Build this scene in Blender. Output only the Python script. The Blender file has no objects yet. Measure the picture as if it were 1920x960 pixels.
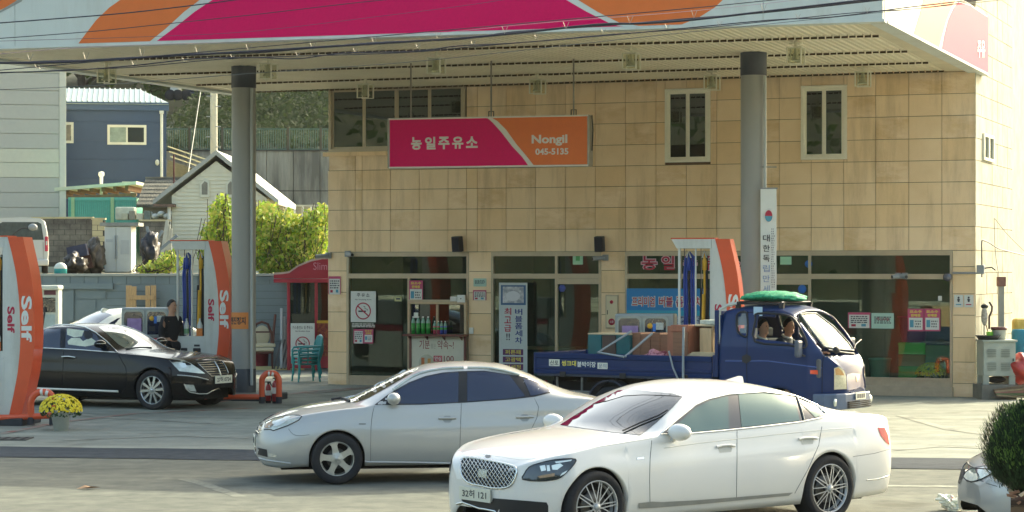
import bpy, bmesh, math, random
from mathutils import Vector, Matrix, geometry
from mathutils.bvhtree import BVHTree
random.seed(7)
HAZE = .0001
R = math.radians
SC = bpy.context.scene
COL = SC.collection
# ---------------------------------------------------------------- camera, sky, sun, exposure
F, CX, HY, H = 4300.0, 960.0, 505.0, 2.65        # focal length (photo pixels), principal column, horizon row, eye height
cam = bpy.data.objects.new('camera', bpy.data.cameras.new('camera'))
COL.objects.link(cam); SC.camera = cam
cam.location = (0, 0, H); cam.rotation_euler = (R(90), 0, 0)
cam.data.sensor_width = 36.0; cam.data.lens = 36.0 * F / 1920.0
cam.data.shift_y = (HY - 480.0) / 1920.0
cam.data.clip_start = 0.5; cam.data.clip_end = 2000
SUN_EL, SUN_AZ = R(29.5), R(41.0)                 # azimuth from +Y towards +X
wd = bpy.data.worlds.new('World'); SC.world = wd; wd.use_nodes = True
nt = wd.node_tree; sky = nt.nodes.new('ShaderNodeTexSky'); sky.sky_type = 'NISHITA'; sky.sun_disc = False
sky.sun_elevation = SUN_EL; sky.sun_rotation = SUN_AZ; sky.air_density = 1.0; sky.dust_density = 5.0; sky.ozone_density = 1.0
bg = nt.nodes['Background']; bg.inputs[1].default_value = 0.15
tn = nt.nodes.new('ShaderNodeMixRGB'); tn.blend_type = 'MULTIPLY'; tn.inputs[0].default_value = 1; tn.inputs[2].default_value = (1.06, 1.04, .88, 1)
nt.links.new(sky.outputs[0], tn.inputs[1]); nt.links.new(tn.outputs[0], bg.inputs[0])
sl = bpy.data.lights.new('sun', 'SUN'); sl.energy = 2.0; sl.angle = R(0.5); sl.color = (1.0, 0.96, 0.74)
so = bpy.data.objects.new('sun', sl); COL.objects.link(so)
sd = Vector((math.sin(SUN_AZ) * math.cos(SUN_EL), math.cos(SUN_AZ) * math.cos(SUN_EL), math.sin(SUN_EL)))
so.rotation_euler = (-sd).to_track_quat('-Z', 'Y').to_euler(); so.location = (0, 0, 40)
SC.view_settings.view_transform = 'Standard'; SC.view_settings.look = 'None'
SC.view_settings.exposure = 1.74; SC.view_settings.gamma = 1.0
SC.cycles.max_bounces = 8; SC.cycles.diffuse_bounces = 6; SC.cycles.transparent_max_bounces = 12
# ---------------------------------------------------------------- measuring helpers: photo pixel -> place
def ray(px, py): return Vector(((px - CX) / F, 1.0, (HY - py) / F))
EYE = Vector((0, 0, H))
def at(px, py, D): return EYE + ray(px, py) * D
def gp(px, py, z=0.0): return at(px, py, (H - z) * F / (py - HY))
PHI = R(21.0)
TB, NB = Vector((math.cos(PHI), -math.sin(PHI), 0)), Vector((math.sin(PHI), math.cos(PHI), 0))
RC = Vector((9.6, 47.5, 0))
BW_ = 14.85
OB = RC - TB * BW_
BF = Matrix.Translation(OB) @ Matrix.Rotation(-PHI, 4, 'Z')   # facade frame: x along the facade, y into the house
def fb(px, py, v=0.0):
    d = ray(px, py); D = (v + (OB - EYE).dot(NB)) / d.dot(NB)
    p = EYE + d * D
    return (p - OB).dot(TB), p.z
# ---------------------------------------------------------------- materials
def lin(c):
    if isinstance(c, str):
        c = tuple(int(c[i:i + 2], 16) / 255 for i in (0, 2, 4))
    return tuple((x / 12.92 if x <= .04045 else ((x + .055) / 1.055) ** 2.4) for x in c)
MATS = {}
def M(name, col, rough=.6, metal=0.0, coat=0.0, var=.12, scale=6.0, bump=0.0, bscale=60.0, spec=.5, col2=None, mixs=None, emit=0, stretch=None, world=False):
    if name in MATS: return MATS[name]
    m = bpy.data.materials.new(name); m.use_nodes = True; MATS[name] = m
    n, l = m.node_tree.nodes, m.node_tree.links
    b = n['Principled BSDF']; c = lin(col)
    b.inputs['Roughness'].default_value = rough; b.inputs['Metallic'].default_value = metal
    b.inputs['Coat Weight'].default_value = coat; b.inputs['Coat Roughness'].default_value = .04
    b.inputs['Specular IOR Level'].default_value = spec
    tc = n.new('ShaderNodeTexCoord'); mp = n.new('ShaderNodeMapping'); l.new((n.new('ShaderNodeNewGeometry').outputs['Position'] if world else tc.outputs['Object']), mp.inputs[0])
    if stretch: mp.inputs['Scale'].default_value = stretch
    if var or col2:
        ns = n.new('ShaderNodeTexNoise'); ns.inputs['Scale'].default_value = scale; ns.inputs['Detail'].default_value = 6; ns.inputs['Roughness'].default_value = .62
        l.new(mp.outputs[0], ns.inputs[0])
        rp = n.new('ShaderNodeValToRGB'); l.new(ns.outputs[0], rp.inputs[0])
        c2 = lin(col2) if col2 else tuple(x * (1 - var) for x in c)
        c1 = c if col2 else tuple(min(1, x * (1 + var * .6)) for x in c)
        lo, hi = mixs if mixs else (.32, .68)
        rp.color_ramp.elements[0].position = lo; rp.color_ramp.elements[0].color = (*c2, 1)
        rp.color_ramp.elements[1].position = hi; rp.color_ramp.elements[1].color = (*c1, 1)
        l.new(rp.outputs[0], b.inputs['Base Color'])
        m['cc'] = 1
    else: b.inputs['Base Color'].default_value = (*c, 1)
    if bump:
        nb = n.new('ShaderNodeTexNoise'); nb.inputs['Scale'].default_value = bscale; nb.inputs['Detail'].default_value = 5
        l.new(mp.outputs[0], nb.inputs[0]); bp = n.new('ShaderNodeBump'); bp.inputs['Strength'].default_value = bump; bp.inputs['Distance'].default_value = .02
        l.new(nb.outputs[0], bp.inputs['Height']); l.new(bp.outputs[0], b.inputs['Normal'])
    if emit:
        b.inputs['Emission Color'].default_value = (*c, 1); b.inputs['Emission Strength'].default_value = emit
    return m
def streak(m, sc=2.2, lo=.78, a=.5, b=.68):
    n, l = m.node_tree.nodes, m.node_tree.links; bs = n['Principled BSDF']; src = bs.inputs['Base Color'].links[0].from_socket
    g = n.new('ShaderNodeNewGeometry'); mp = n.new('ShaderNodeMapping'); mp.inputs['Scale'].default_value = (1, 1, .13); l.new(g.outputs['Position'], mp.inputs[0])
    ns = n.new('ShaderNodeTexNoise'); ns.inputs['Scale'].default_value = sc; ns.inputs['Detail'].default_value = 7; ns.inputs['Roughness'].default_value = .7; l.new(mp.outputs[0], ns.inputs[0])
    rp = n.new('ShaderNodeValToRGB'); rp.color_ramp.elements[0].position = a; rp.color_ramp.elements[0].color = (1, 1, 1, 1); rp.color_ramp.elements[1].position = b; rp.color_ramp.elements[1].color = (lo, lo * .97, lo * .93, 1); l.new(ns.outputs[0], rp.inputs[0])
    mx = n.new('ShaderNodeMixRGB'); mx.blend_type = 'MULTIPLY'; mx.inputs[0].default_value = 1; l.new(src, mx.inputs[1]); l.new(rp.outputs[0], mx.inputs[2]); l.new(mx.outputs[0], bs.inputs['Base Color'])
def translucent(m, c, k=.5):
    n, l = m.node_tree.nodes, m.node_tree.links; b = n['Principled BSDF']; tr = n.new('ShaderNodeBsdfTranslucent'); tr.inputs[0].default_value = (*lin(c), 1); mx = n.new('ShaderNodeMixShader'); mx.inputs[0].default_value = k
    l.new(b.outputs[0], mx.inputs[1]); l.new(tr.outputs[0], mx.inputs[2]); l.new(mx.outputs[0], n['Material Output'].inputs[0])
def GLASS(name, tint, refl=.12, rough=.01, through=.5):
    """window glass: part mirror, part clear tinted"""
    if name in MATS: return MATS[name]
    m = bpy.data.materials.new(name); m.use_nodes = True; MATS[name] = m
    n, l = m.node_tree.nodes, m.node_tree.links; n.clear()
    o = n.new('ShaderNodeOutputMaterial'); g = n.new('ShaderNodeBsdfGlossy'); g.inputs['Roughness'].default_value = rough
    g.inputs[0].default_value = (.95, 1, .98, 1)
    t = n.new('ShaderNodeBsdfTransparent'); c = lin(tint); t.inputs[0].default_value = (*[x * through for x in c], 1)
    fr = n.new('ShaderNodeFresnel'); fr.inputs[0].default_value = 1.36
    mr = n.new('ShaderNodeMapRange'); mr.inputs[1].default_value = 0; mr.inputs[2].default_value = 1; mr.inputs[3].default_value = refl; mr.inputs[4].default_value = 1
    tc = n.new('ShaderNodeTexCoord'); ns = n.new('ShaderNodeTexNoise'); ns.inputs['Scale'].default_value = .8; l.new(tc.outputs['Object'], ns.inputs[0])
    bp = n.new('ShaderNodeBump'); bp.inputs['Strength'].default_value = .05; bp.inputs['Distance'].default_value = .01
    l.new(ns.outputs[0], bp.inputs['Height']); l.new(bp.outputs[0], g.inputs['Normal'])
    mx = n.new('ShaderNodeMixShader'); l.new(fr.outputs[0], mr.inputs[0]); l.new(mr.outputs[0], mx.inputs[0])
    l.new(t.outputs[0], mx.inputs[1]); l.new(g.outputs[0], mx.inputs[2]); l.new(mx.outputs[0], o.inputs[0])
    return m
# ---------------------------------------------------------------- mesh builder
class MB:
    def __init__(s): s.v = []; s.f = []; s.m = []; s.sm = []; s.k = 0; s.smooth = False
    def add(s, vs, fs, mi=None, smooth=None):
        o = len(s.v); s.v += [Vector(p) for p in vs]
        for f in fs:
            s.f.append(tuple(i + o for i in f)); s.m.append(s.k if mi is None else mi); s.sm.append(s.smooth if smooth is None else smooth)
        return s
    def box(s, x0, x1, y0, y1, z0, z1, mat=None, mi=None):
        vs = [Vector((x, y, z)) for z in (z0, z1) for y in (y0, y1) for x in (x0, x1)]
        if mat: vs = [mat @ v for v in vs]
        return s.add(vs, [(0, 2, 3, 1), (4, 5, 7, 6), (0, 1, 5, 4), (2, 6, 7, 3), (0, 4, 6, 2), (1, 3, 7, 5)], mi, False)
    def bbox(s, x0, x1, y0, y1, z0, z1, c=.01, mat=None, mi=None):
        """box with chamfered edges"""
        bm = bmesh.new(); bmesh.ops.create_cube(bm, size=1)
        for v in bm.verts: v.co = Vector(((x0 + x1) / 2 + v.co.x * (x1 - x0), (y0 + y1) / 2 + v.co.y * (y1 - y0), (z0 + z1) / 2 + v.co.z * (z1 - z0)))
        bmesh.ops.bevel(bm, geom=bm.edges[:], offset=c, segments=2, affect='EDGES', profile=.5)
        return s.bm(bm, mat, mi)
    def bm(s, bm, mat=None, mi=None, smooth=None):
        bm.verts.ensure_lookup_table()
        s.add([(mat @ v.co if mat else v.co.copy()) for v in bm.verts], [tuple(v.index for v in f.verts) for f in bm.faces], mi, smooth); bm.free(); return s
    def prism(s, poly, a, b, axis='y', mat=None, mi=None):
        """poly of 2D points extruded from a to b along axis"""
        n = len(poly)
        def P(p, t): return {'y': (p[0], t, p[1]), 'z': (p[0], p[1], t), 'x': (t, p[0], p[1])}[axis]
        vs = [Vector(P(p, t)) for t in (a, b) for p in poly]
        if mat: vs = [mat @ v for v in vs]
        fs = [tuple(range(n)), tuple(range(2 * n - 1, n - 1, -1))] + [(i, i + n, (i + 1) % n + n, (i + 1) % n) for i in range(n)]
        return s.add(vs, fs, mi, False)
    def ring(s, c, ax, r, n):
        ax = ax.normalized(); u = ax.orthogonal().normalized(); w = ax.cross(u)
        return [c + (u * math.cos(2 * math.pi * i / n) + w * math.sin(2 * math.pi * i / n)) * r for i in range(n)]
    def cyl(s, p0, p1, r, r1=None, n=12, mi=None, cap=True):
        p0, p1 = Vector(p0), Vector(p1); r1 = r if r1 is None else r1; a = p1 - p0
        vs = s.ring(p0, a, r, n) + s.ring(p1, a, r1, n)
        o = len(s.v); s.add(vs, [(i, (i + 1) % n, (i + 1) % n + n, i + n) for i in range(n)], mi, True)
        if cap: s.add(vs, [tuple(range(n - 1, -1, -1)), tuple(range(n, 2 * n))], mi, False)
        return s
    def tube(s, pts, r, n=8, mi=None, closed=False):
        pts = [Vector(p) for p in pts]; N = len(pts); rr = r if isinstance(r, (list, tuple)) else [r] * N
        rings = []; up = None
        for i, p in enumerate(pts):
            a = (pts[(i + 1) % N] - pts[i - 1]) if closed else (pts[min(i + 1, N - 1)] - pts[max(i - 1, 0)])
            if a.length < 1e-9: a = Vector((0, 0, 1))
            a.normalize()
            if up is None: up = a.orthogonal().normalized()
            up = (up - a * up.dot(a));
            if up.length < 1e-6: up = a.orthogonal()
            up.normalize(); w = a.cross(up)
            rings.append([p + (up * math.cos(2 * math.pi * k / n) + w * math.sin(2 * math.pi * k / n)) * rr[i] for k in range(n)])
        vs = [q for g in rings for q in g]; fs = []
        for i in range(N if closed else N - 1):
            j = (i + 1) % N
            fs += [(i * n + k, i * n + (k + 1) % n, j * n + (k + 1) % n, j * n + k) for k in range(n)]
        s.add(vs, fs, mi, True)
        if not closed: s.add(rings[0] + rings[-1], [tuple(range(n - 1, -1, -1)), tuple(range(n, 2 * n))], mi, False)
        return s
    def lathe(s, prof, c=(0, 0, 0), ax='z', n=24, mi=None):
        """prof: (radius, height) pairs"""
        vs = []; c = Vector(c)
        for (r, h) in prof:
            for k in range(n):
                a = 2 * math.pi * k / n; x, y = r * math.cos(a), r * math.sin(a)
                vs.append(c + Vector({'z': (x, y, h), 'y': (x, h, y), 'x': (h, x, y)}[ax]))
        fs = []
        for i in range(len(prof) - 1):
            fs += [(i * n + k, i * n + (k + 1) % n, (i + 1) * n + (k + 1) % n, (i + 1) * n + k) for k in range(n)]
        return s.add(vs, fs, mi, True)
    def sphere(s, c, r, n=12, m=8, mi=None):
        r = Vector((r, r, r)) if not isinstance(r, (tuple, list, Vector)) else Vector(r); c = Vector(c); vs = []
        for i in range(m + 1):
            t = math.pi * i / m
            for k in range(n):
                a = 2 * math.pi * k / n
                vs.append(c + Vector((r.x * math.sin(t) * math.cos(a), r.y * math.sin(t) * math.sin(a), r.z * math.cos(t))))
        return s.add(vs, [(i * n + k, (i + 1) * n + k, (i + 1) * n + (k + 1) % n, i * n + (k + 1) % n) for i in range(m) for k in range(n)], mi, True)
    def quad(s, a, b, c, d, mi=None): return s.add([a, b, c, d], [(0, 1, 2, 3)], mi, False)
WM = {}
def obj(name, mb, mats, parent=None, frame=None, bevel=0, loc=None):
    """link an MB as one mesh object; frame gives the matrix its numbers are written in (default: the parent's own space)"""
    me = bpy.data.meshes.new(name)
    vs = mb.v
    if frame is not None:
        T = (WM[parent.name].inverted() @ frame) if parent is not None else frame
        vs = [T @ v for v in vs]
    if loc is not None: loc = Vector(loc); vs = [v - loc for v in vs]
    me.from_pydata([tuple(v) for v in vs], [], mb.f)
    mats = mats if isinstance(mats, (list, tuple)) else [mats]
    for m in mats: me.materials.append(m)
    me.polygons.foreach_set('material_index', mb.m); me.polygons.foreach_set('use_smooth', mb.sm); me.update()
    o = bpy.data.objects.new(name, me); COL.objects.link(o)
    if loc is not None: o.location = loc
    if parent is not None: o.parent = parent; WM[o.name] = WM[parent.name].copy()
    else: WM[o.name] = Matrix.Translation(loc) if loc is not None else Matrix.Identity(4)
    if bevel:
        b = o.modifiers.new('bevel', 'BEVEL'); b.width = bevel; b.segments = 2; b.limit_method = 'ANGLE'; b.angle_limit = R(40)
    return o
def thing(name, label, cat, loc=(0, 0, 0), rz=0.0, group=None, mat=None, scale=1.0):
    o = bpy.data.objects.new(name, None); COL.objects.link(o); o.empty_display_size = .2
    m = mat if mat is not None else Matrix.Translation(Vector(loc)) @ Matrix.Rotation(rz, 4, 'Z') @ Matrix.Scale(scale, 4)
    o.matrix_world = m; WM[o.name] = m.copy()
    o['label'] = label; o['category'] = cat
    if group: o['group'] = group
    return o
def tag(o, label, cat, group=None):
    o['label'] = label; o['category'] = cat
    if group: o['group'] = group
    return o
def structure(o): o['kind'] = 'structure'; return o
def stuff(o): o['kind'] = 'stuff'; return o
def dup(root, label, mat):
    """copy of a thing with its parts and sub-parts"""
    def rec(o, par):
        c = o.copy(); COL.objects.link(c)
        if par: c.parent = par
        for ch in o.children: rec(ch, c)
        return c
    r = rec(root, None); r['label'] = label; r.matrix_world = mat; WM[r.name] = mat.copy(); return r
def text_mb(s, x0, x1, z0, z1, y=0.0, depth=.004, bold=.02, axis='y', rot=0, space=1.0, fit=True, res=3):
    """lettering as solid geometry, fitted to a rectangle of the x-z plane, facing -y"""
    c = bpy.data.curves.new('t', 'FONT'); c.body = s; c.offset = bold; c.resolution_u = res; c.space_line = space
    o = bpy.data.objects.new('t', c)
    me = bpy.data.meshes.new_from_object(o)
    vs = [v.co.copy() for v in me.vertices]; fs = [tuple(p.vertices) for p in me.polygons]
    bpy.data.objects.remove(o); bpy.data.meshes.remove(me); bpy.data.curves.remove(c)
    if rot: vs = [Matrix.Rotation(rot, 3, 'Z') @ v for v in vs]
    xa, xb = min(v.x for v in vs), max(v.x for v in vs); ya, yb = min(v.y for v in vs), max(v.y for v in vs)
    mb = MB(); out = [Vector((x0 + (v.x - xa) / (xb - xa) * (x1 - x0), y, z0 + (v.y - ya) / (yb - ya) * (z1 - z0))) for v in vs]
    mb.add(out, fs)
    return mb
def smoothpoly(pts, n=6, closed=True):
    pts = [Vector((p[0], p[1])) for p in pts]; N = len(pts); out = []
    for i in range(N if closed else N - 1):
        p0 = pts[i - 1] if closed or i > 0 else pts[0]; p1 = pts[i]; p2 = pts[(i + 1) % N]; p3 = pts[(i + 2) % N] if closed or i + 2 < N else pts[-1]
        for k in range(n):
            t = k / n
            out.append(.5 * ((2 * p1) + (p2 - p0) * t + (2 * p0 - 5 * p1 + 4 * p2 - p3) * t * t + (3 * p1 - p0 - 3 * p2 + p3) * t ** 3))
    if not closed: out.append(pts[-1])
    return [(p.x, p.y) for p in out]
def catmull3(pts, n=4):
    out = []; N = len(pts)
    for i in range(N - 1):
        p0, p1, p2, p3 = pts[max(i - 1, 0)], pts[i], pts[i + 1], pts[min(i + 2, N - 1)]
        for k in range(n):
            t = k / n
            out.append(tuple(.5 * ((2 * p1[j]) + (p2[j] - p0[j]) * t + (2 * p0[j] - 5 * p1[j] + 4 * p2[j] - p3[j]) * t * t + (3 * p1[j] - p0[j] - 3 * p2[j] + p3[j]) * t ** 3) for j in range(len(p1))))
    out.append(pts[-1]); return out
def interp(tab, x):
    if x <= tab[0][0]: return tab[0][1]
    if x >= tab[-1][0]: return tab[-1][1]
    for i in range(len(tab) - 1):
        if tab[i][0] <= x <= tab[i + 1][0]:
            (x0, y0), (x1, y1) = tab[i], tab[i + 1]
            def slope(j):
                if j <= 0 or j >= len(tab) - 1: 
                    a, b = (0, 1) if j <= 0 else (len(tab) - 2, len(tab) - 1)
                    return (tab[b][1] - tab[a][1]) / (tab[b][0] - tab[a][0])
                d0 = (tab[j][1] - tab[j - 1][1]) / (tab[j][0] - tab[j - 1][0]); d1 = (tab[j + 1][1] - tab[j][1]) / (tab[j + 1][0] - tab[j][0])
                return 0 if d0 * d1 <= 0 else 2 * d0 * d1 / (d0 + d1)
            h = x1 - x0; t = (x - x0) / h
            return ((2 * t ** 3 - 3 * t * t + 1) * y0 + (t ** 3 - 2 * t * t + t) * h * slope(i) + (-2 * t ** 3 + 3 * t * t) * y1 + (t ** 3 - t * t) * h * slope(i + 1))
RUB = M('tyre rubber', '202226', .85, var=.25, scale=30, bump=.2)
BLK = M('black plastic', '1c1e22', .55, var=.15)
DRK = M('dark void', '0c0d10', .9, var=0)
CHR = M('chrome', 'd8dad6', .12, 1.0, var=.04)
LAMPG = M('lamp glass', 'c9cfc4', .06, .35, coat=1, var=.25, scale=14)
PLATE = M('plate white', 'dcdccb', .45, var=.05)
INK = M('plate ink', '2a2f33', .6, var=0)
# ================================================================= ground
def sheet(name, pts, z, mat, kind='structure'):
    mb = MB(); mb.add([(x, y, z) for x, y in pts], [tuple(range(len(pts)))]); o = obj(name, mb, mat)
    if kind: o['kind'] = kind
    return o
def ground_mat(name, c1, c2, c3, sc, stain=.5):
    m = M(name, c1, .95, col2=c2, scale=sc, mixs=(.35, .7), bump=.35, bscale=140, spec=.08); n, l = m.node_tree.nodes, m.node_tree.links
    b = n['Principled BSDF']; src = b.inputs['Base Color'].links[0].from_socket
    tc = n.new('ShaderNodeTexCoord'); mp = n.new('ShaderNodeMapping'); mp.inputs['Scale'].default_value = (.10, .55, 1); mp.inputs['Rotation'].default_value = (0, 0, R(9)); l.new(tc.outputs['Object'], mp.inputs[0])
    ns = n.new('ShaderNodeTexNoise'); ns.inputs['Scale'].default_value = 1.0; ns.inputs['Detail'].default_value = 7; ns.inputs['Roughness'].default_value = .7; l.new(mp.outputs[0], ns.inputs[0])
    rp = n.new('ShaderNodeValToRGB'); rp.color_ramp.elements[0].position = .40; rp.color_ramp.elements[1].position = .62; l.new(ns.outputs[0], rp.inputs[0])
    mx = n.new('ShaderNodeMixRGB'); mx.inputs[2].default_value = (*lin(c3), 1); l.new(src, mx.inputs[1])
    ml = n.new('ShaderNodeMath'); ml.operation = 'MULTIPLY'; ml.inputs[1].default_value = stain; l.new(rp.outputs[0], ml.inputs[0]); l.new(ml.outputs[0], mx.inputs[0])
    # fine grit
    g = n.new('ShaderNodeTexNoise'); g.inputs['Scale'].default_value = 90; g.inputs['Detail'].default_value = 3; l.new(tc.outputs['Object'], g.inputs[0])
    mg = n.new('ShaderNodeMixRGB'); mg.blend_type = 'MULTIPLY'; mg.inputs[0].default_value = .35; l.new(mx.outputs[0], mg.inputs[1])
    rg = n.new('ShaderNodeValToRGB'); rg.color_ramp.elements[0].position = .35; rg.color_ramp.elements[0].color = (.45, .45, .45, 1); rg.color_ramp.elements[1].position = .6; l.new(g.outputs[0], rg.inputs[0]); l.new(rg.outputs[0], mg.inputs[2])
    so_ = n.new('ShaderNodeTexNoise'); so_.inputs['Scale'].default_value = .55; so_.inputs['Detail'].default_value = 8; so_.inputs['Roughness'].default_value = .55; l.new(tc.outputs['Object'], so_.inputs[0])
    ro = n.new('ShaderNodeValToRGB'); ro.color_ramp.elements[0].position = .60; ro.color_ramp.elements[0].color = (1, 1, 1, 1); ro.color_ramp.elements[1].position = .70; ro.color_ramp.elements[1].color = (.62, .60, .58, 1); l.new(so_.outputs[0], ro.inputs[0])
    m3 = n.new('ShaderNodeMixRGB'); m3.blend_type = 'MULTIPLY'; m3.inputs[0].default_value = .8; l.new(mg.outputs[0], m3.inputs[1]); l.new(ro.outputs[0], m3.inputs[2])
    l.new(m3.outputs[0], b.inputs['Base Color']); return m
ROAD = ground_mat('worn pale asphalt', '84867b', '6b6e67', '5e615d', 3.0)
CONC = ground_mat('forecourt concrete', 'aaada1', '92968b', '7c807a', 2.0, .6)
SEAL = ground_mat('fresh asphalt strip', '4b5157', '3c4248', '5d6266', 5.0, .4)
sheet('ground', [(-220, -120), (220, -120), (220, 320), (-220, 320)], -.012, M('far ground', '77776a', .95, var=.2, scale=.2))
ZN, ZF_ = gp(0, 857.5), gp(0, 838)
def yb(x, near=True):   # the sealed strip along the road edge
    p = ZN if near else ZF_; return p.y + (x - p.x) * -.155
pts_far = lambda x, off: yb(x, False) + off
sheet('road', [(-70, -6), (70, -6), (70, yb(70) + .3), (-70, yb(-70) + .3)], 0, ROAD)
sheet('forecourt', [(-70, yb(-70, False) - .3), (70, yb(70, False) - .3), (70, 62), (-70, 62)], .004, CONC)
rr = random.Random(4); n_ = 140; e1 = [(x, yb(x) + rr.uniform(-.035, .035)) for x in [(-60 + i * 120 / n_) for i in range(n_ + 1)]]; e2 = [(x, yb(x, False) + rr.uniform(-.035, .035)) for x, _ in e1]
mb = MB(); mb.add([(x, y, .008) for x, y in e1] + [(x, y, .008) for x, y in e2], [(i, i + 1, n_ + 2 + i, n_ + 1 + i) for i in range(n_)]); structure(obj('asphalt_strip', mb, SEAL))
PAINT = M('worn white paint', 'a5a799', .95, col2='82847a', scale=6, mixs=(.40, .66), spec=.05)
REDP = M('faded red paint', '8c5a50', .85, col2='8d8b80', scale=3, mixs=(.42, .6)); JNT = M('joint tar', '4c5350', .9, col2='7b7e76', scale=1.2, mixs=(.35, .6))
def strip(name, pts, w, mat, z=.012):
    mb = MB(); L = []; 
    for i, (x, y) in enumerate(pts):
        a = Vector(pts[max(i - 1, 0)]); b = Vector(pts[min(i + 1, len(pts) - 1)]); d = (b - a).normalized(); nn = Vector((-d.y, d.x)) * w / 2
        L += [(x + nn.x, y + nn.y, z), (x - nn.x, y - nn.y, z)]
    mb.add(L, [(2 * i, 2 * i + 1, 2 * i + 3, 2 * i + 2) for i in range(len(pts) - 1)]); return structure(obj(name, mb, mat))
def gpx(px, py): p = gp(px, py); return (p.x, p.y)
q_ = gp(1745, 912); strip('lane_marking', [(x, q_.y - (x - q_.x) * .1) for x in (3.6, 6, 9, 16)], .2, PAINT, .004)
strip('lane_marking', [gpx(345, 898), gpx(380, 907), gpx(452, 932)], .17, M('nearly gone paint', '8f9185', .95, col2='70726a', scale=7, mixs=(.36, .68), spec=.05), .003)
strip('forecourt_line', [gpx(0, 815), gpx(110, 793), gpx(256, 776), gpx(480, 766)], .16, REDP); strip('forecourt_line', [gpx(300, 768), gpx(430, 752), gpx(600, 733), gpx(700, 726)], .16, REDP)
strip('forecourt_line', [gpx(500, 742), gpx(590, 738), gpx(720, 726)], .12, REDP, .016)
for a in ([(110, 775), (300, 781), (470, 787)], [(60, 805), (300, 808), (490, 812)], [(560, 744), (640, 744), (760, 742)], [(1640, 820), (1730, 821), (1860, 824)], [(1740, 835), (1800, 837), (1880, 840)], [(1560, 787), (1700, 786), (1860, 790)]):
    strip('pavement_joint', [gpx(*p) for p in a], .03, JNT, .014)
TYR = M('tyre mark', '7e8079', .95, col2='9b9d92', scale=1.6, mixs=(.42, .62), spec=.05)
for a in ([(560, 800), (760, 786), (1000, 778)], [(120, 826), (330, 818), (470, 822)], [(20, 760), (200, 784), (420, 796)], [(1690, 780), (1780, 806), (1900, 822)], [(1660, 846), (1760, 838), (1880, 842)]): strip('tyre_mark', [gpx(*p) for p in a], .2, TYR, .010)
t = thing('drain_cover', 'dark square drain cover in the forecourt left of the silver saloon', 'drain cover', gp(20, 824)); obj('frame', MB().bbox(-.3, .3, -.3, .3, .005, .02, .003), M('cast iron', '3c3d3a', .7, var=.3), t); stuff(obj('grate', MB().box(-.25, -.2, -.25, .25, .02, .024).box(-.1, -.05, -.25, .25, .02, .024).box(.05, .1, -.25, .25, .02, .024).box(.2, .25, -.25, .25, .02, .024), DRK, t))
lf = thing('fallen_leaf', 'dry brown leaf lying on the road at the shade edge', 'leaf', gp(165, 918))
mb = MB(); mb.add([(-.14, 0, .01), (-.05, .06, .05), (.06, .05, .02), (.15, .01, .03), (.05, -.05, .045), (-.06, -.05, .02), (0, 0, .015)], [(6, 0, 1), (6, 1, 2), (6, 2, 3), (6, 3, 4), (6, 4, 5), (6, 5, 0)]); obj('blade', mb, M('dry leaf', 'b08f70', .8, var=.3, scale=30), lf)
# ================================================================= station building
TILE = M('tan stone tile', 'f2d8b2', .55, col2='e6c89c', scale=.9, mixs=(.3, .7), bump=.4, bscale=4, stretch=(1, 1, 1), world=True)
TILE2 = M('tan stone tile riven', 'f2d8b4', .6, col2='dfbf90', scale=1.6, mixs=(.35, .66), bump=.8, bscale=5, stretch=(1, 1, 2.2), world=True); TILE3 = M('tan stone tile plain', 'e9ca9c', .5, var=.06, scale=1.4, bump=.25, bscale=6, world=True)
for m_ in (TILE, TILE2, TILE3): streak(m_)
GROUT = M('brown grout', '745d45', .9, var=.3, scale=4); FRM = M('beige steel frame', 'b3a58c', .35, .35, var=.08, scale=3); WFR = M('white window frame', 'ebe6d2', .5, var=.04)
GREENG = GLASS('shop glass', 'd9efe6', .022, through=1.0); UPG = GLASS('upper glass', 'a9c9c0', .10, through=.6)
bld = thing('station_building', 'two storey filling station building clad in tan stone tiles', 'building', mat=BF)
U0 = fb(615, 600)[0]; HB_ = 9.6
cols = [615, 666, 679, 732, 786, 840, 875, 895, 949, 1004, 1060, 1116, 1173, 1230, 1287, 1344, 1401, 1461, 1521, 1582, 1642, 1704, 1766, 1830]
us = [fb(x, 400)[0] for x in cols]; us[-1] = BW_
zr_ = [fb(1640, y)[1] for y in (470, 426, 384, 343, 303, 262, 220, 179.5, 139, 98)]
while zr_[-1] < HB_ - .5: zr_.append(zr_[-1] + .46)
Z1 = zr_[0]   # lintel of the shop fronts
opens = []    # upper window openings u0,u1,z0,z1
def op(x0, x1, y0, y1): 
    a = fb(x0, (y0 + y1) / 2)[0]; b = fb(x1, (y0 + y1) / 2)[0]; m = (x0 + x1) / 2; return (a, b, fb(m, y1)[1], fb(m, y0)[1])
W1 = op(1247, 1332, 166, 304); W2 = op(1502, 1588, 160, 299); W3 = op(617, 873, 160, 283)
opens = [W1, W2, (W3[0], W3[1], W3[2], W3[3])]
core = MB()
D_ = 9.0
core.box(U0 + .02, BW_ - .02, .30, D_, Z1 + .1, HB_); wallz = [Z1 + .0, HB_]
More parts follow.
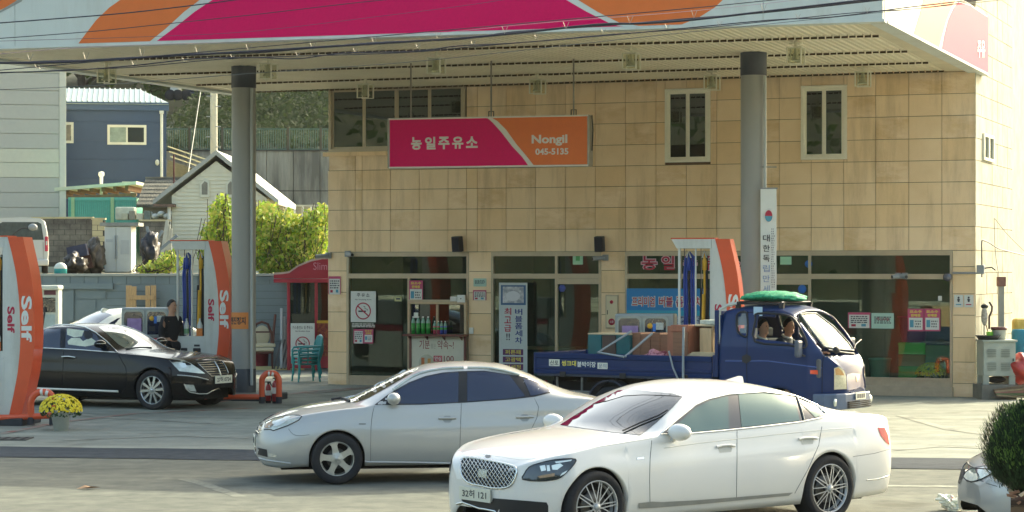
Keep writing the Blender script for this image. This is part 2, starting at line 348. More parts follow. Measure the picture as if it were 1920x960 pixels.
# front wall backing with holes for the windows (strips round the openings)
def backing(mb, u0, u1, z0, z1, holes, v0=.03, v1=.30):
    xs = sorted(set([u0, u1] + [h[i] for h in holes for i in (0, 1) if u0 < h[i] < u1])); zs = sorted(set([z0, z1] + [h[i] for h in holes for i in (2, 3) if z0 < h[i] < z1]))
    for i in range(len(xs) - 1):
        for j in range(len(zs) - 1):
            cx, cz = (xs[i] + xs[i + 1]) / 2, (zs[j] + zs[j + 1]) / 2
            if any(h[0] < cx < h[1] and h[2] < cz < h[3] for h in holes): continue
            mb.box(xs[i], xs[i + 1], v0, v1 - .001, zs[j], zs[j + 1])
fw = MB(); backing(fw, U0 + .01, BW_ - .01, Z1 + .01, HB_, opens); obj('front_wall', fw, GROUT, bld)
mb = MB(); mb.box(U0 + .02, U0 + .3, .31, D_, 0, Z1 + .1); mb.box(BW_ - .3, BW_ - .035, .31, D_, 0, HB_); mb.box(U0 + .02, BW_ - .02, D_ - .3, D_, 0, HB_ - .3); mb.box(U0 + .02, BW_ - .02, .31, D_, HB_ - .3, HB_ - .01); mb.box(U0 + .3, BW_ - .3, .31, D_ - .3, Z1 + .12, Z1 + .3)
obj('wall', mb, M('inner wall plaster', '6b7068', .8, var=.1), bld)
obj('parapet', MB().box(U0 - .03, BW_ + .04, -.03, .3, HB_, HB_ + .12), GROUT, bld)
rt = random.Random(11); tmesh = {}
def tile(u0, u1, z0, z1, v=0.0, side=False):
    g = .011; 
    for h in opens if not side else []:
        if u0 < h[1] and u1 > h[0] and z0 < h[3] and z1 > h[2]:
            # cut the tile round the opening: keep the biggest remaining pieces
            P = []
            if u0 < h[0] - .04: P.append((u0, h[0], z0, z1))
            if u1 > h[1] + .04: P.append((h[1], u1, z0, z1))
            uu0, uu1 = max(u0, h[0]), min(u1, h[1])
            if z0 < h[2] - .04: P.append((uu0, uu1, z0, h[2]))
            if z1 > h[3] + .04: P.append((uu0, uu1, h[3], z1))
            for p in P: tile(*p, v)
            return
    w, hh = u1 - u0 - g, z1 - z0 - g
    if w < .05 or hh < .05: return
    m = rt.choice([TILE, TILE, TILE2, TILE3, TILE]); pr = rt.uniform(0, .007)
    mb = MB(); c = .005
    if not side:
        mb.box(-w / 2, w / 2, -.0 - pr, .028, 0, hh)
        o = obj('tile', mb, m, bld); o.location = ((u0 + u1) / 2, v, z0 + g / 2)
    else:
        mb.box(-.028, pr, -w / 2, w / 2, 0, hh)
        o = obj('side_tile', mb, SIDET, bld); o.location = (BW_, (u0 + u1) / 2, z0 + g / 2)
for j in range(len(zr_) - 1):
    for i in range(len(us) - 1):
        if zr_[j] > 7.9: continue
        tile(us[i], us[i + 1], zr_[j], zr_[j + 1])
mb = MB(); mb.box(U0 + .01, BW_ - .01, -.0, .028, [z for z in zr_ if z > 7.9][0] + .01, HB_); obj('upper_facing', mb, TILE, bld)
SIDET = M('pale side tile', 'aba997', .75, col2='97957f', scale=2, mixs=(.35, .7), bump=.3, bscale=10, world=True)
zs_ = [0, .42] + [Z1 - .46 * k for k in range(5, 0, -1)] + zr_[:]
zs_ = sorted(z for z in zs_ if z < 9.5); zs_ = [z for i, z in enumerate(zs_) if i == 0 or z - zs_[i - 1] > .2]
hsv = None
for j in range(len(zs_) - 1):
    for i in range(7):
        a, b = .0 + i * .70, .0 + (i + 1) * .70
        tile(a + .002, b, zs_[j], zs_[j + 1], side=True)
mb = MB(); mb.box(BW_ - .03, BW_, 4.9, D_, 0, HB_); obj('side_facing', mb, SIDET, bld)
mb = MB(); mb.box(BW_ - .034, BW_ - .0285, .0, 4.9, 0, 9.4); obj('side_grout', mb, GROUT, bld)
# pillars between the shop fronts
pil = [(615, 650), (879, 921), (1127, 1172), (1786, 1830)]
prow = {0: [470, 508, 548, 585, 622, 660, 700, 722], 1: [470, 509, 549, 588, 628, 666, 705, 728], 2: [470, 507, 549, 590, 630, 670, 710, 735], 3: [470, 500, 551, 591, 633, 679, 719, 750]}
pu = []
for k, (a, b) in enumerate(pil):
    ua, ub = fb(a, 600)[0], fb(b, 600)[0]
    if k == 3: ub = BW_
    pu.append((ua, ub)); zz = [fb((a + b) / 2, y)[1] for y in prow[k]]; zz[0] = Z1; zz[-1] = 0
    mb = MB(); mb.box(ua + .012, ub - .012, .03, .30, 0, Z1); obj('pillar_core', mb, GROUT, bld)
    for q in range(len(zz) - 1): tile(ua, ub, zz[q + 1], zz[q])
# shop fronts
def shopfront(k, ua, ub, muls, ztr, zsill, name):
    f = MB(); w = .055
    f.box(ua, ub, -.012, .09, Z1 - .10, Z1 - .002)
    f.box(ua, ua + w, -.010, .09, 0.0, Z1 - .10); f.box(ub - w, ub, -.010, .09, 0.0, Z1 - .10)
    f.box(ua + w, ub - w, -.006, .085, ztr, ztr + .11)
    f.box(ua + w, ub - w, -.004, .085, zsill - .06, zsill)
    for (u, z0, z1, ww) in muls: f.box(u - ww / 2, u + ww / 2, -.008, .087, z0, z1)
    fo = obj('shopfront_frame', f, FRM, bld)
    edges = [ua + w] + [m[0] for m in muls if m[1] <= zsill + .01] + [ub - w]
    for i in range(len(edges) - 1): obj('glass_pane', MB().box(edges[i] + .01, edges[i + 1] - .01, .04, .048, zsill, ztr), GREENG, fo)
    e2 = [ua + w] + [m[0] for m in muls if m[2] > ztr + .2] + [ub - w]
    for i in range(len(e2) - 1): obj('glass_pane', MB().box(e2[i] + .01, e2[i + 1] - .01, .04, .048, ztr + .11, Z1 - .1), GREENG, fo)
    s = MB(); s.box(ua + .0, ub, .012, .10, 0, zsill - .061); obj('plinth', s, M('beige plinth', 'b3a48c', .6, var=.12), bld)
ztr = fb(760, 522)[1]
sA = (pu[0][1], pu[1][0]); sB = (pu[1][1], pu[2][0]); sC = (pu[2][1], pu[3][0])
uA = fb(766, 600)[0]; shopfront(0, *sA, [(uA, .2, ztr, .05)], ztr, .22, 'a')
uB = fb(1043, 600)[0]; shopfront(1, *sB, [(uB, .1, Z1 - .1, .06)], ztr, .1, 'b')
ums = [fb(x, 600)[0] for x in (1275, 1440, 1518, 1672)]
shopfront(2, *sC, [(ums[0], .35, Z1 - .1, .06), (ums[2], .35, Z1 - .1, .06)], ztr, .38, 'c')
obj('door_head', MB().box(uB + .03, sB[1] - .055, -.02, .08, ztr - .12, ztr - .004), FRM, bld); obj('door_head', MB().box(ums[1], ums[2] - .03, -.02, .08, ztr - .12, ztr - .004), FRM, bld)
u7 = fb(1700, 700)[0]; obj('step', MB().bbox(ums[2] - .3, sC[1] + .02, -.10, .01, 0, .2, .006), M('beige plinth', 'b3a48c'), bld)
# upper windows
def upwin(W, panes, fr, name='window', split=.5):
    u0, u1, z0, z1 = W; f = MB(); w = .07
    f.box(u0, u1, -.035, .06, z0, z0 + w); f.box(u0, u1, -.035, .06, z1 - w, z1); f.box(u0, u0 + w, -.033, .06, z0 + w, z1 - w); f.box(u1 - w, u1, -.033, .06, z0 + w, z1 - w)
    wo = obj(name, f, fr, bld, bevel=.006); n = panes
    for i in range(n):
        a = u0 + w + (u1 - u0 - 2 * w) * i / n; b = u0 + w + (u1 - u0 - 2 * w) * (i + 1) / n; vv = -.01 if i % 2 else .015; s = MB(); q = .045
        s.box(a, b, vv, vv + .03, z0 + w, z0 + w + q); s.box(a, b, vv, vv + .03, z1 - w - q, z1 - w); s.box(a, a + q, vv + .001, vv + .029, z0 + w + q, z1 - w - q); s.box(b - q, b, vv + .001, vv + .029, z0 + w + q, z1 - w - q)
        so_ = obj('sash', s, fr, wo); 
        m = MB().box(a + q, b - q, vv + .012, vv + .018, z0 + w + q, z1 - w - q); m.v = list(m.v); obj('pane', m, UPG, wo)
    bl = MB()
    for i in range(9): bl.box(u0 + w, u1 - w, .12, .13, z0 + .1 + (z1 - z0 - .2) * i / 9, z0 + .1 + (z1 - z0 - .2) * (i + .55) / 9)
    if n == 2: stuff(obj('blind', bl, M('dark blind', '2e3a3a', .7, var=.2), wo))
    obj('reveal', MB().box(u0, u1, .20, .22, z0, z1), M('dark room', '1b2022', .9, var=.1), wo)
upwin(W1, 2, WFR); upwin(W2, 2, WFR); upwin(W3, 4, FRM)
obj('window_sill', MB().bbox(W3[0] - .12, fb(728, 290)[0], -.10, .03, W3[2] - .1, W3[2] - .002, .01), TILE3, bld)
# ground floor interior
obj('interior_floor', MB().box(U0 + .3, BW_ - .3, .3, D_ - .3, 0.02, .10), M('interior floor', '3c3a36', .4, var=.1), bld)
ip = M('interior paint', '4c6462', .8, var=.1)
for u in (pu[1][0] + .1, pu[2][0] + .1): obj('partition', MB().box(u, u + .12, .31, D_ - .3, .1, Z1 + .1), ip, bld)
obj('back_partition', MB().box(U0 + .3, BW_ - .3, 3.6, 3.7, .1, Z1 + .1), ip, bld)
# side window, service pieces
sw = thing('side_window', 'small white sliding window high in the sunlit side wall', 'window', mat=BF @ Matrix.Translation((BW_, 1.5, fb(1840, 296)[1])))
wf = MB(); 
for a in ((-.66, .66, 0, .06), (-.66, .66, .50, .56), (-.66, -.58, .06, .50), (.58, .66, .06, .50), (-.05, .05, .06, .50)): wf.box(.0, .05, a[0], a[1], a[2], a[3])
obj('frame', wf, WFR, sw); obj('pane', MB().box(.004, .012, -.58, -.05, .06, .50), UPG, sw); obj('pane', MB().box(.004, .012, .05, .58, .06, .50), UPG, sw)
# helper for flat things fixed to the facade
def on_facade(name, label, cat, x0, x1, y0, y1, v=0.0, group=None):
    xm, ym = (x0 + x1) / 2, (y0 + y1) / 2
    u0, u1 = fb(x0, ym, v)[0], fb(x1, ym, v)[0]; z0, z1 = fb(xm, y1, v)[1], fb(xm, y0, v)[1]
    t = thing(name, label, cat, mat=BF @ Matrix.Translation(((u0 + u1) / 2, v, z0)), group=group)
    return t, (u1 - u0) / 2, z1 - z0
def flat(name, w0, w1, z0, z1, y, mat, parent, t=.003): return obj(name, MB().box(w0, w1, y - t, y, z0, z1), mat, parent)
def col(n, c, **k): return M(n, c, k.pop('rough', .6), var=k.pop('var', .04), **k)
PINK = col('poster pink', 'b5476b'); PWHITE = col('poster white', 'cfd2cc'); PBLUE = col('poster blue', '4a8fa8'); PYEL = col('poster yellow', 'd6c84a'); PDARK = col('print dark', '3b3f48'); PRED = col('print red', 'a5203c')
def lines(mb, x0, x1, z0, z1, n, y, t=.002, seed=0):
    r = random.Random(seed)
    for i in range(n):
        z = z1 - (z1 - z0) * (i + .5) / n; h = (z1 - z0) / n * .28; x = x0
        while x < x1 - .02:
            w = r.uniform(.03, .09) * (x1 - x0) / .4; mb.box(x, min(x + w, x1), y - t, y, z - h, z + h); x += w + .015
    return mb
def poster(label, x0, x1, y0, y1, kind, v=-.02, group=None, seed=0, hd='요소수'):
    t, w, h = on_facade('poster', label, 'poster', x0, x1, y0, y1, v, group)
    if kind == 'pink':
        flat('sheet', -w, w, 0, h, 0, PINK, t); flat('white_field', -w + .025, w - .025, .03, h * .60, -.0035, PWHITE, t)
        tm = text_mb(hd, -w * .75, w * .75, h * .81, h * .94, -.0045, bold=.03); stuff(obj('heading', tm, PYEL, t)); tm = text_mb('판매중', -w * .6, w * .6, h * .64, h * .77, -.0045, bold=.03); stuff(obj('heading', tm, PYEL, t))
        flat('bottle_picture', -w * .72, -w * .25, .08, h * .5, -.0075, PBLUE, t); stuff(obj('print', lines(MB(), -w * .1, w * .75, .07, h * .5, 3, -.0075, seed=seed), PDARK, t))
    else:
        flat('sheet', -w, w, 0, h, 0, PWHITE if kind != 'green' else col('poster mint', 'a9c9bb'), t)
        if kind == 'notice': flat('pink_border', -w, w, h * .86, h, -.0035, PINK, t); flat('pink_border', -w, -w + .02, 0, h * .86, -.0035, PINK, t); flat('pink_border', w - .02, w, 0, h * .86, -.0035, PINK, t)
        stuff(obj('print', lines(MB(), -w * .75, w * .75, h * .3, h * .8, 4, -.004, seed=seed), PDARK, t))
        if kind == 'notice': flat('print_red', -w * .7, -w * .3, h * .1, h * .25, -.004, PRED, t); flat('print_blue', w * .2, w * .6, h * .1, h * .27, -.004, PBLUE, t)
    return t
poster('pink bordered notice on the leftmost tiled pillar', 616, 639, 518, 552, 'notice', seed=1)
poster('pink and white poster at the top of the serving hatch window', 767, 793, 526, 566, 'pink', seed=2)
poster('white notice with pink border low on the left shop door', 663, 682, 617, 644, 'notice', seed=3)
poster('small pink poster beside the notice low on the left shop door', 682, 700, 617, 644, 'pink', seed=4)
poster('mint green notice on the pillar right of the serving hatch', 888, 912, 522, 537, 'green', seed=5)
poster('small pink topped notice under the mint notice on the pillar', 887, 912, 544, 563, 'notice', seed=6)
poster('pink framed notice on the glass right of the truck cab', 1590, 1632, 586, 615, 'notice', -.01, seed=7)
t = poster('pale green rimmed notice with red heading right of the pink framed notice', 1634, 1676, 587, 616, 'green', -.01, seed=8)
stuff(obj('heading', text_mb('에스오일', -.14, .14, .17, .23, -.0045, bold=.02), PRED, t))
poster('left one of the two pink posters side by side on the right window', 1702, 1732, 579, 621, 'pink', -.01, 'pair of pink posters', 9)
poster('right one of the two pink posters side by side on the right window', 1733, 1763, 579, 621, 'pink', -.01, 'pair of pink posters', 10)
for x0, lb, c in ((1789, 'left one of the two white toilet signs on the right pillar', PBLUE), (1808, 'right one of the two white toilet signs on the right pillar', PRED)):
    t, w, h = on_facade('toilet_sign', lb, 'sign', x0, x0 + 17, 553, 576, -.02, 'toilet signs'); obj('plate', MB().bbox(-w, w, -.012, 0, 0, h, .003), PWHITE, t)
    obj('figure', MB().sphere((0, -.014, h * .78), (.022, .003, .022), 10, 6).prism([(-.03, h * .68), (.03, h * .68), (.016, h * .42), (-.016, h * .42)], -.016, -.013), PDARK, t); flat('caption', -w * .6, w * .6, h * .18, h * .26, -.0125, c, t)
t, w, h = on_facade('sticker', 'pale green sticker in the transom above the middle door', 'sticker', 1074, 1093, 480, 496, .03); flat('sheet', -w, w, 0, h, 0, col('mint', '9fd1b0'), t); flat('mark', -w * .4, w * .4, h * .45, h, -.0035, col('sticker green', '4ea35d'), t)
t, w, h = on_facade('sticker', 'pale green sticker in the transom right of the banner column', 'sticker', 1463, 1484, 481, 496, .03); flat('sheet', -w, w, 0, h, 0, col('mint', '9fd1b0'), t)
def disc(label, px, py, r_, c):
    t, w, h = on_facade('round_sticker', label, 'sticker', px - r_, px + r_, py - r_, py + r_, .03); obj('disc', MB().lathe([(0, -.003), (w, -.003), (w, 0)], (0, 0, h / 2), 'y', 20), c, t)
BLU = col('sticker blue', '2a6fc4'); disc('blue round sticker on the upper mullion right of the banner column', 1516, 495, 7, BLU); disc('blue round sticker on the door glass right of the banner column', 1504, 542, 8, BLU)
t, w, h = on_facade('round_sticker', 'violet hexagonal sticker at the top of the middle door glass', 'sticker', 1047, 1061, 533, 548, .03); obj('disc', MB().lathe([(0, -.003), (w, -.003), (w, 0)], (0, 0, h / 2), 'y', 6), col('sticker violet', '4b5ea8'), t)
t, w, h = on_facade('sticker', 'small yellow label on the left shop door glass', 'sticker', 740, 753, 556, 565, .03); flat('sheet', -w, w, 0, h, 0, col('label yellow', 'b9bb86'), t); flat('print', -w * .6, w * .6, h * .35, h * .7, -.0035, PDARK, t)
t, w, h = on_facade('sticker', 'white card taped to the right window above the pink posters', 'sticker', 1759, 1766, 555, 564, .03); flat('sheet', -w, w, 0, h, 0, PWHITE, t)
# no smoking signs
NSR = col('sign red', 'a31c3a')
def nosmoke(t, w, h, cx, cz, r):
    mb = MB()
    for k in range(32):
        a, b = 2 * math.pi * k / 32, 2 * math.pi * (k + 1) / 32
        vs = [(cx + q * math.cos(x), -.0145 + yy, cz + q * math.sin(x)) for yy in (0, -.004) for q, x in ((r, a), (r, b), (r * .86, b), (r * .86, a))]
        mb.add(vs, [(0, 1, 2, 3), (4, 7, 6, 5), (0, 4, 5, 1), (2, 6, 7, 3)])
    obj('ring', mb, NSR, t); m4 = Matrix.Translation((cx, 0, cz)) @ Matrix.Rotation(R(40), 4, 'Y')
    obj('slash', MB().box(-r * .9, r * .9, -.019, -.0145, -r * .075, r * .075, mat=m4), NSR, t)
    obj('cigarette', MB().box(cx - r * .62, cx + r * .35, -.0165, -.0145, cz - r * .12, cz + r * .06), INK, t)
    obj('smoke', MB().tube([(cx + r * .5, -.015, cz + r * .02), (cx + r * .55, -.015, cz + r * .2), (cx + r * .2, -.015, cz + r * .3), (cx + r * .25, -.015, cz + r * .5), (cx + r * .05, -.015, cz + r * .55)], r * .035, 6), INK, t)
t, w, h = on_facade('no_smoking_sign', 'large white no smoking sign on the left shop door', 'sign', 658, 705, 546, 604, -.02)
obj('board', MB().bbox(-w, w, -.012, 0, 0, h, .004), PWHITE, t); nosmoke(t, w, h, 0, h * .36, w * .62)
for i, c in enumerate('주유소'): stuff(obj('heading', text_mb(c, -.16 + i * .115, -.07 + i * .115, h * .82, h * .93, -.0135, bold=.015), INK, t))
stuff(obj('caption', text_mb('No Smoking Area', -w * .65, w * .65, h * .70, h * .75, -.0135, bold=.01), INK, t))
t, w, h = on_facade('notice', 'white printed lines under the no smoking sign on the shop door', 'notice', 660, 703, 606, 614, .03); stuff(obj('print', lines(MB(), -w, w, 0, h, 3, 0, seed=3), PWHITE, t))
# serving hatch
WDL = M('pale hatch wood', 'c0a987', .6, var=.12, scale=4); t, w, h = on_facade('serving_hatch', 'timber framed serving hatch with a narrow counter shelf', 'hatch', 766, 876, 566, 626, -.03)
HT_ = t
f = MB(); q = .035; f.bbox(-w, -w + q * 1.6, -.06, .02, 0, h, .004); f.bbox(w - q * 1.6, w, -.06, .02, 0, h, .004); f.box(-.02, .02, -.05, .02, .02, h - .06); f.bbox(-w + q, w - q, -.05, .02, h - .05, h, .004); obj('frame', f, WDL, t)
obj('pane', MB().box(-w + .06, -.02, .0, .006, .02, h - .05), UPG, t); obj('pane', MB().box(.02, w - .06, .0, .006, .02, h - .05), UPG, t)
obj('shelf', MB().bbox(-w - .01, w + .03, -.34, .0, -.05, -.005, .006), M('red brown wood', '6d3f36', .5, var=.2), t)
for k in range(4): obj('bracket', MB().prism([(-.30, -.05), (-.0, -.05), (-.0, -.22)], -w + .1 + k * .42, -w + .125 + k * .42, 'x'), M('red brown wood', '6d3f36'), t)
obj('header_panel', MB().box(-w, w, -.04, .0, h + .002, h + .05), FRM, t)
BTG = M('green bottle plastic', '2c9b45', .15, coat=.6, var=.15); BTT = M('bottle shoulder', '6f9f88', .2, coat=.6, var=.1); CAPW = M('white cap', 'dde0d8', .5, var=0)
def bottle(px, label, c, group, hh=.34, rr=.048):
    u, _ = fb(px, 625, -.2); base = Vector((u, -.2, 0)); bz = (BF.inverted() @ (HT_.matrix_world.translation)).z - .003 if False else fb(820, 626, -.03)[1] - .004
    t = thing('bottle', label, 'bottle', mat=BF @ Matrix.Translation((u, -.2, bz)), group=group); h = hh
    obj('container', MB().lathe([(0, 0), (rr, .004), (rr, h * .62)], n=18), c, t); obj('shoulder', MB().lathe([(rr, h * .62), (rr * .95, h * .72), (rr * .35, h * .92), (rr * .3, h * .94)], n=18), BTT, t); obj('cap', MB().lathe([(rr * .38, h * .93), (rr * .38, h), (0, h)], n=14), CAPW, t)
    obj('label_band', MB().lathe([(rr * 1.01, h * .34), (rr * 1.01, h * .52)], n=18), CAPW if 'can' in label else BTG, t)
for i, lb in enumerate(('green washer fluid bottle at the left end of the hatch shelf', 'second green washer bottle from the left on the hatch shelf', 'third green washer bottle from the left on the hatch shelf', 'green washer bottle next to the red cartons on the hatch shelf')): bottle(775 + i * 9.3, lb, BTG, 'green bottles on the hatch shelf', .40)
bottle(815, 'left red and white drink container on the hatch shelf', M('red carton', 'b04a62', .4, var=.1), 'red containers on the hatch shelf', .30, .036); bottle(822, 'right red and white drink container on the hatch shelf', M('red carton', 'b04a62'), 'red containers on the hatch shelf', .30, .036)
bottle(828, 'left blue and white drink container on the hatch shelf', M('blue carton', '3c51a8', .4, var=.1), 'blue containers on the hatch shelf', .30, .036); bottle(835, 'right blue and white drink container on the hatch shelf', M('blue carton', '3c51a8'), 'blue containers on the hatch shelf', .30, .036)
t, w, h = on_facade('paper_note', 'white paper note inside the hatch above the bottles', 'note', 776, 784, 586, 596, -.06); flat('sheet', -w, w, 0, h, 0, CAPW, t)
t, w, h = on_facade('paper_box', 'white box with a small hole on the ledge above the hatch', 'box', 859, 873, 553, 567, -.05); obj('box', MB().bbox(-w, w, -.06, 0, 0, h, .003), CAPW, t); obj('hole', MB().lathe([(0, -.062), (.015, -.062), (.015, -.06)], (0, 0, h / 2), 'y', 10), INK, t)
t, w, h = on_facade('paper_box', 'pale grey box left of the white box on the hatch ledge', 'box', 846, 858, 556, 565, -.05); obj('box', MB().bbox(-w, w, -.06, 0, 0, h, .003), PWHITE, t)
t, w, h = on_facade('banner_board', 'white banner with red lettering hung under the serving hatch', 'banner', 772, 870, 631, 700, -.16)
obj('board', MB().bbox(-w, w, -.012, 0, 0, h, .003), col('banner cream', 'cdcbb9'), t); obj('frame', MB().box(-w - .05, -w - .003, -.03, .02, -.2, h + .03).box(w + .003, w + .05, -.03, .02, -.2, h + .03), M('red brown wood', '6d3f36'), t)
PBR = col('lettering brown', '8a3535'); stuff(obj('lettering', text_mb('기분', -w * .70, -w * .30, h * .66, h * .90, -.0135, bold=.01), PBR, t)); stuff(obj('lettering', text_mb('좋은', -w * .26, -w * .06, h * .67, h * .80, -.0135, bold=.0), col('lettering grey', '9a9a88'), t)); stuff(obj('lettering', text_mb('약속~!', 0.0, w * .62, h * .66, h * .90, -.0135, bold=.005), PBR, t))
flat('red_tag', -w * .15, w * .18, h * .32, h * .48, -.0135, col('tag red', 'b9394a'), t); stuff(obj('lettering', text_mb('안심', -w * .11, w * .14, h * .35, h * .46, -.0175, bold=.02), CAPW, t)); stuff(obj('lettering', text_mb('100', w * .24, w * .62, h * .32, h * .48, -.0135, bold=.01), PBR, t))
obj('picture', MB().lathe([(0, -.0155), (w * .30, -.0155), (w * .30, -.0125)], (-w * .42, 0, h * .28), 'y', 26), col('picture pale', 'b9b9a4'), t)
flat('picture_figure', -w * .62, -w * .50, h * .1, h * .42, -.016, col('figure orange', 'b86a3c'), t); flat('picture_figure', -w * .38, -w * .26, h * .1, h * .40, -.016, col('figure gold', 'c08e4e'), t)
# standing car wash banner
t, w, h = on_facade('vertical_banner', 'tall white car wash banner standing at the left of the middle entrance', 'banner', 936, 989, 530, 716, -.25)
obj('board', MB().bbox(-w, w, -.015, 0, 0, h, .004), col('banner white', 'b9c4c4'), t)
top = h
flat('picture_frame', -w * .86, w * .90, h * .775, h * .975, -.016, col('picture blue', '3a5f86'), t); flat('picture_field', -w * .72, w * .76, h * .795, h * .96, -.0195, M('picture foam', '8f96a0', .6, col2='c9ccd0', scale=9, mixs=(.4, .6)), t)
obj('picture_car', MB().sphere((0, -.021, h * .865), (w * .55, .004, h * .055), 16, 8), col('picture car', 'c9ccd2'), t)
for i, c in enumerate('최고급'): stuff(obj('lettering', text_mb(c, -w * .62, -w * .12, h * (.675 - i * .085), h * (.745 - i * .085), -.017, bold=.02), PRED, t))
stuff(obj('lettering', text_mb('!!', -w * .48, -w * .22, h * .42, h * .49, -.017, bold=.02), PDARK, t))
for i, c in enumerate('버블폼세차'): stuff(obj('lettering', text_mb(c, w * .14, w * .66, h * (.675 - i * .072), h * (.738 - i * .072), -.017, bold=.02), col('letter blue', '27387c'), t))
for i, c in enumerate(('퍼튼패', '고광택', '실세정')):
    flat('purple_tag', -w * .72, w * .72, h * (.27 - i * .075), h * (.33 - i * .075), -.016, col('tag purple', '5a2a5c'), t); stuff(obj('lettering', text_mb(c, -w * .55, w * .55, h * (.277 - i * .075), h * (.323 - i * .075), -.0195, bold=.02), col('letter yellow', 'd0c050'), t))
# blue banner on the window + outlined letters on the transom
t, w, h = on_facade('window_banner', 'blue banner with red and white lettering hung behind the right pump', 'banner', 1175, 1388, 541, 612, -.05)
BLB = col('banner blue', '1b7fc0'); obj('sheet', MB().box(-w, w, -.006, 0, h * .42, h), BLB, t); obj('sheet_lower', MB().box(-w, w, -.006, 0, h * .40 - .1, h * .42), col('banner cyan', '2b9fc0'), t); flat('picture_strip', -w, w, 0, h * .40 - .1, 0, M('banner photo', '9fb0c0', .6, col2='3b4f6a', scale=14, mixs=(.45, .55)), t)
for s, a, b in (('프리미엄', .05, .25), ('버블', .29, .41), ('폼', .44, .505), ('세차', .55, .67)):
    xa, xb = -w + 2 * w * a, -w + 2 * w * b
    stuff(obj('lettering_outline', text_mb(s, xa - .015, xb + .015, h * .50, h * .80, -.008, bold=.075), CAPW, t)); stuff(obj('lettering', text_mb(s, xa, xb, h * .515, h * .785, -.011, bold=.02), PRED, t))
LT = thing('window_lettering', 'large red and white outlined Korean lettering across the transom glass', 'lettering', mat=BF)
for s, a, b in (('농', 1201, 1233), ('일', 1239, 1266), ('주', 1280, 1308), ('유', 1318, 1346), ('소', 1364, 1390)):
    ua, ub = fb(a, 495, .02)[0], fb(b, 495, .02)[0]; z0, z1 = fb(1240, 508, .02)[1], fb(1240, 478, .02)[1]
    stuff(obj('letter_outline', text_mb(s, ua, ub, z0, z1, .032, bold=.07), M('letter outline', 'c9a9b4', .5, var=0), LT)); stuff(obj('letter', text_mb(s, ua + .02, ub - .02, z0 + .02, z1 - .02, .026, bold=.015), PRED, LT))
# hydrant cabinet
t, w, h = on_facade('hydrant_cabinet', 'cream fire hydrant cabinet with red lamp and red emblem on the pillar', 'cabinet', 1136, 1160, 553, 616, -.02)
obj('frame', MB().bbox(-w, w, -.03, .0, 0, h, .006), FRM, t); obj('door', MB().bbox(-w + .025, w - .025, -.045, -.03, .03, h - .03, .004), col('hydrant cream', 'd6c9a8'), t)
obj('lamp', MB().sphere((0, -.05, h * .79), (.04, .03, .04), 12, 8), NSR, t); obj('emblem', MB().lathe([(0, -.049), (.075, -.049), (.075, -.045)], (0, 0, h * .2), 'y', 20), NSR, t); stuff(obj('lettering', text_mb('소화', -.045, .045, h * .2 - .03, h * .2 + .03, -.051, bold=.01), PWHITE, t)); obj('handle', MB().bbox(-w + .045, -w + .06, -.055, -.045, h * .42, h * .55, .002), BLK, t)
# speakers, cameras, lamps on the wall
for px, lb in ((859, 'black wall speaker above the left shop front'), (1125, 'black wall speaker above the middle entrance')):
    t, w, h = on_facade('wall_speaker', lb, 'speaker', px - 9, px + 9, 443, 472, -.14, 'wall speakers'); m4 = Matrix.Rotation(R(-14 if px < 900 else 0), 4, 'Z') @ Matrix.Rotation(R(6), 4, 'X')
    obj('cabinet', MB().bbox(-w * .9, w * .9, -.1, .08, 0, h, .02, mat=m4), M('speaker black', '1b1d28', .5, var=.1), t); obj('bracket', MB().box(-.02, .02, .05, .14, h * .4, h * .6), BLK, t); obj('grille', MB().box(-w * .75, w * .75, -.105, -.101, .03, h - .03, mat=m4), M('speaker cloth', '23242e', .9, var=.2, scale=60), t)
GREYP = M('grey housing', '8c9294', .5, var=.15)
def camera_(px, py, lb, sgn=-1, dome=False):
    t, w, h = on_facade('security_camera', lb, 'camera', px - 10, px + 10, py - 8, py + 8, -.02, 'security cameras')
    obj('junction_box', MB().bbox(-w * .5, w * .5, -.06, 0, h * .15, h * .85, .006), GREYP, t)
    if dome: obj('dome', MB().sphere((0, -.09, h * .4), (.10, .09, .09), 14, 10), M('dome dark', '4a4d5a', .1, coat=1, var=.1), t)
    else:
        obj('housing', MB().cyl((0, -.08, h * .5), (sgn * .22, -.26, h * .36), .045, n=14), GREYP, t); obj('lens', MB().cyl((sgn * .22, -.26, h * .36), (sgn * .226, -.265, h * .358), .036, n=14), BLK, t); obj('bracket', MB().cyl((0, -.02, h * .6), (0, -.1, h * .5), .018), GREYP, t)
camera_(617, 479, 'grey camera at the left corner of the building', -1); camera_(653, 476, 'grey camera above the left shop door', 1); camera_(1136, 483, 'grey camera on the pillar left of the hydrant cabinet', -1)
camera_(1684, 517, 'left of the two small lamps on the right transom bar', 1); camera_(1697, 517, 'second small lamp on the right transom bar', -1); camera_(1778, 518, 'dome camera at the right end of the transom bar', 1, True)
t, w, h = on_facade('wall_socket', 'white wall socket on the pillar right of the serving hatch', 'socket', 880, 888, 614, 626, -.02); obj('plate', MB().bbox(-w, w, -.02, 0, 0, h, .004), CAPW, t)
t, w, h = on_facade('cable_duct', 'grey conduit running from the dome camera round the corner', 'conduit', 1786, 1832, 509, 515, -.03); obj('pipe', MB().cyl((-w, 0, h / 2), (w + .05, 0, h / 2), .022), GREYP, t); obj('floodlight', MB().bbox(w, w + .16, -.1, .06, h / 2 - .02, h / 2 + .17, .02), GREYP, t); obj('lamp_arm', MB().tube([(w + .15, 0, h / 2 + .1), (w + .3, -.02, h / 2 + .12), (w + .38, -.02, h / 2 + .06)], .014), BLK, t)
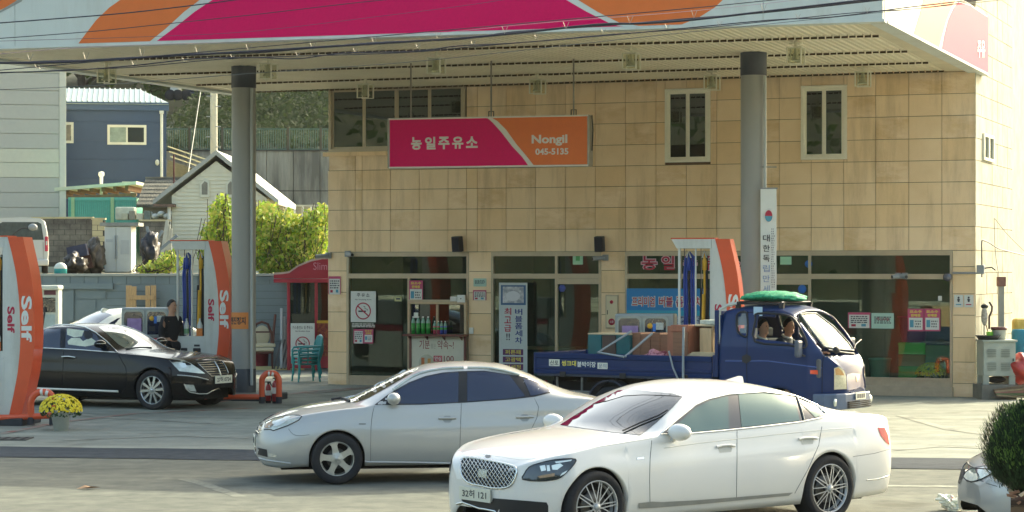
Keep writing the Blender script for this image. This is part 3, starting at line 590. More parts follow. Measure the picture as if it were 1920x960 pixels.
# things behind the right window
def inside(name, label, cat, px, py, v, z=.1):
    u, _ = fb(px, py, v); return thing(name, label, cat, mat=BF @ Matrix.Translation((u, v, z)))
t = inside('flower_pot', 'white pot of yellow chrysanthemums standing inside the right window', 'potted plant', 1746, 690, .38, .12); FP1 = t
t = inside('storage_chest', 'grey green chest behind the flower pot inside the right window', 'chest', 1752, 680, .95, .1); obj('box', MB().bbox(-.45, .45, -.3, .3, 0, .95, .02), M('chest grey green', '6f9088', .5, var=.1), t); obj('lid', MB().bbox(-.47, .47, -.32, .32, .95, 1.02, .02), M('chest lid', '3b5c86', .5, var=.1), t)
t = inside('plastic_tub', 'purple plastic tub on top of the green crates behind the glass', 'tub', 1713, 650, .8, 1.12); obj('tub', MB().lathe([(.25, 0), (.32, .5), (.34, .5), (.34, .53), (.3, .53), (.24, .03), (0, .03)], n=24), M('purple plastic', '86286e', .4, var=.08), t); obj('foot', MB().lathe([(0, -.01), (.25, -.01), (.25, .0)], n=24), M('purple plastic', '86286e'), t)
for k, (c, lb) in enumerate((('2b50a0', 'blue crate at the bottom of the crate stack behind the glass'), ('3fae55', 'green crate in the lower crate stack behind the glass'), ('a06a3a', 'brown carton in the crate stack behind the glass'), ('4cc060', 'bright green crate right under the purple tub'))):
    t = inside('crate', lb, 'crate', 1713, 680, .8, .1 + k * .25); obj('box', MB().bbox(-.28, .28, -.22, .22, 0, .245, .01), M('crate ' + c, c, .5, var=.06), t); obj('rim', MB().box(-.29, .29, -.23, .23, .20, .235), M('crate ' + c, c), t)
t = inside('bucket', 'pale teal bucket behind the glass right of the truck', 'bucket', 1650, 690, .6, .1); obj('bucket', MB().lathe([(.17, 0), (.23, .62), (.25, .62), (.25, .66), (.22, .66), (.16, .02), (0, .02)], n=24), M('teal bucket', '7fb5ae', .4, var=.06), t); obj('handle', MB().tube([(-.24, 0, .64), (0, -.18, .56), (.24, 0, .64)], .008), GREYP, t)
t = inside('glass_vases', 'clear glass vase beside the flower pot behind the right window', 'vase', 1771, 690, .45, .3); obj('vase', MB().lathe([(0, 0), (.08, 0), (.16, .2), (.13, .38), (.17, .45)], n=22), GLASS('vase glass', 'cfe4dc', .2, through=.9), t); obj('rim', MB().lathe([(.17, .45), (.18, .46), (.17, .47)], n=22), GLASS('vase glass', 'cfe4dc'), t)
t = inside('desk', 'desk with a dark chair deep inside the middle shop', 'desk', 1030, 640, 2.2, .1); obj('top', MB().bbox(-.8, .8, -.4, .4, .7, .75, .01), WOODL if 'WOODL' in globals() else WDL, t)
for x in (-.75, .75): obj('leg', MB().box(x - .02, x + .02, -.38, .38, 0, .7), GREYP, t)
# ---------------------------------------------------------------- flower pots
YEL = M('yellow petals', 'd8bd12', .6, var=.25, scale=40); YEL2 = M('yellow petals light', 'e8d431', .6, var=.15, scale=40); GRN = M('dark leaf', '2d4a24', .7, var=.3, scale=20); POT = M('white pot plastic', 'c3c8c0', .45, var=.06)
def flowerpot(t, seed, s=1.0):
    r = random.Random(seed)
    obj('pot', MB().lathe([(0, 0), (.115 * s, 0), (.155 * s, .30 * s), (.168 * s, .30 * s), (.168 * s, .34 * s), (.15 * s, .34 * s), (.14 * s, .3 * s), (0, .3 * s)], n=28), POT, t)
    lv = MB(); fl = MB()
    def dome(rad, hh, low):
        a = r.uniform(0, 2 * math.pi); q = math.sqrt(r.random()); th = q * math.pi * .5
        return Vector((rad * math.sin(th) * math.cos(a), rad * math.sin(th) * math.sin(a), low + hh * math.cos(th)))
    for i in range(300):
        p = dome(.31 * s, .24 * s, .30 * s) * 1.0; d = Vector((r.uniform(-1, 1), r.uniform(-1, 1), r.uniform(-.3, 1))).normalized() * .05 * s; e = d.orthogonal().normalized() * .018 * s; p.z -= .07 * s
        lv.add([p, p + d * .5 + e, p + d, p + d * .5 - e], [(0, 1, 2, 3)])
    for i in range(620):
        p = dome(.345 * s, .27 * s, .33 * s); p.z = max(p.z, .30 * s); nrm = (p - Vector((0, 0, .25 * s))).normalized(); u = nrm.orthogonal().normalized(); w = nrm.cross(u); rad = r.uniform(.016, .027) * s
        vs = [p + nrm * .012 * s] + [p + (u * math.cos(k * math.pi / 3) + w * math.sin(k * math.pi / 3)) * rad for k in range(6)]
        fl.add(vs, [(0, 1 + k, 1 + (k + 1) % 6) for k in range(6)], i % 2)
    stuff(obj('leaves', lv, GRN, t)); stuff(obj('flowers', fl, [YEL, YEL2], t))
    obj('stem', MB().cyl((0, 0, .28 * s), (0, 0, .42 * s), .03 * s), GRN, t)
flowerpot(FP1, 2, .95)
t = thing('flower_pot', 'white pot of yellow chrysanthemums beside the orange guard pipe at lower left', 'potted plant', gp(114, 808)); flowerpot(t, 1, 1.0)
# ================================================================= canopy
CZ = 6.72; FT = 7.98
A_, B_, C_, D_c = Vector((6.1, 37.7, 0)), Vector((9.99, 48.2, 0)), Vector((-6.6, 53.6, 0)), Vector((-11.08, 42.89, 0))
R_ = RC - TB * .1 - NB * .03
CANW = M('canopy white panel', 'c9cfc8', .45, var=.06, scale=.6, world=True); CANB = M('canopy beige trim', 'd3c9ac', .6, var=.12, scale=1.5, world=True)
streak(CANW, 1.2, .88)
STRIP = M('beige ceiling strip', 'e6dec4', .45, col2='d6ccae', scale=.8, mixs=(.3, .7), world=True); GAP = M('ceiling gap', '4a3a24', .9, var=0)
MAG = M('magenta panel', 'd8005c', .5, var=.05, scale=20, spec=.12); ORA = M('orange panel', 'dc7030', .45, var=.04, scale=6, spec=.3)
can = thing('station_canopy', 'wide filling station canopy with a white fascia of magenta and orange waves', 'canopy', loc=(A_.x, A_.y, 0))
def plane2(P, Q):
    d = (Q - P).normalized(); return P, d, Vector((d.y, -d.x, 0))
def vpanel(P, Q, z0, z1, th, name, mat, par, out):
    """upright slab along P-Q; out = direction it thickens away from"""
    mb = MB(); o = out * th
    vs = [P + Vector((0, 0, z0)), Q + Vector((0, 0, z0)), Q + o + Vector((0, 0, z0)), P + o + Vector((0, 0, z0))]; vs += [v + Vector((0, 0, z1 - z0)) for v in vs]
    mb.add(vs, [(0, 3, 2, 1), (4, 5, 6, 7), (0, 1, 5, 4), (1, 2, 6, 5), (2, 3, 7, 6), (3, 0, 4, 7)]); return obj(name, mb, mat, par, frame=Matrix.Identity(4))
nf = Vector((-(A_ - D_c).normalized().y * -1, 0, 0)); df = (A_ - D_c).normalized(); nF = Vector((df.y, -df.x, 0)); nF = nF if nF.y < 0 else -nF
dr = (B_ - A_).normalized(); nR = Vector((dr.y, -dr.x, 0)); nR = nR if nR.x > 0 else -nR
dl = (C_ - D_c).normalized(); nL = Vector((-dl.y, dl.x, 0)); nL = nL if nL.x < 0 else -nL
nseg = 9
for i in range(nseg):
    P, Q = D_c.lerp(A_, i / nseg) + df * .004, D_c.lerp(A_, (i + 1) / nseg) - df * .004
    vpanel(P, Q, CZ + .05, FT, .12, 'fascia_panel', CANW, can, -nF)
for i in range(6):
    P, Q = A_.lerp(B_, i / 6) + dr * .004, A_.lerp(B_, (i + 1) / 6) - dr * .004
    if i == 0: P = P + dr * .13
    vpanel(P, Q, CZ + .05, FT, .12, 'fascia_panel', CANW, can, -nR)
for i in range(6):
    P, Q = D_c.lerp(C_, i / 6) + dl * .004, D_c.lerp(C_, (i + 1) / 6) - dl * .004
    if i == 0: P = P + dl * .13
    vpanel(P, Q, CZ + .05, FT, .12, 'fascia_panel', CANW, can, -nL)
vpanel(D_c + nF * .03 - df * .03, A_ + nF * .03 + df * .03, CZ, CZ + .046, .3, 'fascia_lip', CANW, can, -nF)
vpanel(A_ + nR * .03 + dr * .31, B_ + nR * .03, CZ, CZ + .046, .3, 'fascia_lip', CANW, can, -nR); vpanel(D_c + nL * .03 + dl * .31, C_ + nL * .03, CZ, CZ + .046, .3, 'fascia_lip', CANW, can, -nL)
rf = MB(); rf.add([v + Vector((0, 0, z)) for z in (FT - .35, FT - .25) for v in (D_c + df * .15 - nF * .13, A_ - df * .15 - nF * .13, R_ - TB * .1, C_ + TB * .2 - NB * .1)], [(3, 2, 1, 0), (4, 5, 6, 7), (0, 1, 5, 4), (1, 2, 6, 5), (2, 3, 7, 6), (3, 0, 4, 7)])
obj('roof_deck', rf, M('roof deck', '8a8d88', .7, var=.1), can, frame=Matrix.Identity(4))
def PB2(s, t, z): 
    p = D_c.lerp(A_, s).lerp(C_.lerp(R_, s), t); return Vector((p.x, p.y, z))
def patchq(s0, s1, t0, t1, z0, z1, mb): 
    vs = [PB2(s, t, z) for z in (z0, z1) for t in (t0, t1) for s in (s0, s1)]
    mb.add(vs, [(0, 2, 3, 1), (4, 5, 7, 6), (0, 1, 5, 4), (2, 6, 7, 3), (0, 4, 6, 2), (1, 3, 7, 5)]); return mb
S0, S1, T0 = .03, .970, .035
ed = MB(); patchq(0.008, .992, .012, T0, CZ + .048, CZ + .06, ed); patchq(0.008, S0, T0, .995, CZ + .048, CZ + .06, ed); patchq(S1, .992, T0, .995, CZ + .048, CZ + .06, ed); obj('ceiling_border', ed, CANB, can, frame=Matrix.Identity(4))
obj('ceiling_back', patchq(S0, S1, T0, .995, CZ + .13, CZ + .15, MB()), GAP, can, frame=Matrix.Identity(4))
trow = [T0, .26, .55, .79, .992]; NSTR = 122; rest = MB(); rs = random.Random(8)
for j in range(4):
    for i in range(NSTR):
        s0 = S0 + (S1 - S0) * i / NSTR; s1 = S0 + (S1 - S0) * (i + 1) / NSTR; g = (s1 - s0) * .07
        dz = rs.uniform(-.003, .004); mb = MB() if i >= NSTR - 73 else rest
        a, b = trow[j] + .004, trow[j + 1] - .006 - rs.uniform(0, .002)
        z0 = CZ + .055 + dz; m_ = (s1 - s0) * .14
        vs = [PB2(s0 + g, a, z0 + .03), PB2(s0 + g + m_, a, z0), PB2(s1 - g - m_, a, z0), PB2(s1 - g, a, z0 + .03), PB2(s0 + g, b, z0 + .03), PB2(s0 + g + m_, b, z0), PB2(s1 - g - m_, b, z0), PB2(s1 - g, b, z0 + .03)]
        mb.add(vs, [(0, 1, 5, 4), (1, 2, 6, 5), (2, 3, 7, 6), (3, 2, 1, 0), (4, 5, 6, 7)])
        if mb is not rest: obj('ceiling_strip', mb, STRIP, can, frame=Matrix.Identity(4))
stuff(obj('ceiling_strip', rest, STRIP, can, frame=Matrix.Identity(4)))
for j in range(1, 5):
    em = MB()
    for i in range(NSTR):
        s0 = S0 + (S1 - S0) * i / NSTR; ds = (S1 - S0) / NSTR; patchq(s0 + ds * .1, s0 + ds * .9, trow[j] - .0015 - .004 * (j == 4), trow[j] + .0005 - .004 * (j == 4), CZ + .018 + rs.uniform(0, .008), CZ + .057, em)
    stuff(obj('dark_strip_end', em, GAP, can, frame=Matrix.Identity(4)))  # solid dark dashes painted for the shade inside the hollow strip ends
for j in range(1, 5): obj('ceiling_joist', patchq(S0, S1, trow[j] - .003 + (.001 if j < 4 else -.004), trow[j] + .0035 - (.002 if j == 4 else 0), CZ + .085, CZ + .12, MB()), GAP, can, frame=Matrix.Identity(4))
def onplane(px, py, P, nrm, off):
    d = ray(px, py); k = ((P + nrm * off) - EYE).dot(nrm) / d.dot(nrm); return EYE + d * k
def fshape(px, P, nrm, mat, name, par, off=.004, th=.003, sm=0):
    if sm: px = smoothpoly(px, sm)
    pts = [onplane(x, y, P, nrm, off) for x, y in px]
    for p in pts: p.z = min(max(p.z, CZ + .06), FT - .03)
    n = len(pts); r = geometry.delaunay_2d_cdt([Vector(p) for p in px], [(i, (i + 1) % n) for i in range(n)], [], 1, 1e-6)
    mb = MB()
    if len(r[0]) == n:
        back = [p - nrm * th for p in pts]; mb.add(pts + back, [tuple(f) for f in r[2]] + [(i, (i + 1) % n, n + (i + 1) % n, n + i) for i in range(n)])
    else: mb.add(pts, [tuple(range(n))])
    return obj(name, mb, mat, par, frame=Matrix.Identity(4))
fshape([(147, 88), (160, 64), (180, 38), (205, 14), (228, -2), (262, -26), (300, -50), (340, -75), (560, -75), (460, -48), (410, -22), (374, 0), (345, 22), (310, 54), (281, 84)], A_, nF, ORA, 'orange_wave', can)
fshape([(294, 84), (330, 50), (365, 22), (398, 0), (430, -22), (480, -50), (600, -75), (900, -75), (1000, -45), (1062, 0), (1100, 22), (1150, 47), (1168, 57)], A_, nF, MAG, 'magenta_wave', can)
fshape([(1084, 0), (1120, 22), (1160, 42), (1198, 53), (1240, 55), (1278, 49), (1310, 33), (1340, 14), (1355, 0), (1378, -30), (1400, -85), (960, -80), (1030, -38)], A_, nF, ORA, 'orange_wave', can)
fshape([(-145, -60), (60, -60), (32, 0), (18, 10), (0, 19), (-145, 60)], A_, nF, ORA, 'orange_wave', can); fshape([(62, -60), (68, -60), (40, 3), (0, 24), (-145, 66), (-145, 61), (0, 20), (33, 0)], A_, nF, M('grey trim line', '8d9088', .5, var=0), 'grey_line', can, .006)
fshape([(1731, -60), (1731, 0), (1725, 25), (1713, 71), (1761, 98), (1767, 65), (1775, 37), (1785, 12), (1793, -2), (1810, -20), (1830, -60)], A_, nR, ORA, 'orange_wave', can)
fshape([(1766, 101), (1771, 65), (1778, 37), (1788, 15), (1797, 4), (1820, -20), (1853, -50), (1853, 142)], A_, nR, MAG, 'magenta_wave', can)
tm = text_mb('주유', 0, 1, 0, 1, 0, bold=.03)
P0_ = onplane(1833, 92, A_, nR, .012); k1 = (onplane(1847, 92, A_, nR, .012) - P0_); kz = .36
tm.v = [P0_ + k1 * v.x + Vector((0, 0, -kz / 2 + kz * v.z)) for v in tm.v]; stuff(obj('fascia_lettering', tm, M('white lettering', 'dde0da', .5, var=0), can, frame=Matrix.Identity(4)))
# pillars
COLG = M('grey painted steel', '94948e', .38, var=.06, scale=1.2, world=True, stretch=(1, 1, .2)); COLD = M('dark grey band', '3c4046', .5, var=.12); 
def pillar(px, D, lb, ttop):
    X = (px - CX) / F * D; t = thing('canopy_pillar', lb, 'pillar', (X, D, 0))
    obj('shaft', MB().lathe([(.245, .62), (.245, CZ - .38)], n=40), COLG, t); obj('base_band', MB().lathe([(.251, .1), (.251, .62), (.245, .63)], n=40), COLD, t); obj('top_band', MB().lathe([(.245, CZ - .381), (.252, CZ - .38), (.252, CZ + .06)], n=40), COLD, t)
    obj('drain_pipe', MB().cyl((.19, -.24, .3), (.19, -.24, CZ - .4), .03, n=12), M('pale pipe', 'a9aea9', .4, var=.05), t)
    return t
P1 = pillar(457, 46.7, 'round grey canopy pillar with the orange notice, left of centre', 0); P2 = pillar(1413, 43.7, 'round grey canopy pillar with the tall white banner, behind the truck', 0)
t = thing('orange_notice', 'orange notice with dark lettering wrapped on the left pillar', 'notice', (P1.matrix_world.translation.x, 46.7, 0))
mb = MB(); z0, z1 = 2.65 + (505 - 617) / 92.7, 2.65 + (505 - 586) / 92.7
n_ = 14; a0, a1 = R(180 + 8), R(180 + 118); vs = [(.256 * math.cos(a0 + (a1 - a0) * i / n_), .256 * math.sin(a0 + (a1 - a0) * i / n_), z) for i in range(n_ + 1) for z in (z0, z1)]
mb.add(vs, [(2 * i, 2 * i + 2, 2 * i + 3, 2 * i + 1) for i in range(n_)], 0, True); obj('sheet', mb, M('notice orange', 'd8843f', .6, var=.06), t)
tm = text_mb('엔진정지', 0, 1, 0, 1, 0, bold=.03); tm.v = [Vector((.260 * math.cos(a0 + (a1 - a0) * (.12 + .76 * v.x)), .260 * math.sin(a0 + (a1 - a0) * (.12 + .76 * v.x)), z0 + .09 + (z1 - z0 - .18) * v.z)) for v in tm.v]; stuff(obj('lettering', tm, INK, t))
# banner on the right pillar
DB = 43.35; sB_ = F / DB; t = thing('pillar_banner', 'narrow white cloth banner with Korean lettering and round emblem on the right pillar', 'banner', ((1441 - CX) / sB_, DB, 0))
zt_, zb_ = 2.65 + (505 - 353) / sB_, 2.65 + (505 - 560) / sB_; w = 15 / sB_
mb = MB(); n_ = 16; vs = [(x, .02 * math.sin(k * 1.3) * (1 if x > 0 else .3), zb_ + (zt_ - zb_) * k / n_) for k in range(n_ + 1) for x in (-w, 0, w)]
mb.add(vs, [(3 * k + j, 3 * k + j + 1, 3 * k + j + 4, 3 * k + j + 3) for k in range(n_) for j in (0, 1)], 0, True); CLB = M('banner cloth', 'd5dad4', .7, var=.04); obj('cloth', mb, CLB, t)
obj('hem_rod', MB().cyl((-w - .02, 0, zt_), (w + .02, 0, zt_), .014), GREYP, t); obj('bracket', MB().tube([(w, .0, zt_ + .4), (-.28, .25, zt_ + .42), (-.28, .25, zt_)], .01), GREYP, t)
mb = MB(); c = (-.0, -.03, 2.65 + (505 - 405) / sB_); mb.prism([(c[0] + .07 * math.cos(a), c[2] + .11 * math.sin(a)) for a in [math.pi * k / 10 for k in range(11)]], -.032, -.029); obj('emblem_red', mb, PRED, t)
mb = MB(); mb.prism([(c[0] + .07 * math.cos(a), c[2] + .11 * math.sin(a)) for a in [math.pi + math.pi * k / 10 for k in range(11)]], -.032, -.029); obj('emblem_blue', mb, PBLUE, t)
for i, ch_ in enumerate('대한독립만세'): 
    z = 2.65 + (505 - 440 - i * 19) / sB_; stuff(obj('lettering', text_mb(ch_, -.11, .02, z - .13, z, -.03, bold=.01), INK if i < 3 else col('banner pale ink', '7f95b5'), t))
stuff(obj('small_lettering', lines(MB(), .05, .12, zb_ + .2, zt_ - .75, 26, -.03, seed=5), col('ink grey', '6d7176'), t))
# hanging sign
sx = lambda x: 95.0 * (1 + (x - 918) / 15000.0)
Pl, Pr = at(728, 0, F / sx(728)), at(1103, 0, F / sx(1103)); Pl.z = Pr.z = 0
dS = (Pr - Pl).normalized(); ang = math.atan2(dS.y, dS.x); zt_ = 2.65 + (505 - 218.5) / 95; zb_ = 2.65 + (505 - 313.5) / 95; wS = (Pr - Pl).length / 2; mid = (Pl + Pr) / 2
t = thing('hanging_sign', 'magenta and orange light box sign lettered Nongil 045-5135 hung under the canopy', 'sign', mat=Matrix.Translation((mid.x, mid.y, zb_)) @ Matrix.Rotation(ang, 4, 'Z')); h = zt_ - zb_
obj('light_box', MB().bbox(-wS - .02, wS + .02, .0, .30, 0, h, .012), M('sign metal', '8f8a7c', .4, .5, var=.12), t)
def sp(px, py): 
    s_ = sx(px); P = at(px, py, F / s_); q = t.matrix_world.inverted() @ P; return q.x, q.z
def splate(px, mat, name, y, sm=0):
    if sm: px = smoothpoly(px, sm)
    return obj(name, MB().prism([sp(*p) for p in px], y, y - .004), mat, t)
splate([(731, 225), (900, 221), (912, 221), (925, 229), (942, 248), (962, 274), (980, 293), (991, 309.5), (731, 313.5)], MAG, 'magenta_face', -.002)
splate([(919, 220), (1101, 217), (1101, 308), (1000, 309.5), (985, 292), (968, 272), (948, 244), (932, 228)], ORA, 'orange_face', -.003)
SWH = M('sign cream white', 'd3cbbd', .5, var=0)
splate([(912, 219), (919, 219), (933, 227), (949, 243), (969, 271), (986, 291), (1001, 310), (991, 310.5), (979, 294), (961, 275), (941, 249), (924, 230)], SWH, 'white_swoosh', -.007)
for nm, q in (('sign_border', [(729, 222), (1103, 215), (1103, 218), (729, 225)]), ('sign_border', [(729, 313), (1103, 308.5), (1103, 311.5), (729, 316)])): splate(q, SWH, nm, -.005)
for s, (x0, y0, x1, y1) in (('농', (771, 281, 791, 257)), ('일', (797, 280.5, 817, 256.5)), ('주', (822, 280, 843, 256)), ('유', (848, 279, 869, 256)), ('소', (874, 277.5, 896, 255.5)), ('Nongil', (997, 274, 1064, 252)), ('045-5135', (1004, 290.5, 1066, 277.5))):
    (xa, za), (xb, zb2) = sp(x0, y0), sp(x1, y1); stuff(obj('lettering', text_mb(s, xa, xb, za, zb2, -.0085, bold=.035), SWH, t))
for px, yt in ((766, 122), (917, 117), (1072, 118)):
    xa, za = sp(px, 214); obj('hanger_rod', MB().cyl((xa, .15, h), (xa, .15, CZ - zb_ + .06), .018, n=8), M('rod steel', '8a8377', .5, .4, var=.1), t); obj('turnbuckle', MB().tube([(xa - .05, .15, h), (xa - .05, .15, h + .11), (xa + .05, .15, h + .11), (xa + .05, .15, h)], .012), BLK, t)
obj('side_cabling', MB().tube([(wS + .05, .1, h), (wS + .07, .1, h * .7), (wS + .05, .1, h * .3)], .012), BLK, t)
# canopy lamps
LG = GLASS('lamp cage glass', 'f4f4ea', .03, through=.97); LFR = M('lamp frame cream', 'dedac4', .5, var=.1); BELL = M('lamp bell', 'd8d6c0', .25, .3, var=.1)
lamp0 = None
for i, (px, yt, lb) in enumerate(((200, 121, 'faint caged canopy lamp at the far left'), (503, 113, 'caged canopy lamp just right of the left pillar'), (685, 152, 'caged canopy lamp over the upper left window'), (818, 102, 'caged canopy lamp above the left half of the hanging sign'), (1008, 143, 'caged canopy lamp above the right half of the hanging sign'), (1184, 93, 'caged canopy lamp right of the hanging sign, near row'), (1335, 135, 'caged canopy lamp over the middle upper window'), (1492, 82, 'caged canopy lamp right of the bannered pillar, near row'), (1618, 128, 'caged canopy lamp over the right upper window'))):
    s_ = (505 - yt) / (CZ - H); D = F / s_; m = Matrix.Translation(((px - CX) / s_, D, CZ)) @ Matrix.Rotation(-PHI, 4, 'Z')
    if lamp0 is None:
        lamp0 = t = thing('canopy_lamp', lb, 'lamp', mat=m, group='caged lamps under the canopy'); q = .13
        fr = MB()
        for a in (-q, q):
            for b in (-q, q): fr.box(a - .012, a + .012, b - .012, b + .012, -.36, -.08)
        fr.box(-q - .012, q + .012, -q - .014, -q + .010, -.375, -.36); fr.box(-q - .012, q + .012, q - .010, q + .014, -.375, -.36); fr.box(-q - .01, q + .01, -q, q, -.08, -.06)
        obj('cage', fr, LFR, t); obj('glass', MB().box(-q, q, -q, -q + .003, -.355, -.085), LG, t); obj('glass', MB().box(-q, q, q - .003, q, -.355, -.085), LG, t)
        obj('bell', MB().lathe([(.03, -.09), (.045, -.16), (.06, -.24), (.105, -.30), (.108, -.31)], n=20), BELL, t); obj('stem', MB().cyl((0, 0, -.06), (0, 0, .05), .03).box(-.12, .12, -.03, .03, .0, .02), LFR, t)
    else: dup(lamp0, lb, m)
# ================================================================= pumps
PWH = M('pump white', 'c9cdc6', .35, coat=.3, var=.05); POR = M('pump orange red', 'd9542c', .35, coat=.4, var=.06, scale=3); streak(PWH, 3, .85)
HB = M('hose blue', '1d3f96', .45, var=.1); HK = M('hose black', '16181e', .5, var=.1); HY_ = M('hose yellow', 'd9a62a', .45, var=.1)
SILV = M('pump silver', '9aa09f', .4, .5, var=.08)
CURV = [(3.2, .66, .93), (2.9, .74, 1.0), (2.5, .82, 1.08), (2.0, .87, 1.125), (1.5, .885, 1.13), (1.0, .85, 1.09), (.6, .78, 1.01), (.15, .68, .90)]
def cint(z, k): return interp(sorted((c[0], c[k]) for c in CURV), z)
def make_pump(mat, label, term=True):
    t = thing('fuel_pump', label, 'fuel pump', mat=mat); dep = .46
    zz = [.15 + (3.2 - .15) * i / 24 for i in range(25)]
    obj('white_side_panel', MB().prism([(.60, .15), (.60, 3.2)] + [(cint(z, 1), z) for z in reversed(zz)], 0, dep), PWH, t)
    fo = obj('orange_fin', MB().prism([(cint(z, 1) + .003, z) for z in zz] + [(cint(z, 2), z) for z in reversed(zz)], -.012, dep + .01), POR, t)
    obj('head_slab', MB().prism([(-.14, 3.2), (-.04, 3.03), (.595, 3.03), (.595, 3.2)], .0, dep), PWH, t); obj('head_edge', MB().box(-.15, .655, -.008, dep + .008, 3.202, 3.222), POR, t)
    po = MB(); po.box(-.02, .02, .02, .08, 1.14, 3.03); po.box(.29, .315, .02, .07, 1.14, 3.03); po.box(.565, .598, .02, dep, 1.14, 3.03); obj('post', po, PWH, t)
    obj('back_rail', MB().box(.02, .03, dep - .04, dep, 1.14, 3.03).box(.33, .34, dep - .04, dep, 1.14, 3.03), M('dark rail', '2f333c', .5, var=.1), t)
    for i, (x, c, z1) in enumerate(((.06, HB, 1.2), (.10, HB, 1.2), (.145, HK, 1.3), (.19, HB, 1.25), (.235, HB, 1.25))):
        obj('hose', MB().tube([(x, .25, z1), (x + .01, .24, 1.9), (x - .005, .24, 2.5), (x + .02, .25, 2.85), (.15, .25, 2.96)], .021, 8), c, t)
    for x, c, zt2 in ((.37, HK, 2.2), (.43, HY_, 2.95), (.47, HK, 2.9), (.50, HK, 2.3)):
        obj('hose', MB().tube([(x - (.05 if c is HY_ else 0), .2, 1.15), (x, .2, 1.7), (x + .01, .21, 2.3), (x, .22, zt2)], .024, 8), c, t)
    obj('hose', MB().tube([(.40, .12, 1.12), (.415, .11, 1.6), (.43, .12, 2.2)], .026, 8), HY_, t)
    for x, c in ((.15, HB), (.44, HY_)): obj('hook', MB().tube([(x - .04, .18, 2.86), (x, .18, 2.98), (x + .04, .18, 2.86)], .015, 6), PWH, t); obj('hose_weight', MB().lathe([(0, 2.62), (.04, 2.64), (.045, 2.8), (.02, 2.88)], (x, .2, 0), 'z', 12), c, t)
    for x in (.17, .45):
        b = obj('spray_bottle', MB().lathe([(0, 1.27), (.055, 1.28), (.055, 1.48), (.03, 1.55), (.018, 1.57), (.018, 1.62), (0, 1.62)], (x, .1, 0), 'z', 16), M('bottle white', 'c9cfc8', .4, var=.08), t); obj('label_band', MB().lathe([(.056, 1.31), (.056, 1.41)], (x, .1, 0), 'z', 16), M('label green', '6f9a72', .5, var=.2, scale=40), b)
    obj('shelf', MB().box(-.02, .598, .0, dep, 1.14, 1.26), PWH, t)
    obj('lower_body', MB().bbox(-.02, .60, .0, dep, .15, 1.14, .01), PWH, t)
    hs = obj('nozzle_holster', MB().bbox(.34, .50, -.03, .05, .62, 1.02, .02), BLK, t); obj('nozzle', MB().tube([(.42, -.06, .95), (.42, -.08, .80), (.38, -.13, .70)], .028, 8), HY_, hs); obj('nozzle_lever', MB().tube([(.42, -.06, .93), (.44, -.12, .84)], .014, 6), BLK, hs)
    obj('holster_label', MB().box(.36, .48, -.006, -.0005, 1.05, 1.09), INK, t); hs = obj('nozzle_holster', MB().bbox(.08, .22, -.03, .05, .62, 1.02, .02), BLK, t); obj('nozzle', MB().tube([(.15, -.06, .95), (.15, -.08, .80), (.11, -.13, .70)], .028, 8), HB, hs)
    obj('warning_box', MB().box(.37, .52, .0, .06, 1.262, 1.268).box(.40, .52, .03, .06, 1.268, 1.42), M('warning orange', 'd87f35', .5, var=.2, scale=30), t)
    obj('hose', MB().tube([(.40, .05, 1.1), (.33, -.1, .7), (.32, -.16, .35), (.42, -.18, .2), (.5, -.14, .3), (.46, -.08, .7)], .018, 8), HY_, t)
    for s, x0, x1, z0, z1, m, y in (('Self', .655, .785, 1.57, 2.02, M('self red', 'b01f40', .5, var=0), -.004), ('Self', .905, 1.09, 1.42, 2.2, CAPW, -.016)):
        c = text_mb(s, 0, 1, 0, 1, 0, bold=.03); mb = MB(); mb.add([Vector((x0 + v.z * (x1 - x0), y, z1 - v.x * (z1 - z0))) for v in c.v], c.f); stuff(obj('self_lettering', mb, m, t))
    if term:
        bo = obj('terminal_housing', MB().bbox(-1.19, -.10, .0, .42, 1.22, 1.84, .03), SILV, t)
        def arch(x0, x1, z0, z1): 
            w_ = x1 - x0; return [(x0, z0), (x1, z0)] + [(x1 - (1 - math.cos(a)) * w_ * .18, z1 - .07 + .07 * math.sin(a)) for a in [R(10 * k) for k in range(10)]] + [(x0 + (1 - math.sin(a)) * w_ * .18, z1 - .07 + .07 * math.cos(a)) for a in [R(10 * k) for k in range(10)]]
        for k, x0 in enumerate((-1.15, -.66)):
            x1 = x0 + .46
            a = arch(x0, x1, 1.27, 1.79); fr = obj('screen_frame', MB().prism(a, -.018, .0), M('arch silver', 'a9b0ae', .3, .6, var=.05), t)
            a = arch(x0 + .035, x1 - .035, 1.29, 1.755); obj('screen', MB().prism(a, -.022, -.0185), M('screen dark', '262a3c', .08, coat=1, var=.1), fr)
            if k == 0: obj('display', MB().box(x0 + .1, x1 - .06, -.026, -.0225, 1.30, 1.62), M('display violet', '6d5f86', .3, emit=.12, var=.25, scale=9), fr)
            else:
                obj('card_logo', MB().lathe([(0, -.026), (.05, -.026), (.05, -.0225)], (x0 + .13, 0, 1.62), 'y', 16), HY_, fr); obj('keypad', MB().box(x0 + .07, x0 + .2, -.027, -.0225, 1.36, 1.46), BLK, fr); obj('card_slot', MB().box(x0 + .27, x0 + .38, -.027, -.0225, 1.34, 1.47), BLK, fr); obj('price_panel', MB().box(x0 + .24, x0 + .38, -.026, -.0225, 1.55, 1.68), M('price panel', 'b9bdb4', .5, var=.2, scale=30), fr); obj('button_panel', MB().box(x0 + .18, x0 + .235, -.026, -.0225, 1.52, 1.66), BLU, fr)
        obj('red_band', MB().box(-1.17, -.12, .006, .4, 1.06, 1.218), M('band red', 'a5203f', .4, var=.05), t); obj('terminal_body', MB().bbox(-1.15, -.12, .01, .4, .15, 1.058, .01), PWH, t)
    return t
def pumpmat(px0, D, rz, sc=1.0): return Matrix.Translation(((px0 - CX) / F * D, D, 0)) @ Matrix.Rotation(rz, 4, 'Z') @ Matrix.Scale(sc, 4)
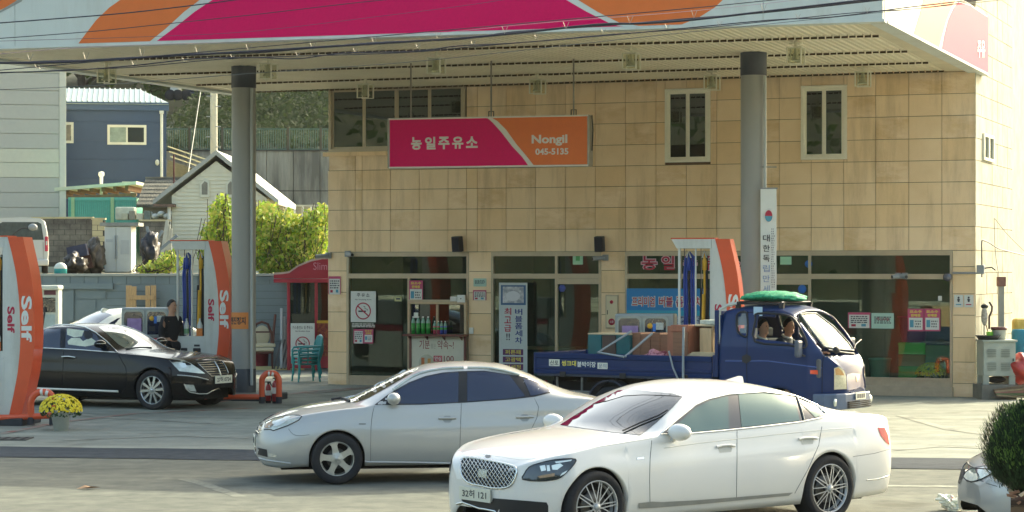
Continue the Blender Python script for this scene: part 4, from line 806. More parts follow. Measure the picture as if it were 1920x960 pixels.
make_pump(pumpmat(-56, 39.0, -R(7)), 'self service pump at the left edge, its orange fin lettered Self in front of the black limousine')['label'] = 'orange finned self service pump at the left edge, in front of the black limousine'
make_pump(pumpmat(332, 47.3, -R(9), 1.01), 'orange finned self service pump behind the black limousine, beside the left pillar')
make_pump(pumpmat(1273, 41.7, -R(14), 1.0), 'orange finned self service pump behind the truck bed, near the right pillar')
# islands, guard pipes, extinguishers
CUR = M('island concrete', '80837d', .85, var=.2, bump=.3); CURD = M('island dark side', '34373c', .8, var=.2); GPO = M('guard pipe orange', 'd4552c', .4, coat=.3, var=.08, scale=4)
def island(c, rz, L, W, lb): 
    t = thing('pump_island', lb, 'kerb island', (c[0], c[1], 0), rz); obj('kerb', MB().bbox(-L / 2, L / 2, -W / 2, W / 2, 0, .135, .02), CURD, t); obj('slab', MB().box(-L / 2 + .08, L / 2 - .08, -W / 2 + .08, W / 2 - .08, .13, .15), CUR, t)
p1 = P1.matrix_world.translation; p2 = P2.matrix_world.translation
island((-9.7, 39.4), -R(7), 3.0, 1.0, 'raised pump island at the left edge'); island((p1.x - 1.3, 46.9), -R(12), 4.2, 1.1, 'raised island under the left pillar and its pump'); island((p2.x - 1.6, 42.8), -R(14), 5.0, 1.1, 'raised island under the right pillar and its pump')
def wpt(px, py, D): return at(px, py, D)
def guard(lb, hor, loop, stripes, D):
    t = thing('guard_pipe', lb, 'guard rail', (wpt(*loop[0], D).x, D, 0)); W = Matrix.Identity(4)
    obj('horizontal_pipe', MB().tube([wpt(*p, D) for p in hor], .052, 14), GPO, t, frame=W)
    lp = [wpt(*p, D) for p in loop]; lp[0].z = .02; lp[-1].z = .02
    c3 = catmull3([tuple(p) for p in lp], 5); obj('hoop', MB().tube(c3, .058, 14), GPO, t, frame=W)
    for a, b in stripes: obj('white_stripe', MB().tube([wpt(*a, D), wpt(*b, D)], .061, 14), CAPW, t, frame=W)
    for q in (lp[0], lp[-1]): obj('foot_sleeve', MB().cyl(q, q + Vector((0, 0, .13)), .062, n=14), CURD, t, frame=W)
guard('orange guard pipe beside the two fire extinguishers at the left pillar', [(380, 744), (432, 744), (486, 744)], [(491, 750), (491, 722), (492, 709), (499, 701), (507, 699.5), (516, 701), (522, 709), (523, 720), (523, 748)], [((503, 700), (506.5, 700)), ((510, 700), (514, 701))], 45.0)
guard('orange guard pipe round the foot of the left edge pump', [(-40, 783), (20, 783), (97, 779)], [(58, 800), (58, 770), (58, 755), (63, 742), (72, 736), (82, 735), (92, 737), (98, 745), (99, 760), (99, 790)], [((76, 735.5), (81, 735)), ((86, 735.5), (91, 737))], 38.8)
guard('orange guard pipe hidden behind the truck bed at the right pillar', [(1180, 768), (1330, 772), (1440, 776)], [(1450, 790), (1450, 760), (1452, 742), (1460, 734), (1470, 733), (1480, 737), (1483, 750), (1483, 790)], [((1462, 733.5), (1467, 733))], 41.0)
EXR = M('extinguisher red', 'a8262f', .3, coat=.5, var=.06)
for px, lb, hh in ((502, 'left red fire extinguisher inside the orange guard pipe', .32), (517, 'right, larger red fire extinguisher inside the orange guard pipe', .40)):
    q = at(px, 700, 45.25); t = thing('fire_extinguisher', lb, 'fire extinguisher', (q.x, q.y + (.1 if px < 510 else 0), .0), group='fire extinguishers'); r_ = .055 + (.015 if hh > .35 else 0)
    obj('cylinder', MB().lathe([(0, .02), (r_, .03), (r_, hh), (r_ * .6, hh + .05), (.02, hh + .06)], n=20), EXR, t); obj('label_band', MB().lathe([(r_ * 1.01, hh * .5), (r_ * 1.01, hh * .8)], n=20), CAPW, t); obj('valve', MB().cyl((0, 0, hh + .05), (0, 0, hh + .10), .02).box(-.06, .05, -.012, .012, hh + .09, hh + .115), BLK, t); obj('hose', MB().tube([(.03, 0, hh + .09), (.09, 0, hh), (.085, 0, hh * .5), (r_ + .01, 0, hh * .3)], .012, 6), BLK, t); obj('base_ring', MB().lathe([(r_ * 1.03, 0), (r_ * 1.03, .05)], n=20), BLK, t)
# ================================================================= overhead cables
CAB = M('cable black', '1d2030', .5, var=.05); CABP = M('messenger wire', 'b49aa6', .4, .3, var=0)
def cable(lb, pts, r, D0=27.0, mat=CAB, ext=True):
    a = catmull3([(x, y) for x, y in pts], 4); P = [at(x, y, D0 + (x - 960) * .0008) for x, y in a]
    P = [P[0] + (P[0] - P[1]).normalized() * 9] + P + [P[-1] + (P[-1] - P[-2]).normalized() * 9]
    o = obj('overhead_cable', MB().tube(P, r * 1.35, 6), mat, None, loc=P[0]); tag(o, lb, 'cable', 'cables strung across the street'); return o
cable('thin cable crossing the left fascia, topmost at the left edge', [(0, 43), (120, 34), (240, 24), (370, 9), (440, 0), (520, -10)], .005)
cable('thin cable second from the top at the left edge', [(0, 72), (160, 60), (300, 46), (480, 27), (660, 6), (760, -4)], .0035, 27.3)
cable('thin faint cable over the magenta field, third from the top', [(0, 77), (300, 68), (480, 58), (700, 32), (860, 12), (960, -3)], .002, 27.6, M('wire purple grey', '5a3a50', .5, var=0))
cable('pale carrying wire above the thick black cable', [(0, 101), (170, 88), (480, 77), (700, 68), (830, 61), (960, 48), (1100, 36), (1260, 24), (1440, 6), (1560, -8)], .0022, 27.9, CABP)
cable('thickest black cable sweeping up from left to right', [(0, 118), (110, 117), (210, 111), (350, 103), (480, 96), (700, 82), (860, 72), (960, 63), (1120, 46), (1200, 44), (1300, 37), (1440, 21), (1560, 7), (1660, -4)], .0105, 27.95)
cable('thin black cable twisting along under the thickest cable', [(0, 119), (110, 114), (210, 113), (350, 101), (480, 99), (700, 80), (860, 74), (960, 60), (1120, 49), (1300, 34), (1440, 23), (1660, -1)], .006, 28.0)
cable('black cable below the thickest one, dipping at the left', [(0, 136), (130, 132), (250, 123), (370, 110), (480, 108), (560, 110), (640, 100), (780, 96), (860, 86), (960, 81), (1200, 61), (1440, 38), (1560, 32), (1700, 14), (1860, -4)], .0055, 28.4)
cable('black cable running close along the dipping one', [(0, 137), (130, 131), (250, 126), (400, 112), (500, 107), (600, 104), (700, 101), (800, 96), (880, 88), (1000, 78), (1150, 64), (1300, 54), (1440, 40), (1600, 24), (1720, 16), (1860, -3)], .004, 28.45)
cable('thin grey cable sagging lowest across the pillar top', [(0, 168), (125, 163), (240, 156), (400, 143), (520, 134), (640, 126), (760, 117), (900, 103), (1200, 70), (1440, 45)], .0028, 28.8, M('wire grey', '4f585a', .5, var=0))
cable('thin cable rising to the top edge over the right orange wave', [(1100, 33), (1200, 24), (1330, 12), (1440, 1), (1500, -5)], .004, 27.2)
clips = []
up_ = ['just above the left edge of the frame', 'above the white fascia left of the orange wave', 'where the orange wave starts', 'over the left orange wave', 'where the magenta field starts', 'second on the magenta field', 'third on the magenta field', 'fourth on the magenta field', 'above the left half of the hanging sign', 'above the right half of the hanging sign', 'where the magenta field ends', 'over the right orange wave', 'over the white fascia at the right']
dn_ = ['near the left edge', 'beside the first at the left edge', 'right of the far left lamp', 'left of the left pillar', 'on the left pillar top', 'just right of the left pillar', 'over the upper left window', 'left of the second row lamp', 'above the hanging sign, left part', 'above the hanging sign, middle part', 'above the hanging sign, right part', 'left of the middle upper window', 'left of the right pillar', 'right of the right pillar', 'near the white corner of the fascia', 'on the lit side fascia, left', 'on the lit side fascia, right']
clip_lb = ['wire clip on the thickest cable ' + q for q in up_] + ['wire clip on the lower cable ' + q for q in dn_]
hm = MB()
for x, y, h_ in ((55, 103, 12), (160, 100, 14), (265, 93, 14), (370, 90, 14), (465, 85, 12), (585, 82, 12), (700, 71, 12), (820, 62, 14), (945, 51, 12), (1060, 43, 12), (1180, 32, 12), (1300, 21, 13), (1430, 10, 14)):
    a, b, c = at(x - 4, y - 2, 27.9), at(x + 1, y + h_, 27.9), at(x + 7, y - 2, 27.9); clips.append((a, b, c))
for x, y in ((68, 122), (75, 124), (250, 117), (345, 110), (435, 104), (557, 99), (665, 92), (782, 84), (885, 78), (1005, 66), (1130, 56), (1250, 47), (1348, 42), (1495, 28), (1625, 16), (1715, 6), (1765, 2)):
    a, b, c = at(x - 3, y - 2, 28.4), at(x + 1, y + 8, 28.4), at(x + 6, y - 2, 28.4); clips.append((a, b, c))
for k, (a, b, c) in enumerate(clips): 
    o = obj('cable_clip', MB().tube([a, a.lerp(b, .6), b, c.lerp(b, .6), c], .003, 5), M('clip metal', 'a59f94', .4, .5, var=0), None, loc=a)
    tag(o, clip_lb[k], 'clip', 'wire clips along the overhead cables')
# ================================================================= vehicles
def pose(hub, ang, fx, y, z, sc=1.0):
    """vehicle matrix from where its near front hub is seen, its heading and the hub's place on the car"""
    D = (H - z * sc) * F / (hub[1] - HY); P = Vector(((hub[0] - CX) / F * D, D, 0))
    rot = Matrix.Rotation(R(ang), 4, 'Z')
    o = P - rot @ Vector((fx * sc, y * sc, 0))
    return Matrix.Translation(o) @ rot @ Matrix.Scale(sc, 4)
class Body:
    def __init__(s, mat, T=None):
        s.mat = mat; s.inv = mat.inverted(); s.T = T
    def half(s, x):
        T = s.T; zl = interp(T['zlow'], x); zb = interp(T['zb'], x); z0 = zl
        for xw in T['axles']:
            d = abs(x - xw)
            if d < T['arch']: z0 = max(z0, T['zw'] + math.sqrt(max(0, T['arch'] ** 2 - d * d)))
        wm = interp(T['wm'], x); wb = interp(T['wb'], x); wr = interp(T['wr'], x); zr = interp(T['zr'], x); zc = max(interp(T['zc'], x), zr)
        def sy(z):
            k = (z - zl) / (zb - zl)
            if k < .42: y = wm * (1 - T.get('tuck', .075) * (1 - k / .42) ** 2)
            else: y = wm + (wb - wm) * ((k - .42) / .58) ** 2.3
            cr = T.get('crease')
            if cr and cr[2] < x < cr[3]:
                q = (z - cr[0] - cr[4] * x) / cr[1]; fa = min(1, (x - cr[2]) / .3, (cr[3] - x) / .3)
                y -= .014 * fa * math.exp(-q * q)
            return y
        z0 = min(z0, zb - .03)
        pts = [(sy(z0) - .07, z0 + .012)]
        NS = 12
        for i in range(NS + 1):
            z = z0 + (zb - z0) * i / NS; pts.append((sy(z), z))
        NR = 6
        for i in range(1, NR + 1):
            t = i / NR; b = T.get('bulge', .02) * math.sin(math.pi * t)
            pts.append((wb + (wr - wb) * t + b, zb + (zr - zb) * t + b * .3))
        NC = 9
        for i in range(1, NC + 1):
            t = i / NC; pts.append((wr * (1 - t), zr + (zc - zr) * (1 - (1 - t) ** 2.3)))
        return pts
    def build(s):
        T = s.T; x0, x1 = T['x']
        xs = set(); n = T.get('n', 70)
        for i in range(n + 1): xs.add(round(x0 + (x1 - x0) * i / n, 4))
        for i in range(1, 9):
            d = .3 * (i / 9) ** 2; xs.add(round(x0 + d, 4)); xs.add(round(x1 - d, 4))
        for xw in T['axles']:
            for i in range(25):
                xs.add(round(xw + T['arch'] * math.cos(math.pi * i / 24), 4))
            xs.add(round(xw + T['arch'] * 1.002, 4)); xs.add(round(xw - T['arch'] * 1.002, 4))
        xs = sorted(xs); xs = [x for i, x in enumerate(xs) if i == 0 or x - xs[i - 1] > .0008]
        mb = MB(); rows = []
        for x in xs:
            h = s.half(x); rows.append([(x, y, z) for y, z in h] + [(x, -y, z) for y, z in h[-2::-1]])
        n = len(rows[0]); vs = [p for r in rows for p in r]; fs = []
        for i in range(len(rows) - 1):
            fs += [(i * n + k, i * n + k + 1, (i + 1) * n + k + 1, (i + 1) * n + k) for k in range(n - 1)]
        mb.add(vs, fs, 0, True)
        mb.add(rows[0], [tuple(range(n))], 0, False); mb.add(rows[-1], [tuple(range(n - 1, -1, -1))], 0, False)
        s.mb = mb; s.bvh = BVHTree.FromPolygons([tuple(v) for v in mb.v], mb.f)
        return mb
    def hit(s, px, py, off=0.0, last=None):
        o = s.inv @ EYE; d = (s.inv.to_3x3() @ ray(px, py)).normalized()
        loc, nor, i, dist = s.bvh.ray_cast(o, d)
        if loc is None:
            t = (last - o).length if last is not None else (Vector((0, 0, .8)) - o).length
            best = None
            for k in range(-12, 13):
                q = o + d * (t + k * .15)
                l2, n2, _, dd = s.bvh.find_nearest(q)
                if best is None or dd < best[2]: best = (l2, n2, dd)
            loc, nor = best[0], best[1]
        if nor.dot(d) > 0: nor = -nor
        return loc + nor * off, nor
    def side(s, x, z, sgn=1, off=0.0):
        loc, nor, i, d = s.bvh.ray_cast(Vector((x, sgn * 3, z)), Vector((0, -sgn, 0)))
        if loc is None: loc, nor, _, _ = s.bvh.find_nearest(Vector((x, sgn * .9, z)))
        if nor.y * sgn < 0: nor = -nor
        return loc + nor * off
    def patch(s, px, off=.004, dens=9.0, smooth=0, edge=5.0, thick=.0):
        if smooth: px = smoothpoly(px, smooth)
        out = []
        N = len(px)
        for i in range(N):
            a, b = Vector(px[i]), Vector(px[(i + 1) % N]); L = (b - a).length; m = max(1, int(L / edge))
            out += [a + (b - a) * k / m for k in range(m)]
        NB_ = len(out)
        def inside(p):
            c = False; j = NB_ - 1
            for i in range(NB_):
                a, b = out[i], out[j]
                if (a.y > p.y) != (b.y > p.y) and p.x < (b.x - a.x) * (p.y - a.y) / (b.y - a.y) + a.x: c = not c
                j = i
            return c
        x0, x1 = min(p.x for p in out), max(p.x for p in out); y0, y1 = min(p.y for p in out), max(p.y for p in out)
        pts = list(out); nx, ny = int((x1 - x0) / dens) + 1, int((y1 - y0) / dens) + 1
        for i in range(1, nx):
            for j in range(1, ny):
                p = Vector((x0 + (x1 - x0) * i / nx, y0 + (y1 - y0) * j / ny))
                if inside(p) and min((p - q).length for q in out) > dens * .35: pts.append(p)
        r = geometry.delaunay_2d_cdt(pts, [(i, (i + 1) % NB_) for i in range(NB_)], [], 1, 1e-5)
        last = None; vs = []
        for p in r[0]:
            h, nn = s.hit(p.x, p.y, off, last); last = h; vs.append(h)
        mb = MB(); fs = []
        for f in r[2]:
            a, b, c = (vs[i] for i in f[:3]); nrm = (b - a).cross(c - a); view = (a - s.inv @ EYE)
            fs.append(tuple(f) if nrm.dot(view) < 0 else tuple(reversed(f)))
        mb.add(vs, fs, 0, True)
        return mb
    def line(s, px, r=.005, off=.002, edge=6.0, closed=False, smooth=0, n=6):
        if smooth: px = smoothpoly(px, smooth, closed)
        pts = []; N = len(px)
        for i in range(N if closed else N - 1):
            a, b = Vector(px[i]), Vector(px[(i + 1) % N]); m = max(1, int((b - a).length / edge))
            pts += [a + (b - a) * k / m for k in range(m)]
        if not closed: pts.append(Vector(px[-1]))
        last = None; vs = []
        for p in pts:
            h, nn = s.hit(p.x, p.y, off, last); last = h; vs.append(h)
        return MB().tube(vs, r, n, closed=closed)
def flip(mb):
    o = MB(); o.add([Vector((v.x, -v.y, v.z)) for v in mb.v], [tuple(reversed(f)) for f in mb.f]); o.m = list(mb.m); o.sm = list(mb.sm); return o
def both(name, mb, mats, parent, **k):
    return obj(name, mb, mats, parent, **k), obj(name, flip(mb), mats, parent, **k)
def wheel(B, x, y, r, rim, wid, style, met, dark=None, parent=None, zc=None):
    sg = 1 if y > 0 else -1; zc = r if zc is None else zc
    Wm = Matrix.Translation((x, y, zc)) @ (Matrix.Identity(4) if sg < 0 else Matrix.Rotation(math.pi, 4, 'Z'))
    # local: wheel axis along y, outer face at y=0 looking to -y
    rimmb = MB(); rimmb.k = 0
    rimmb.lathe([(rim * .97, .03), (rim * 1.0, .0), (rim * 1.03, .0), (rim * 1.035, .02), (rim * .93, .05), (rim * .9, .18)], ax='y', n=40)
    rimmb.lathe([(0.0, -.012), (.028, -.012), (.036, .0), (.04, .03)], ax='y', n=20)
    if style == 'five':
        for k in range(5):
            a = math.pi / 2 + k * 2 * math.pi / 5 + .2
            def P(rr, t, y_): return (math.cos(a) * rr - math.sin(a) * t, y_, math.sin(a) * rr + math.cos(a) * t)
            prof = [(.03, .045), (.075, .04), (.12, .034), (rim * .8, .036), (rim * .97, .062)]
            vs = [P(q, t, yy) for q, t in prof for yy in (.006 if q > .05 else -.006, .045)] + [P(q, -t, yy) for q, t in prof for yy in (.006 if q > .05 else -.006, .045)]
            n = len(prof)
            fs = [(2 * i, 2 * i + 2, 2 * n + 2 * i + 2, 2 * n + 2 * i) for i in range(n - 1)] + [(2 * i, 2 * i + 1, 2 * i + 3, 2 * i + 2) for i in range(n - 1)] + [(2 * n + 2 * i, 2 * n + 2 * i + 2, 2 * n + 2 * i + 3, 2 * n + 2 * i + 1) for i in range(n - 1)]
            rimmb.add(vs, fs, 0, False)
    else:
        bars = []
        if style == 'multi':
            for k in range(10):
                a = k * 2 * math.pi / 10 + .1
                for t in (-.019, .019): bars.append((a, t, t * (1.9 if k % 2 else .7), .0055))
        if style == 'ten':
            for k in range(10): bars.append((k * 2 * math.pi / 10 + .1, 0, 0, .017))
        for a, t0, t1, hw in bars:
            def P(rr, t, y_): return (math.cos(a) * rr - math.sin(a) * t, y_, math.sin(a) * rr + math.cos(a) * t)
            r0, r1 = .03, rim * .98
            hw2 = hw * (1.5 if style == 'ten' else 1.0)
            vs = [P(r0, t0 - hw, .004), P(r0, t0 + hw, .004), P(r1, t1 + hw2, .012), P(r1, t1 - hw2, .012), P(r0, t0 - hw * 1.2, .05), P(r0, t0 + hw * 1.2, .05), P(r1, t1 + hw2 * 1.2, .05), P(r1, t1 - hw2 * 1.2, .05)]
            rimmb.add(vs, [(0, 1, 2, 3), (0, 4, 5, 1), (3, 2, 6, 7)], 0, False)
    rimmb.v = [Wm @ v for v in rimmb.v]
    w = obj('wheel', rimmb, [met], parent)
    ty = MB(); ty.lathe([(rim * 1.02, .012), (rim * 1.06, .0), (rim * 1.2, -.012), (r * .9, -.012), (r * .965, .0), (r * .995, .022), (r, .05), (r, wid - .05), (r * .99, wid - .02), (r * .93, wid), (rim, wid)], ax='y', n=48)
    for gy in (.07, .11, .15):
        ty.lathe([(r * 1.001, gy), (r * 1.004, gy + .004), (r * 1.001, gy + .008)], ax='y', n=48)
    ty.v = [Wm @ v for v in ty.v]; obj('tyre', ty, RUB, w)
    dk = MB(); dk.lathe([(0, .09), (rim * .93, .09), (rim * .95, .03)], ax='y', n=32); dk.lathe([(.05, .06), (rim * .62, .06), (rim * .62, .085)], ax='y', n=32, mi=1)
    dk.v = [Wm @ v for v in dk.v]; obj('brake_disc', dk, [DRK, M('brake steel', '5a5a58', .4, .8)], w)
    return w
def under(B, parent, T, mat=DRK):
    x0, x1 = T['x']; mb = MB()
    mb.box(x0 + .35, x1 - .3, -.6, .6, .17 * T.get('k', 1), .62)
    for xw in T['axles']:
        for sg in (1, -1):
            r = T['arch'] + .006; pts = []
            vs = []; n = 24
            for i in range(n + 1):
                a = math.pi * i / n - .0
                for y in (.55, interp(T['wm'], xw + r * math.cos(a)) * .93):
                    vs.append((xw + r * math.cos(a), sg * y, T['zw'] + r * math.sin(a)))
            mb.add(vs, [(2 * i, 2 * i + 1, 2 * i + 3, 2 * i + 2) for i in range(n)], 0, True)
            mb.add([(xw + r * math.cos(math.pi * i / n), sg * .55, T['zw'] + r * math.sin(math.pi * i / n)) for i in range(n + 1)] , [tuple(range(n + 1))], 0, False)
    return obj('underbody', mb, mat, parent)
def solid_paint(name, col, coat=1.0, rough=.35, metal=0.0, var=.03): return M(name, col, rough, metal, coat, var=var, scale=1.5, bump=.01, bscale=3)
# ---------------------------------------------------------------- pearl white saloon (front, nearest)
T_W = dict(x=(-2.66, 2.43), axles=(1.5525, -1.5525), arch=.385, zw=.35, n=90,
  zlow=[(-2.66, .48), (-2.6, .30), (-2.45, .24), (-2.1, .22), (-1.9, .21), (1.9, .19), (2.2, .17), (2.36, .19), (2.43, .30)],
  zb=[(-2.66, .86), (-2.58, 1.0), (-2.4, 1.055), (-2.0, 1.075), (-1.5, 1.06), (-1.0, 1.035), (0, 1.0), (.7, .985), (1.2, .95), (1.7, .89), (2.1, .80), (2.3, .735), (2.4, .66), (2.43, .56)],
  zr=[(-2.66, .88), (-2.58, 1.03), (-2.4, 1.09), (-2.1, 1.12), (-1.8, 1.17), (-1.45, 1.305), (-1.0, 1.395), (-.4, 1.425), (-.1, 1.405), (.2, 1.325), (.5, 1.175), (.78, 1.01), (1.0, .985), (1.5, .935), (2.0, .845), (2.3, .755), (2.4, .68), (2.43, .57)],
  zc=[(-2.66, .92), (-2.6, 1.04), (-2.5, 1.09), (-2.2, 1.13), (-1.95, 1.185), (-1.6, 1.33), (-1.2, 1.43), (-.7, 1.49), (-.35, 1.50), (0.0, 1.465), (.3, 1.36), (.7, 1.18), (1.02, 1.035), (1.15, 1.02), (1.6, .965), (2.0, .885), (2.25, .81), (2.36, .75), (2.41, .68), (2.43, .59)],
  wm=[(-2.66, .60), (-2.62, .73), (-2.5, .86), (-2.3, .915), (-1.9, .948), (-.5, .955), (1.4, .955), (1.8, .94), (2.05, .90), (2.2, .85), (2.32, .77), (2.40, .65), (2.43, .52)],
  wb=[(-2.66, .56), (-2.62, .69), (-2.5, .79), (-2.3, .83), (-1.9, .86), (-1.5, .875), (-.5, .885), (.8, .885), (1.3, .88), (1.8, .86), (2.05, .82), (2.2, .77), (2.32, .69), (2.40, .58), (2.43, .47)],
  wr=[(-2.66, .50), (-2.62, .63), (-2.5, .72), (-2.3, .74), (-2.0, .73), (-1.6, .655), (-1.2, .62), (-.4, .61), (0.0, .625), (.3, .675), (.6, .755), (.8, .80), (1.3, .80), (1.8, .77), (2.05, .73), (2.2, .68), (2.32, .60), (2.40, .50), (2.43, .40)],
  crease=(.86, .045, -2.3, 1.5, -.012), bulge=.02)
def warp(T, f):
    for k in ('zlow', 'zb', 'zr', 'zc', 'wm', 'wb', 'wr'): T[k] = [(f(x), v) for x, v in T[k]]
    T['x'] = tuple(f(x) for x in T['x']); return T
warp(T_W, lambda x: 1.9 + (x - 1.9) * .77 if x > 1.9 else (-1.9 + (x + 1.9) * 1.13 if x < -1.9 else x))
T_W['axles'] = (1.5525, -1.60)
for k_ in ('wm', 'wb', 'wr'): T_W[k_] = [(x, v * (1 - .27 * max(0, x - 1.85) / .46)) for x, v in T_W[k_]]
PW = solid_paint('pearl white paint', 'dededa')
MW = pose((1119, 951.7), 217.0, 1.5525, .93, .345)
BW = Body(MW, T_W)
wc = thing('white_saloon_car', 'gleaming pearl white saloon nearest the viewer, chrome diamond mesh grille and plate 32 121', 'car', mat=MW)
obj('body', BW.build(), PW, wc); under(BW, wc, T_W)

TINT = M('teal reflecting window film', '36524f', .03, .65, coat=1, var=.06, scale=1.2)
WSG = M('smoked windscreen', '1e2427', .03, .12, coat=1, var=.2, scale=1.0)
GRY = M('seam grey', '6f7270', .6, var=0)
PIANO = M('piano black trim', '14161a', .08, coat=1, var=0)
REDL = M('red lamp', 'a80a2c', .35, spec=.2, coat=.15, var=.25, scale=12)
DGL = M('dark lamp glass', '3a4147', .05, .5, coat=1, var=.3, scale=10)
LED = M('lamp reflector', 'e4e8e2', .2, .6, var=.1)
def poly_frame(name, B, px, r, mat, parent, smooth=0, off=.004, mir=True):
    m = B.line(px, r, off, closed=True, smooth=smooth)
    return both(name, m, mat, parent) if mir else obj(name, m, mat, parent)
# glasshouse
GH = [(1238, 815), (1265, 791), (1303, 760), (1327, 749), (1364, 740), (1431, 735.5), (1490, 742.7), (1531, 760), (1548, 776), (1542, 783.5), (1498, 792), (1430, 800), (1364, 807), (1297, 813)]
both('window_surround', BW.patch(GH, .002), PIANO, wc)
both('chrome_strip', BW.line(GH, .009, .006, closed=True), CHR, wc)
both('window', BW.patch([(1262, 803), (1303, 766), (1330, 752), (1365, 743), (1366, 804), (1297, 811), (1258, 812)], .006), TINT, wc)
both('window', BW.patch([(1384, 740), (1431, 738), (1478, 743), (1492, 760), (1499, 789), (1430, 797.5), (1390, 801)], .006), TINT, wc)
both('quarter_window', BW.patch([(1493, 748), (1512, 755), (1530, 765), (1540, 775), (1536, 781), (1528, 783)], .006), TINT, wc)
both('window_seal', BW.line([(1494, 746), (1502, 770), (1507, 789)], .012, .006), M('grey seal', '4c5558', .4, var=0), wc)
ws = obj('windscreen', BW.patch([(1050, 797), (1075, 781), (1110, 759), (1159, 733), (1185, 731), (1220, 735), (1262, 739), (1280, 744), (1262, 764), (1232, 792), (1212, 808), (1199, 816), (1150, 811), (1100, 804)], .004), WSG, wc)
obj('canopy_reflection', BW.patch([(1110, 759), (1159, 733), (1185, 731), (1220, 735), (1262, 739), (1278, 744), (1240, 742), (1205, 741), (1170, 743), (1140, 752)], .008), M('windscreen reflection', '4a4c4c', .05, .4, coat=1, var=.1), ws)  # canopy's reflection in the glass, put into the colour of this band
obj('wiper', BW.line([(1168, 811), (1200, 796), (1235, 782), (1252, 772)], .008, .02), BLK, wc)
# seams
for nm, px in (('door_seam', [(1222, 826), (1219, 860), (1218, 900), (1219, 948)]), ('door_seam', [(1382, 806), (1382, 860), (1381, 920), (1381, 936)]), ('door_seam', [(1541, 800), (1535, 835), (1515, 880), (1490, 925)])):
    both(nm, BW.line(px, .0045, -.001), GRY, wc)
both('rear_bumper_seam', BW.line([(1600, 856), (1640, 850), (1668, 842)], .0035, -.001), GRY, wc)
obj('bonnet_seam', BW.line([(893, 838), (900, 850), (950, 858), (985, 862), (1035, 852), (1050, 846), (1120, 838), (1200, 826), (1222, 822)], .0035, -.002, smooth=3), M('pale seam', 'b9bab2', .6, var=0), wc)
both('body_crease', BW.line([(1245, 840), (1300, 832), (1380, 823), (1460, 814), (1545, 806), (1600, 802)], .004, -.0005), M('crease white', 'd2d2ca', .4, coat=1, var=0), wc)
both('sill_trim', BW.patch([(1197, 953), (1196, 943), (1222, 940), (1240, 941), (1300, 938), (1380, 932), (1486, 923), (1478, 929), (1381, 938), (1300, 946), (1222, 952)], .008), M('sill silver trim', '9b9d9b', .4, .4, var=.1), wc)
both('fender_badge', BW.patch([(1194, 858), (1207, 857), (1207, 861), (1194, 862)], .004), CHR, wc)
for px in ([(1342, 836), (1346, 833), (1374, 833), (1377, 837), (1375, 841), (1346, 842)], [(1496, 821), (1499, 818), (1526, 818), (1530, 821), (1528, 826), (1500, 827)]):
    both('handle_recess', BW.patch([(x + (x - px[0][0] - 16) * -.25, y + 4 + (y - px[0][1]) * .5) for x, y in px], .002), M('recess white', 'b4b6b0', .5, var=0), wc)
    y = px[0][1]
    both('door_handle', BW.line([(px[0][0], y + 3), (px[0][0] + 10, y), (px[0][0] + 26, y - 1), (px[0][0] + 34, y + 1)], .014, .016), PW, wc)
both('tail_lamp', BW.patch([(1645, 802), (1658, 802), (1664, 815), (1667, 835), (1660, 829), (1651, 817)], .006), REDL, wc)
both('tail_reflector_trim', BW.line([(1624, 900), (1645, 898), (1674, 889)], .006, .003), M('bumper chrome', 'aab0b0', .2, .9, var=0), wc)
mbf = MB()
for sx in (0,):
    mbf.prism([(-.93, 1.455), (-1.22, 1.41), (-1.2, 1.50), (-1.17, 1.508)], -.02, .02)
obj('roof_fin', mbf, PW, wc)
# mirrors
p, nn = BW.hit(1254, 815)
for sg in (1, -1):
    mm = MB(); c = Vector((p.x - .02, sg * (abs(p.y) + .14), p.z + .03))
    mm.sphere(c, (.085, .15, .085), 20, 14)
    mo = obj('wing_mirror', mm, PW, wc)
    m2 = MB(); m2.tube([(c.x - .01, sg * (abs(p.y) - .06), p.z - .06), (c.x, sg * (abs(p.y) + .06), p.z - .05)], .022, 8)
    obj('mirror_arm', m2, PW, mo)
    m3 = MB(); m3.sphere(c + Vector((.012, sg * .02, -.012)), (.064, .12, .02), 14, 6); obj('mirror_indicator', m3, CHR, mo)
    m4 = MB(); m4.cyl(c + Vector((-.06, 0, 0)), c + Vector((-.064, 0, 0)), .066, n=16); obj('mirror_glass', m4, TINT, mo)
# face
GR = [(866, 862), (880, 859), (903, 862), (935, 868), (960, 874), (969, 880), (967, 895), (958, 910), (945, 915), (925, 915), (905, 911), (880, 905), (868, 892), (865, 875)]
gr = obj('grille', BW.patch(GR, .004, smooth=3), M('grille void', '23282d', .6, var=.2), wc)
obj('grille_frame', BW.line(GR, .011, .008, closed=True, smooth=3), CHR, gr)
gp_ = smoothpoly(GR, 3)
def clipseg(a, b, poly):
    ts = []
    for i in range(len(poly)):
        c, d = poly[i], poly[(i + 1) % len(poly)]
        r = (b[0] - a[0], b[1] - a[1]); q = (d[0] - c[0], d[1] - c[1]); den = r[0] * q[1] - r[1] * q[0]
        if abs(den) < 1e-9: continue
        t = ((c[0] - a[0]) * q[1] - (c[1] - a[1]) * q[0]) / den; u = ((c[0] - a[0]) * r[1] - (c[1] - a[1]) * r[0]) / den
        if 0 <= u < 1 and 0 <= t <= 1: ts.append(t)
    ts.sort(); return ts
gm = MB()
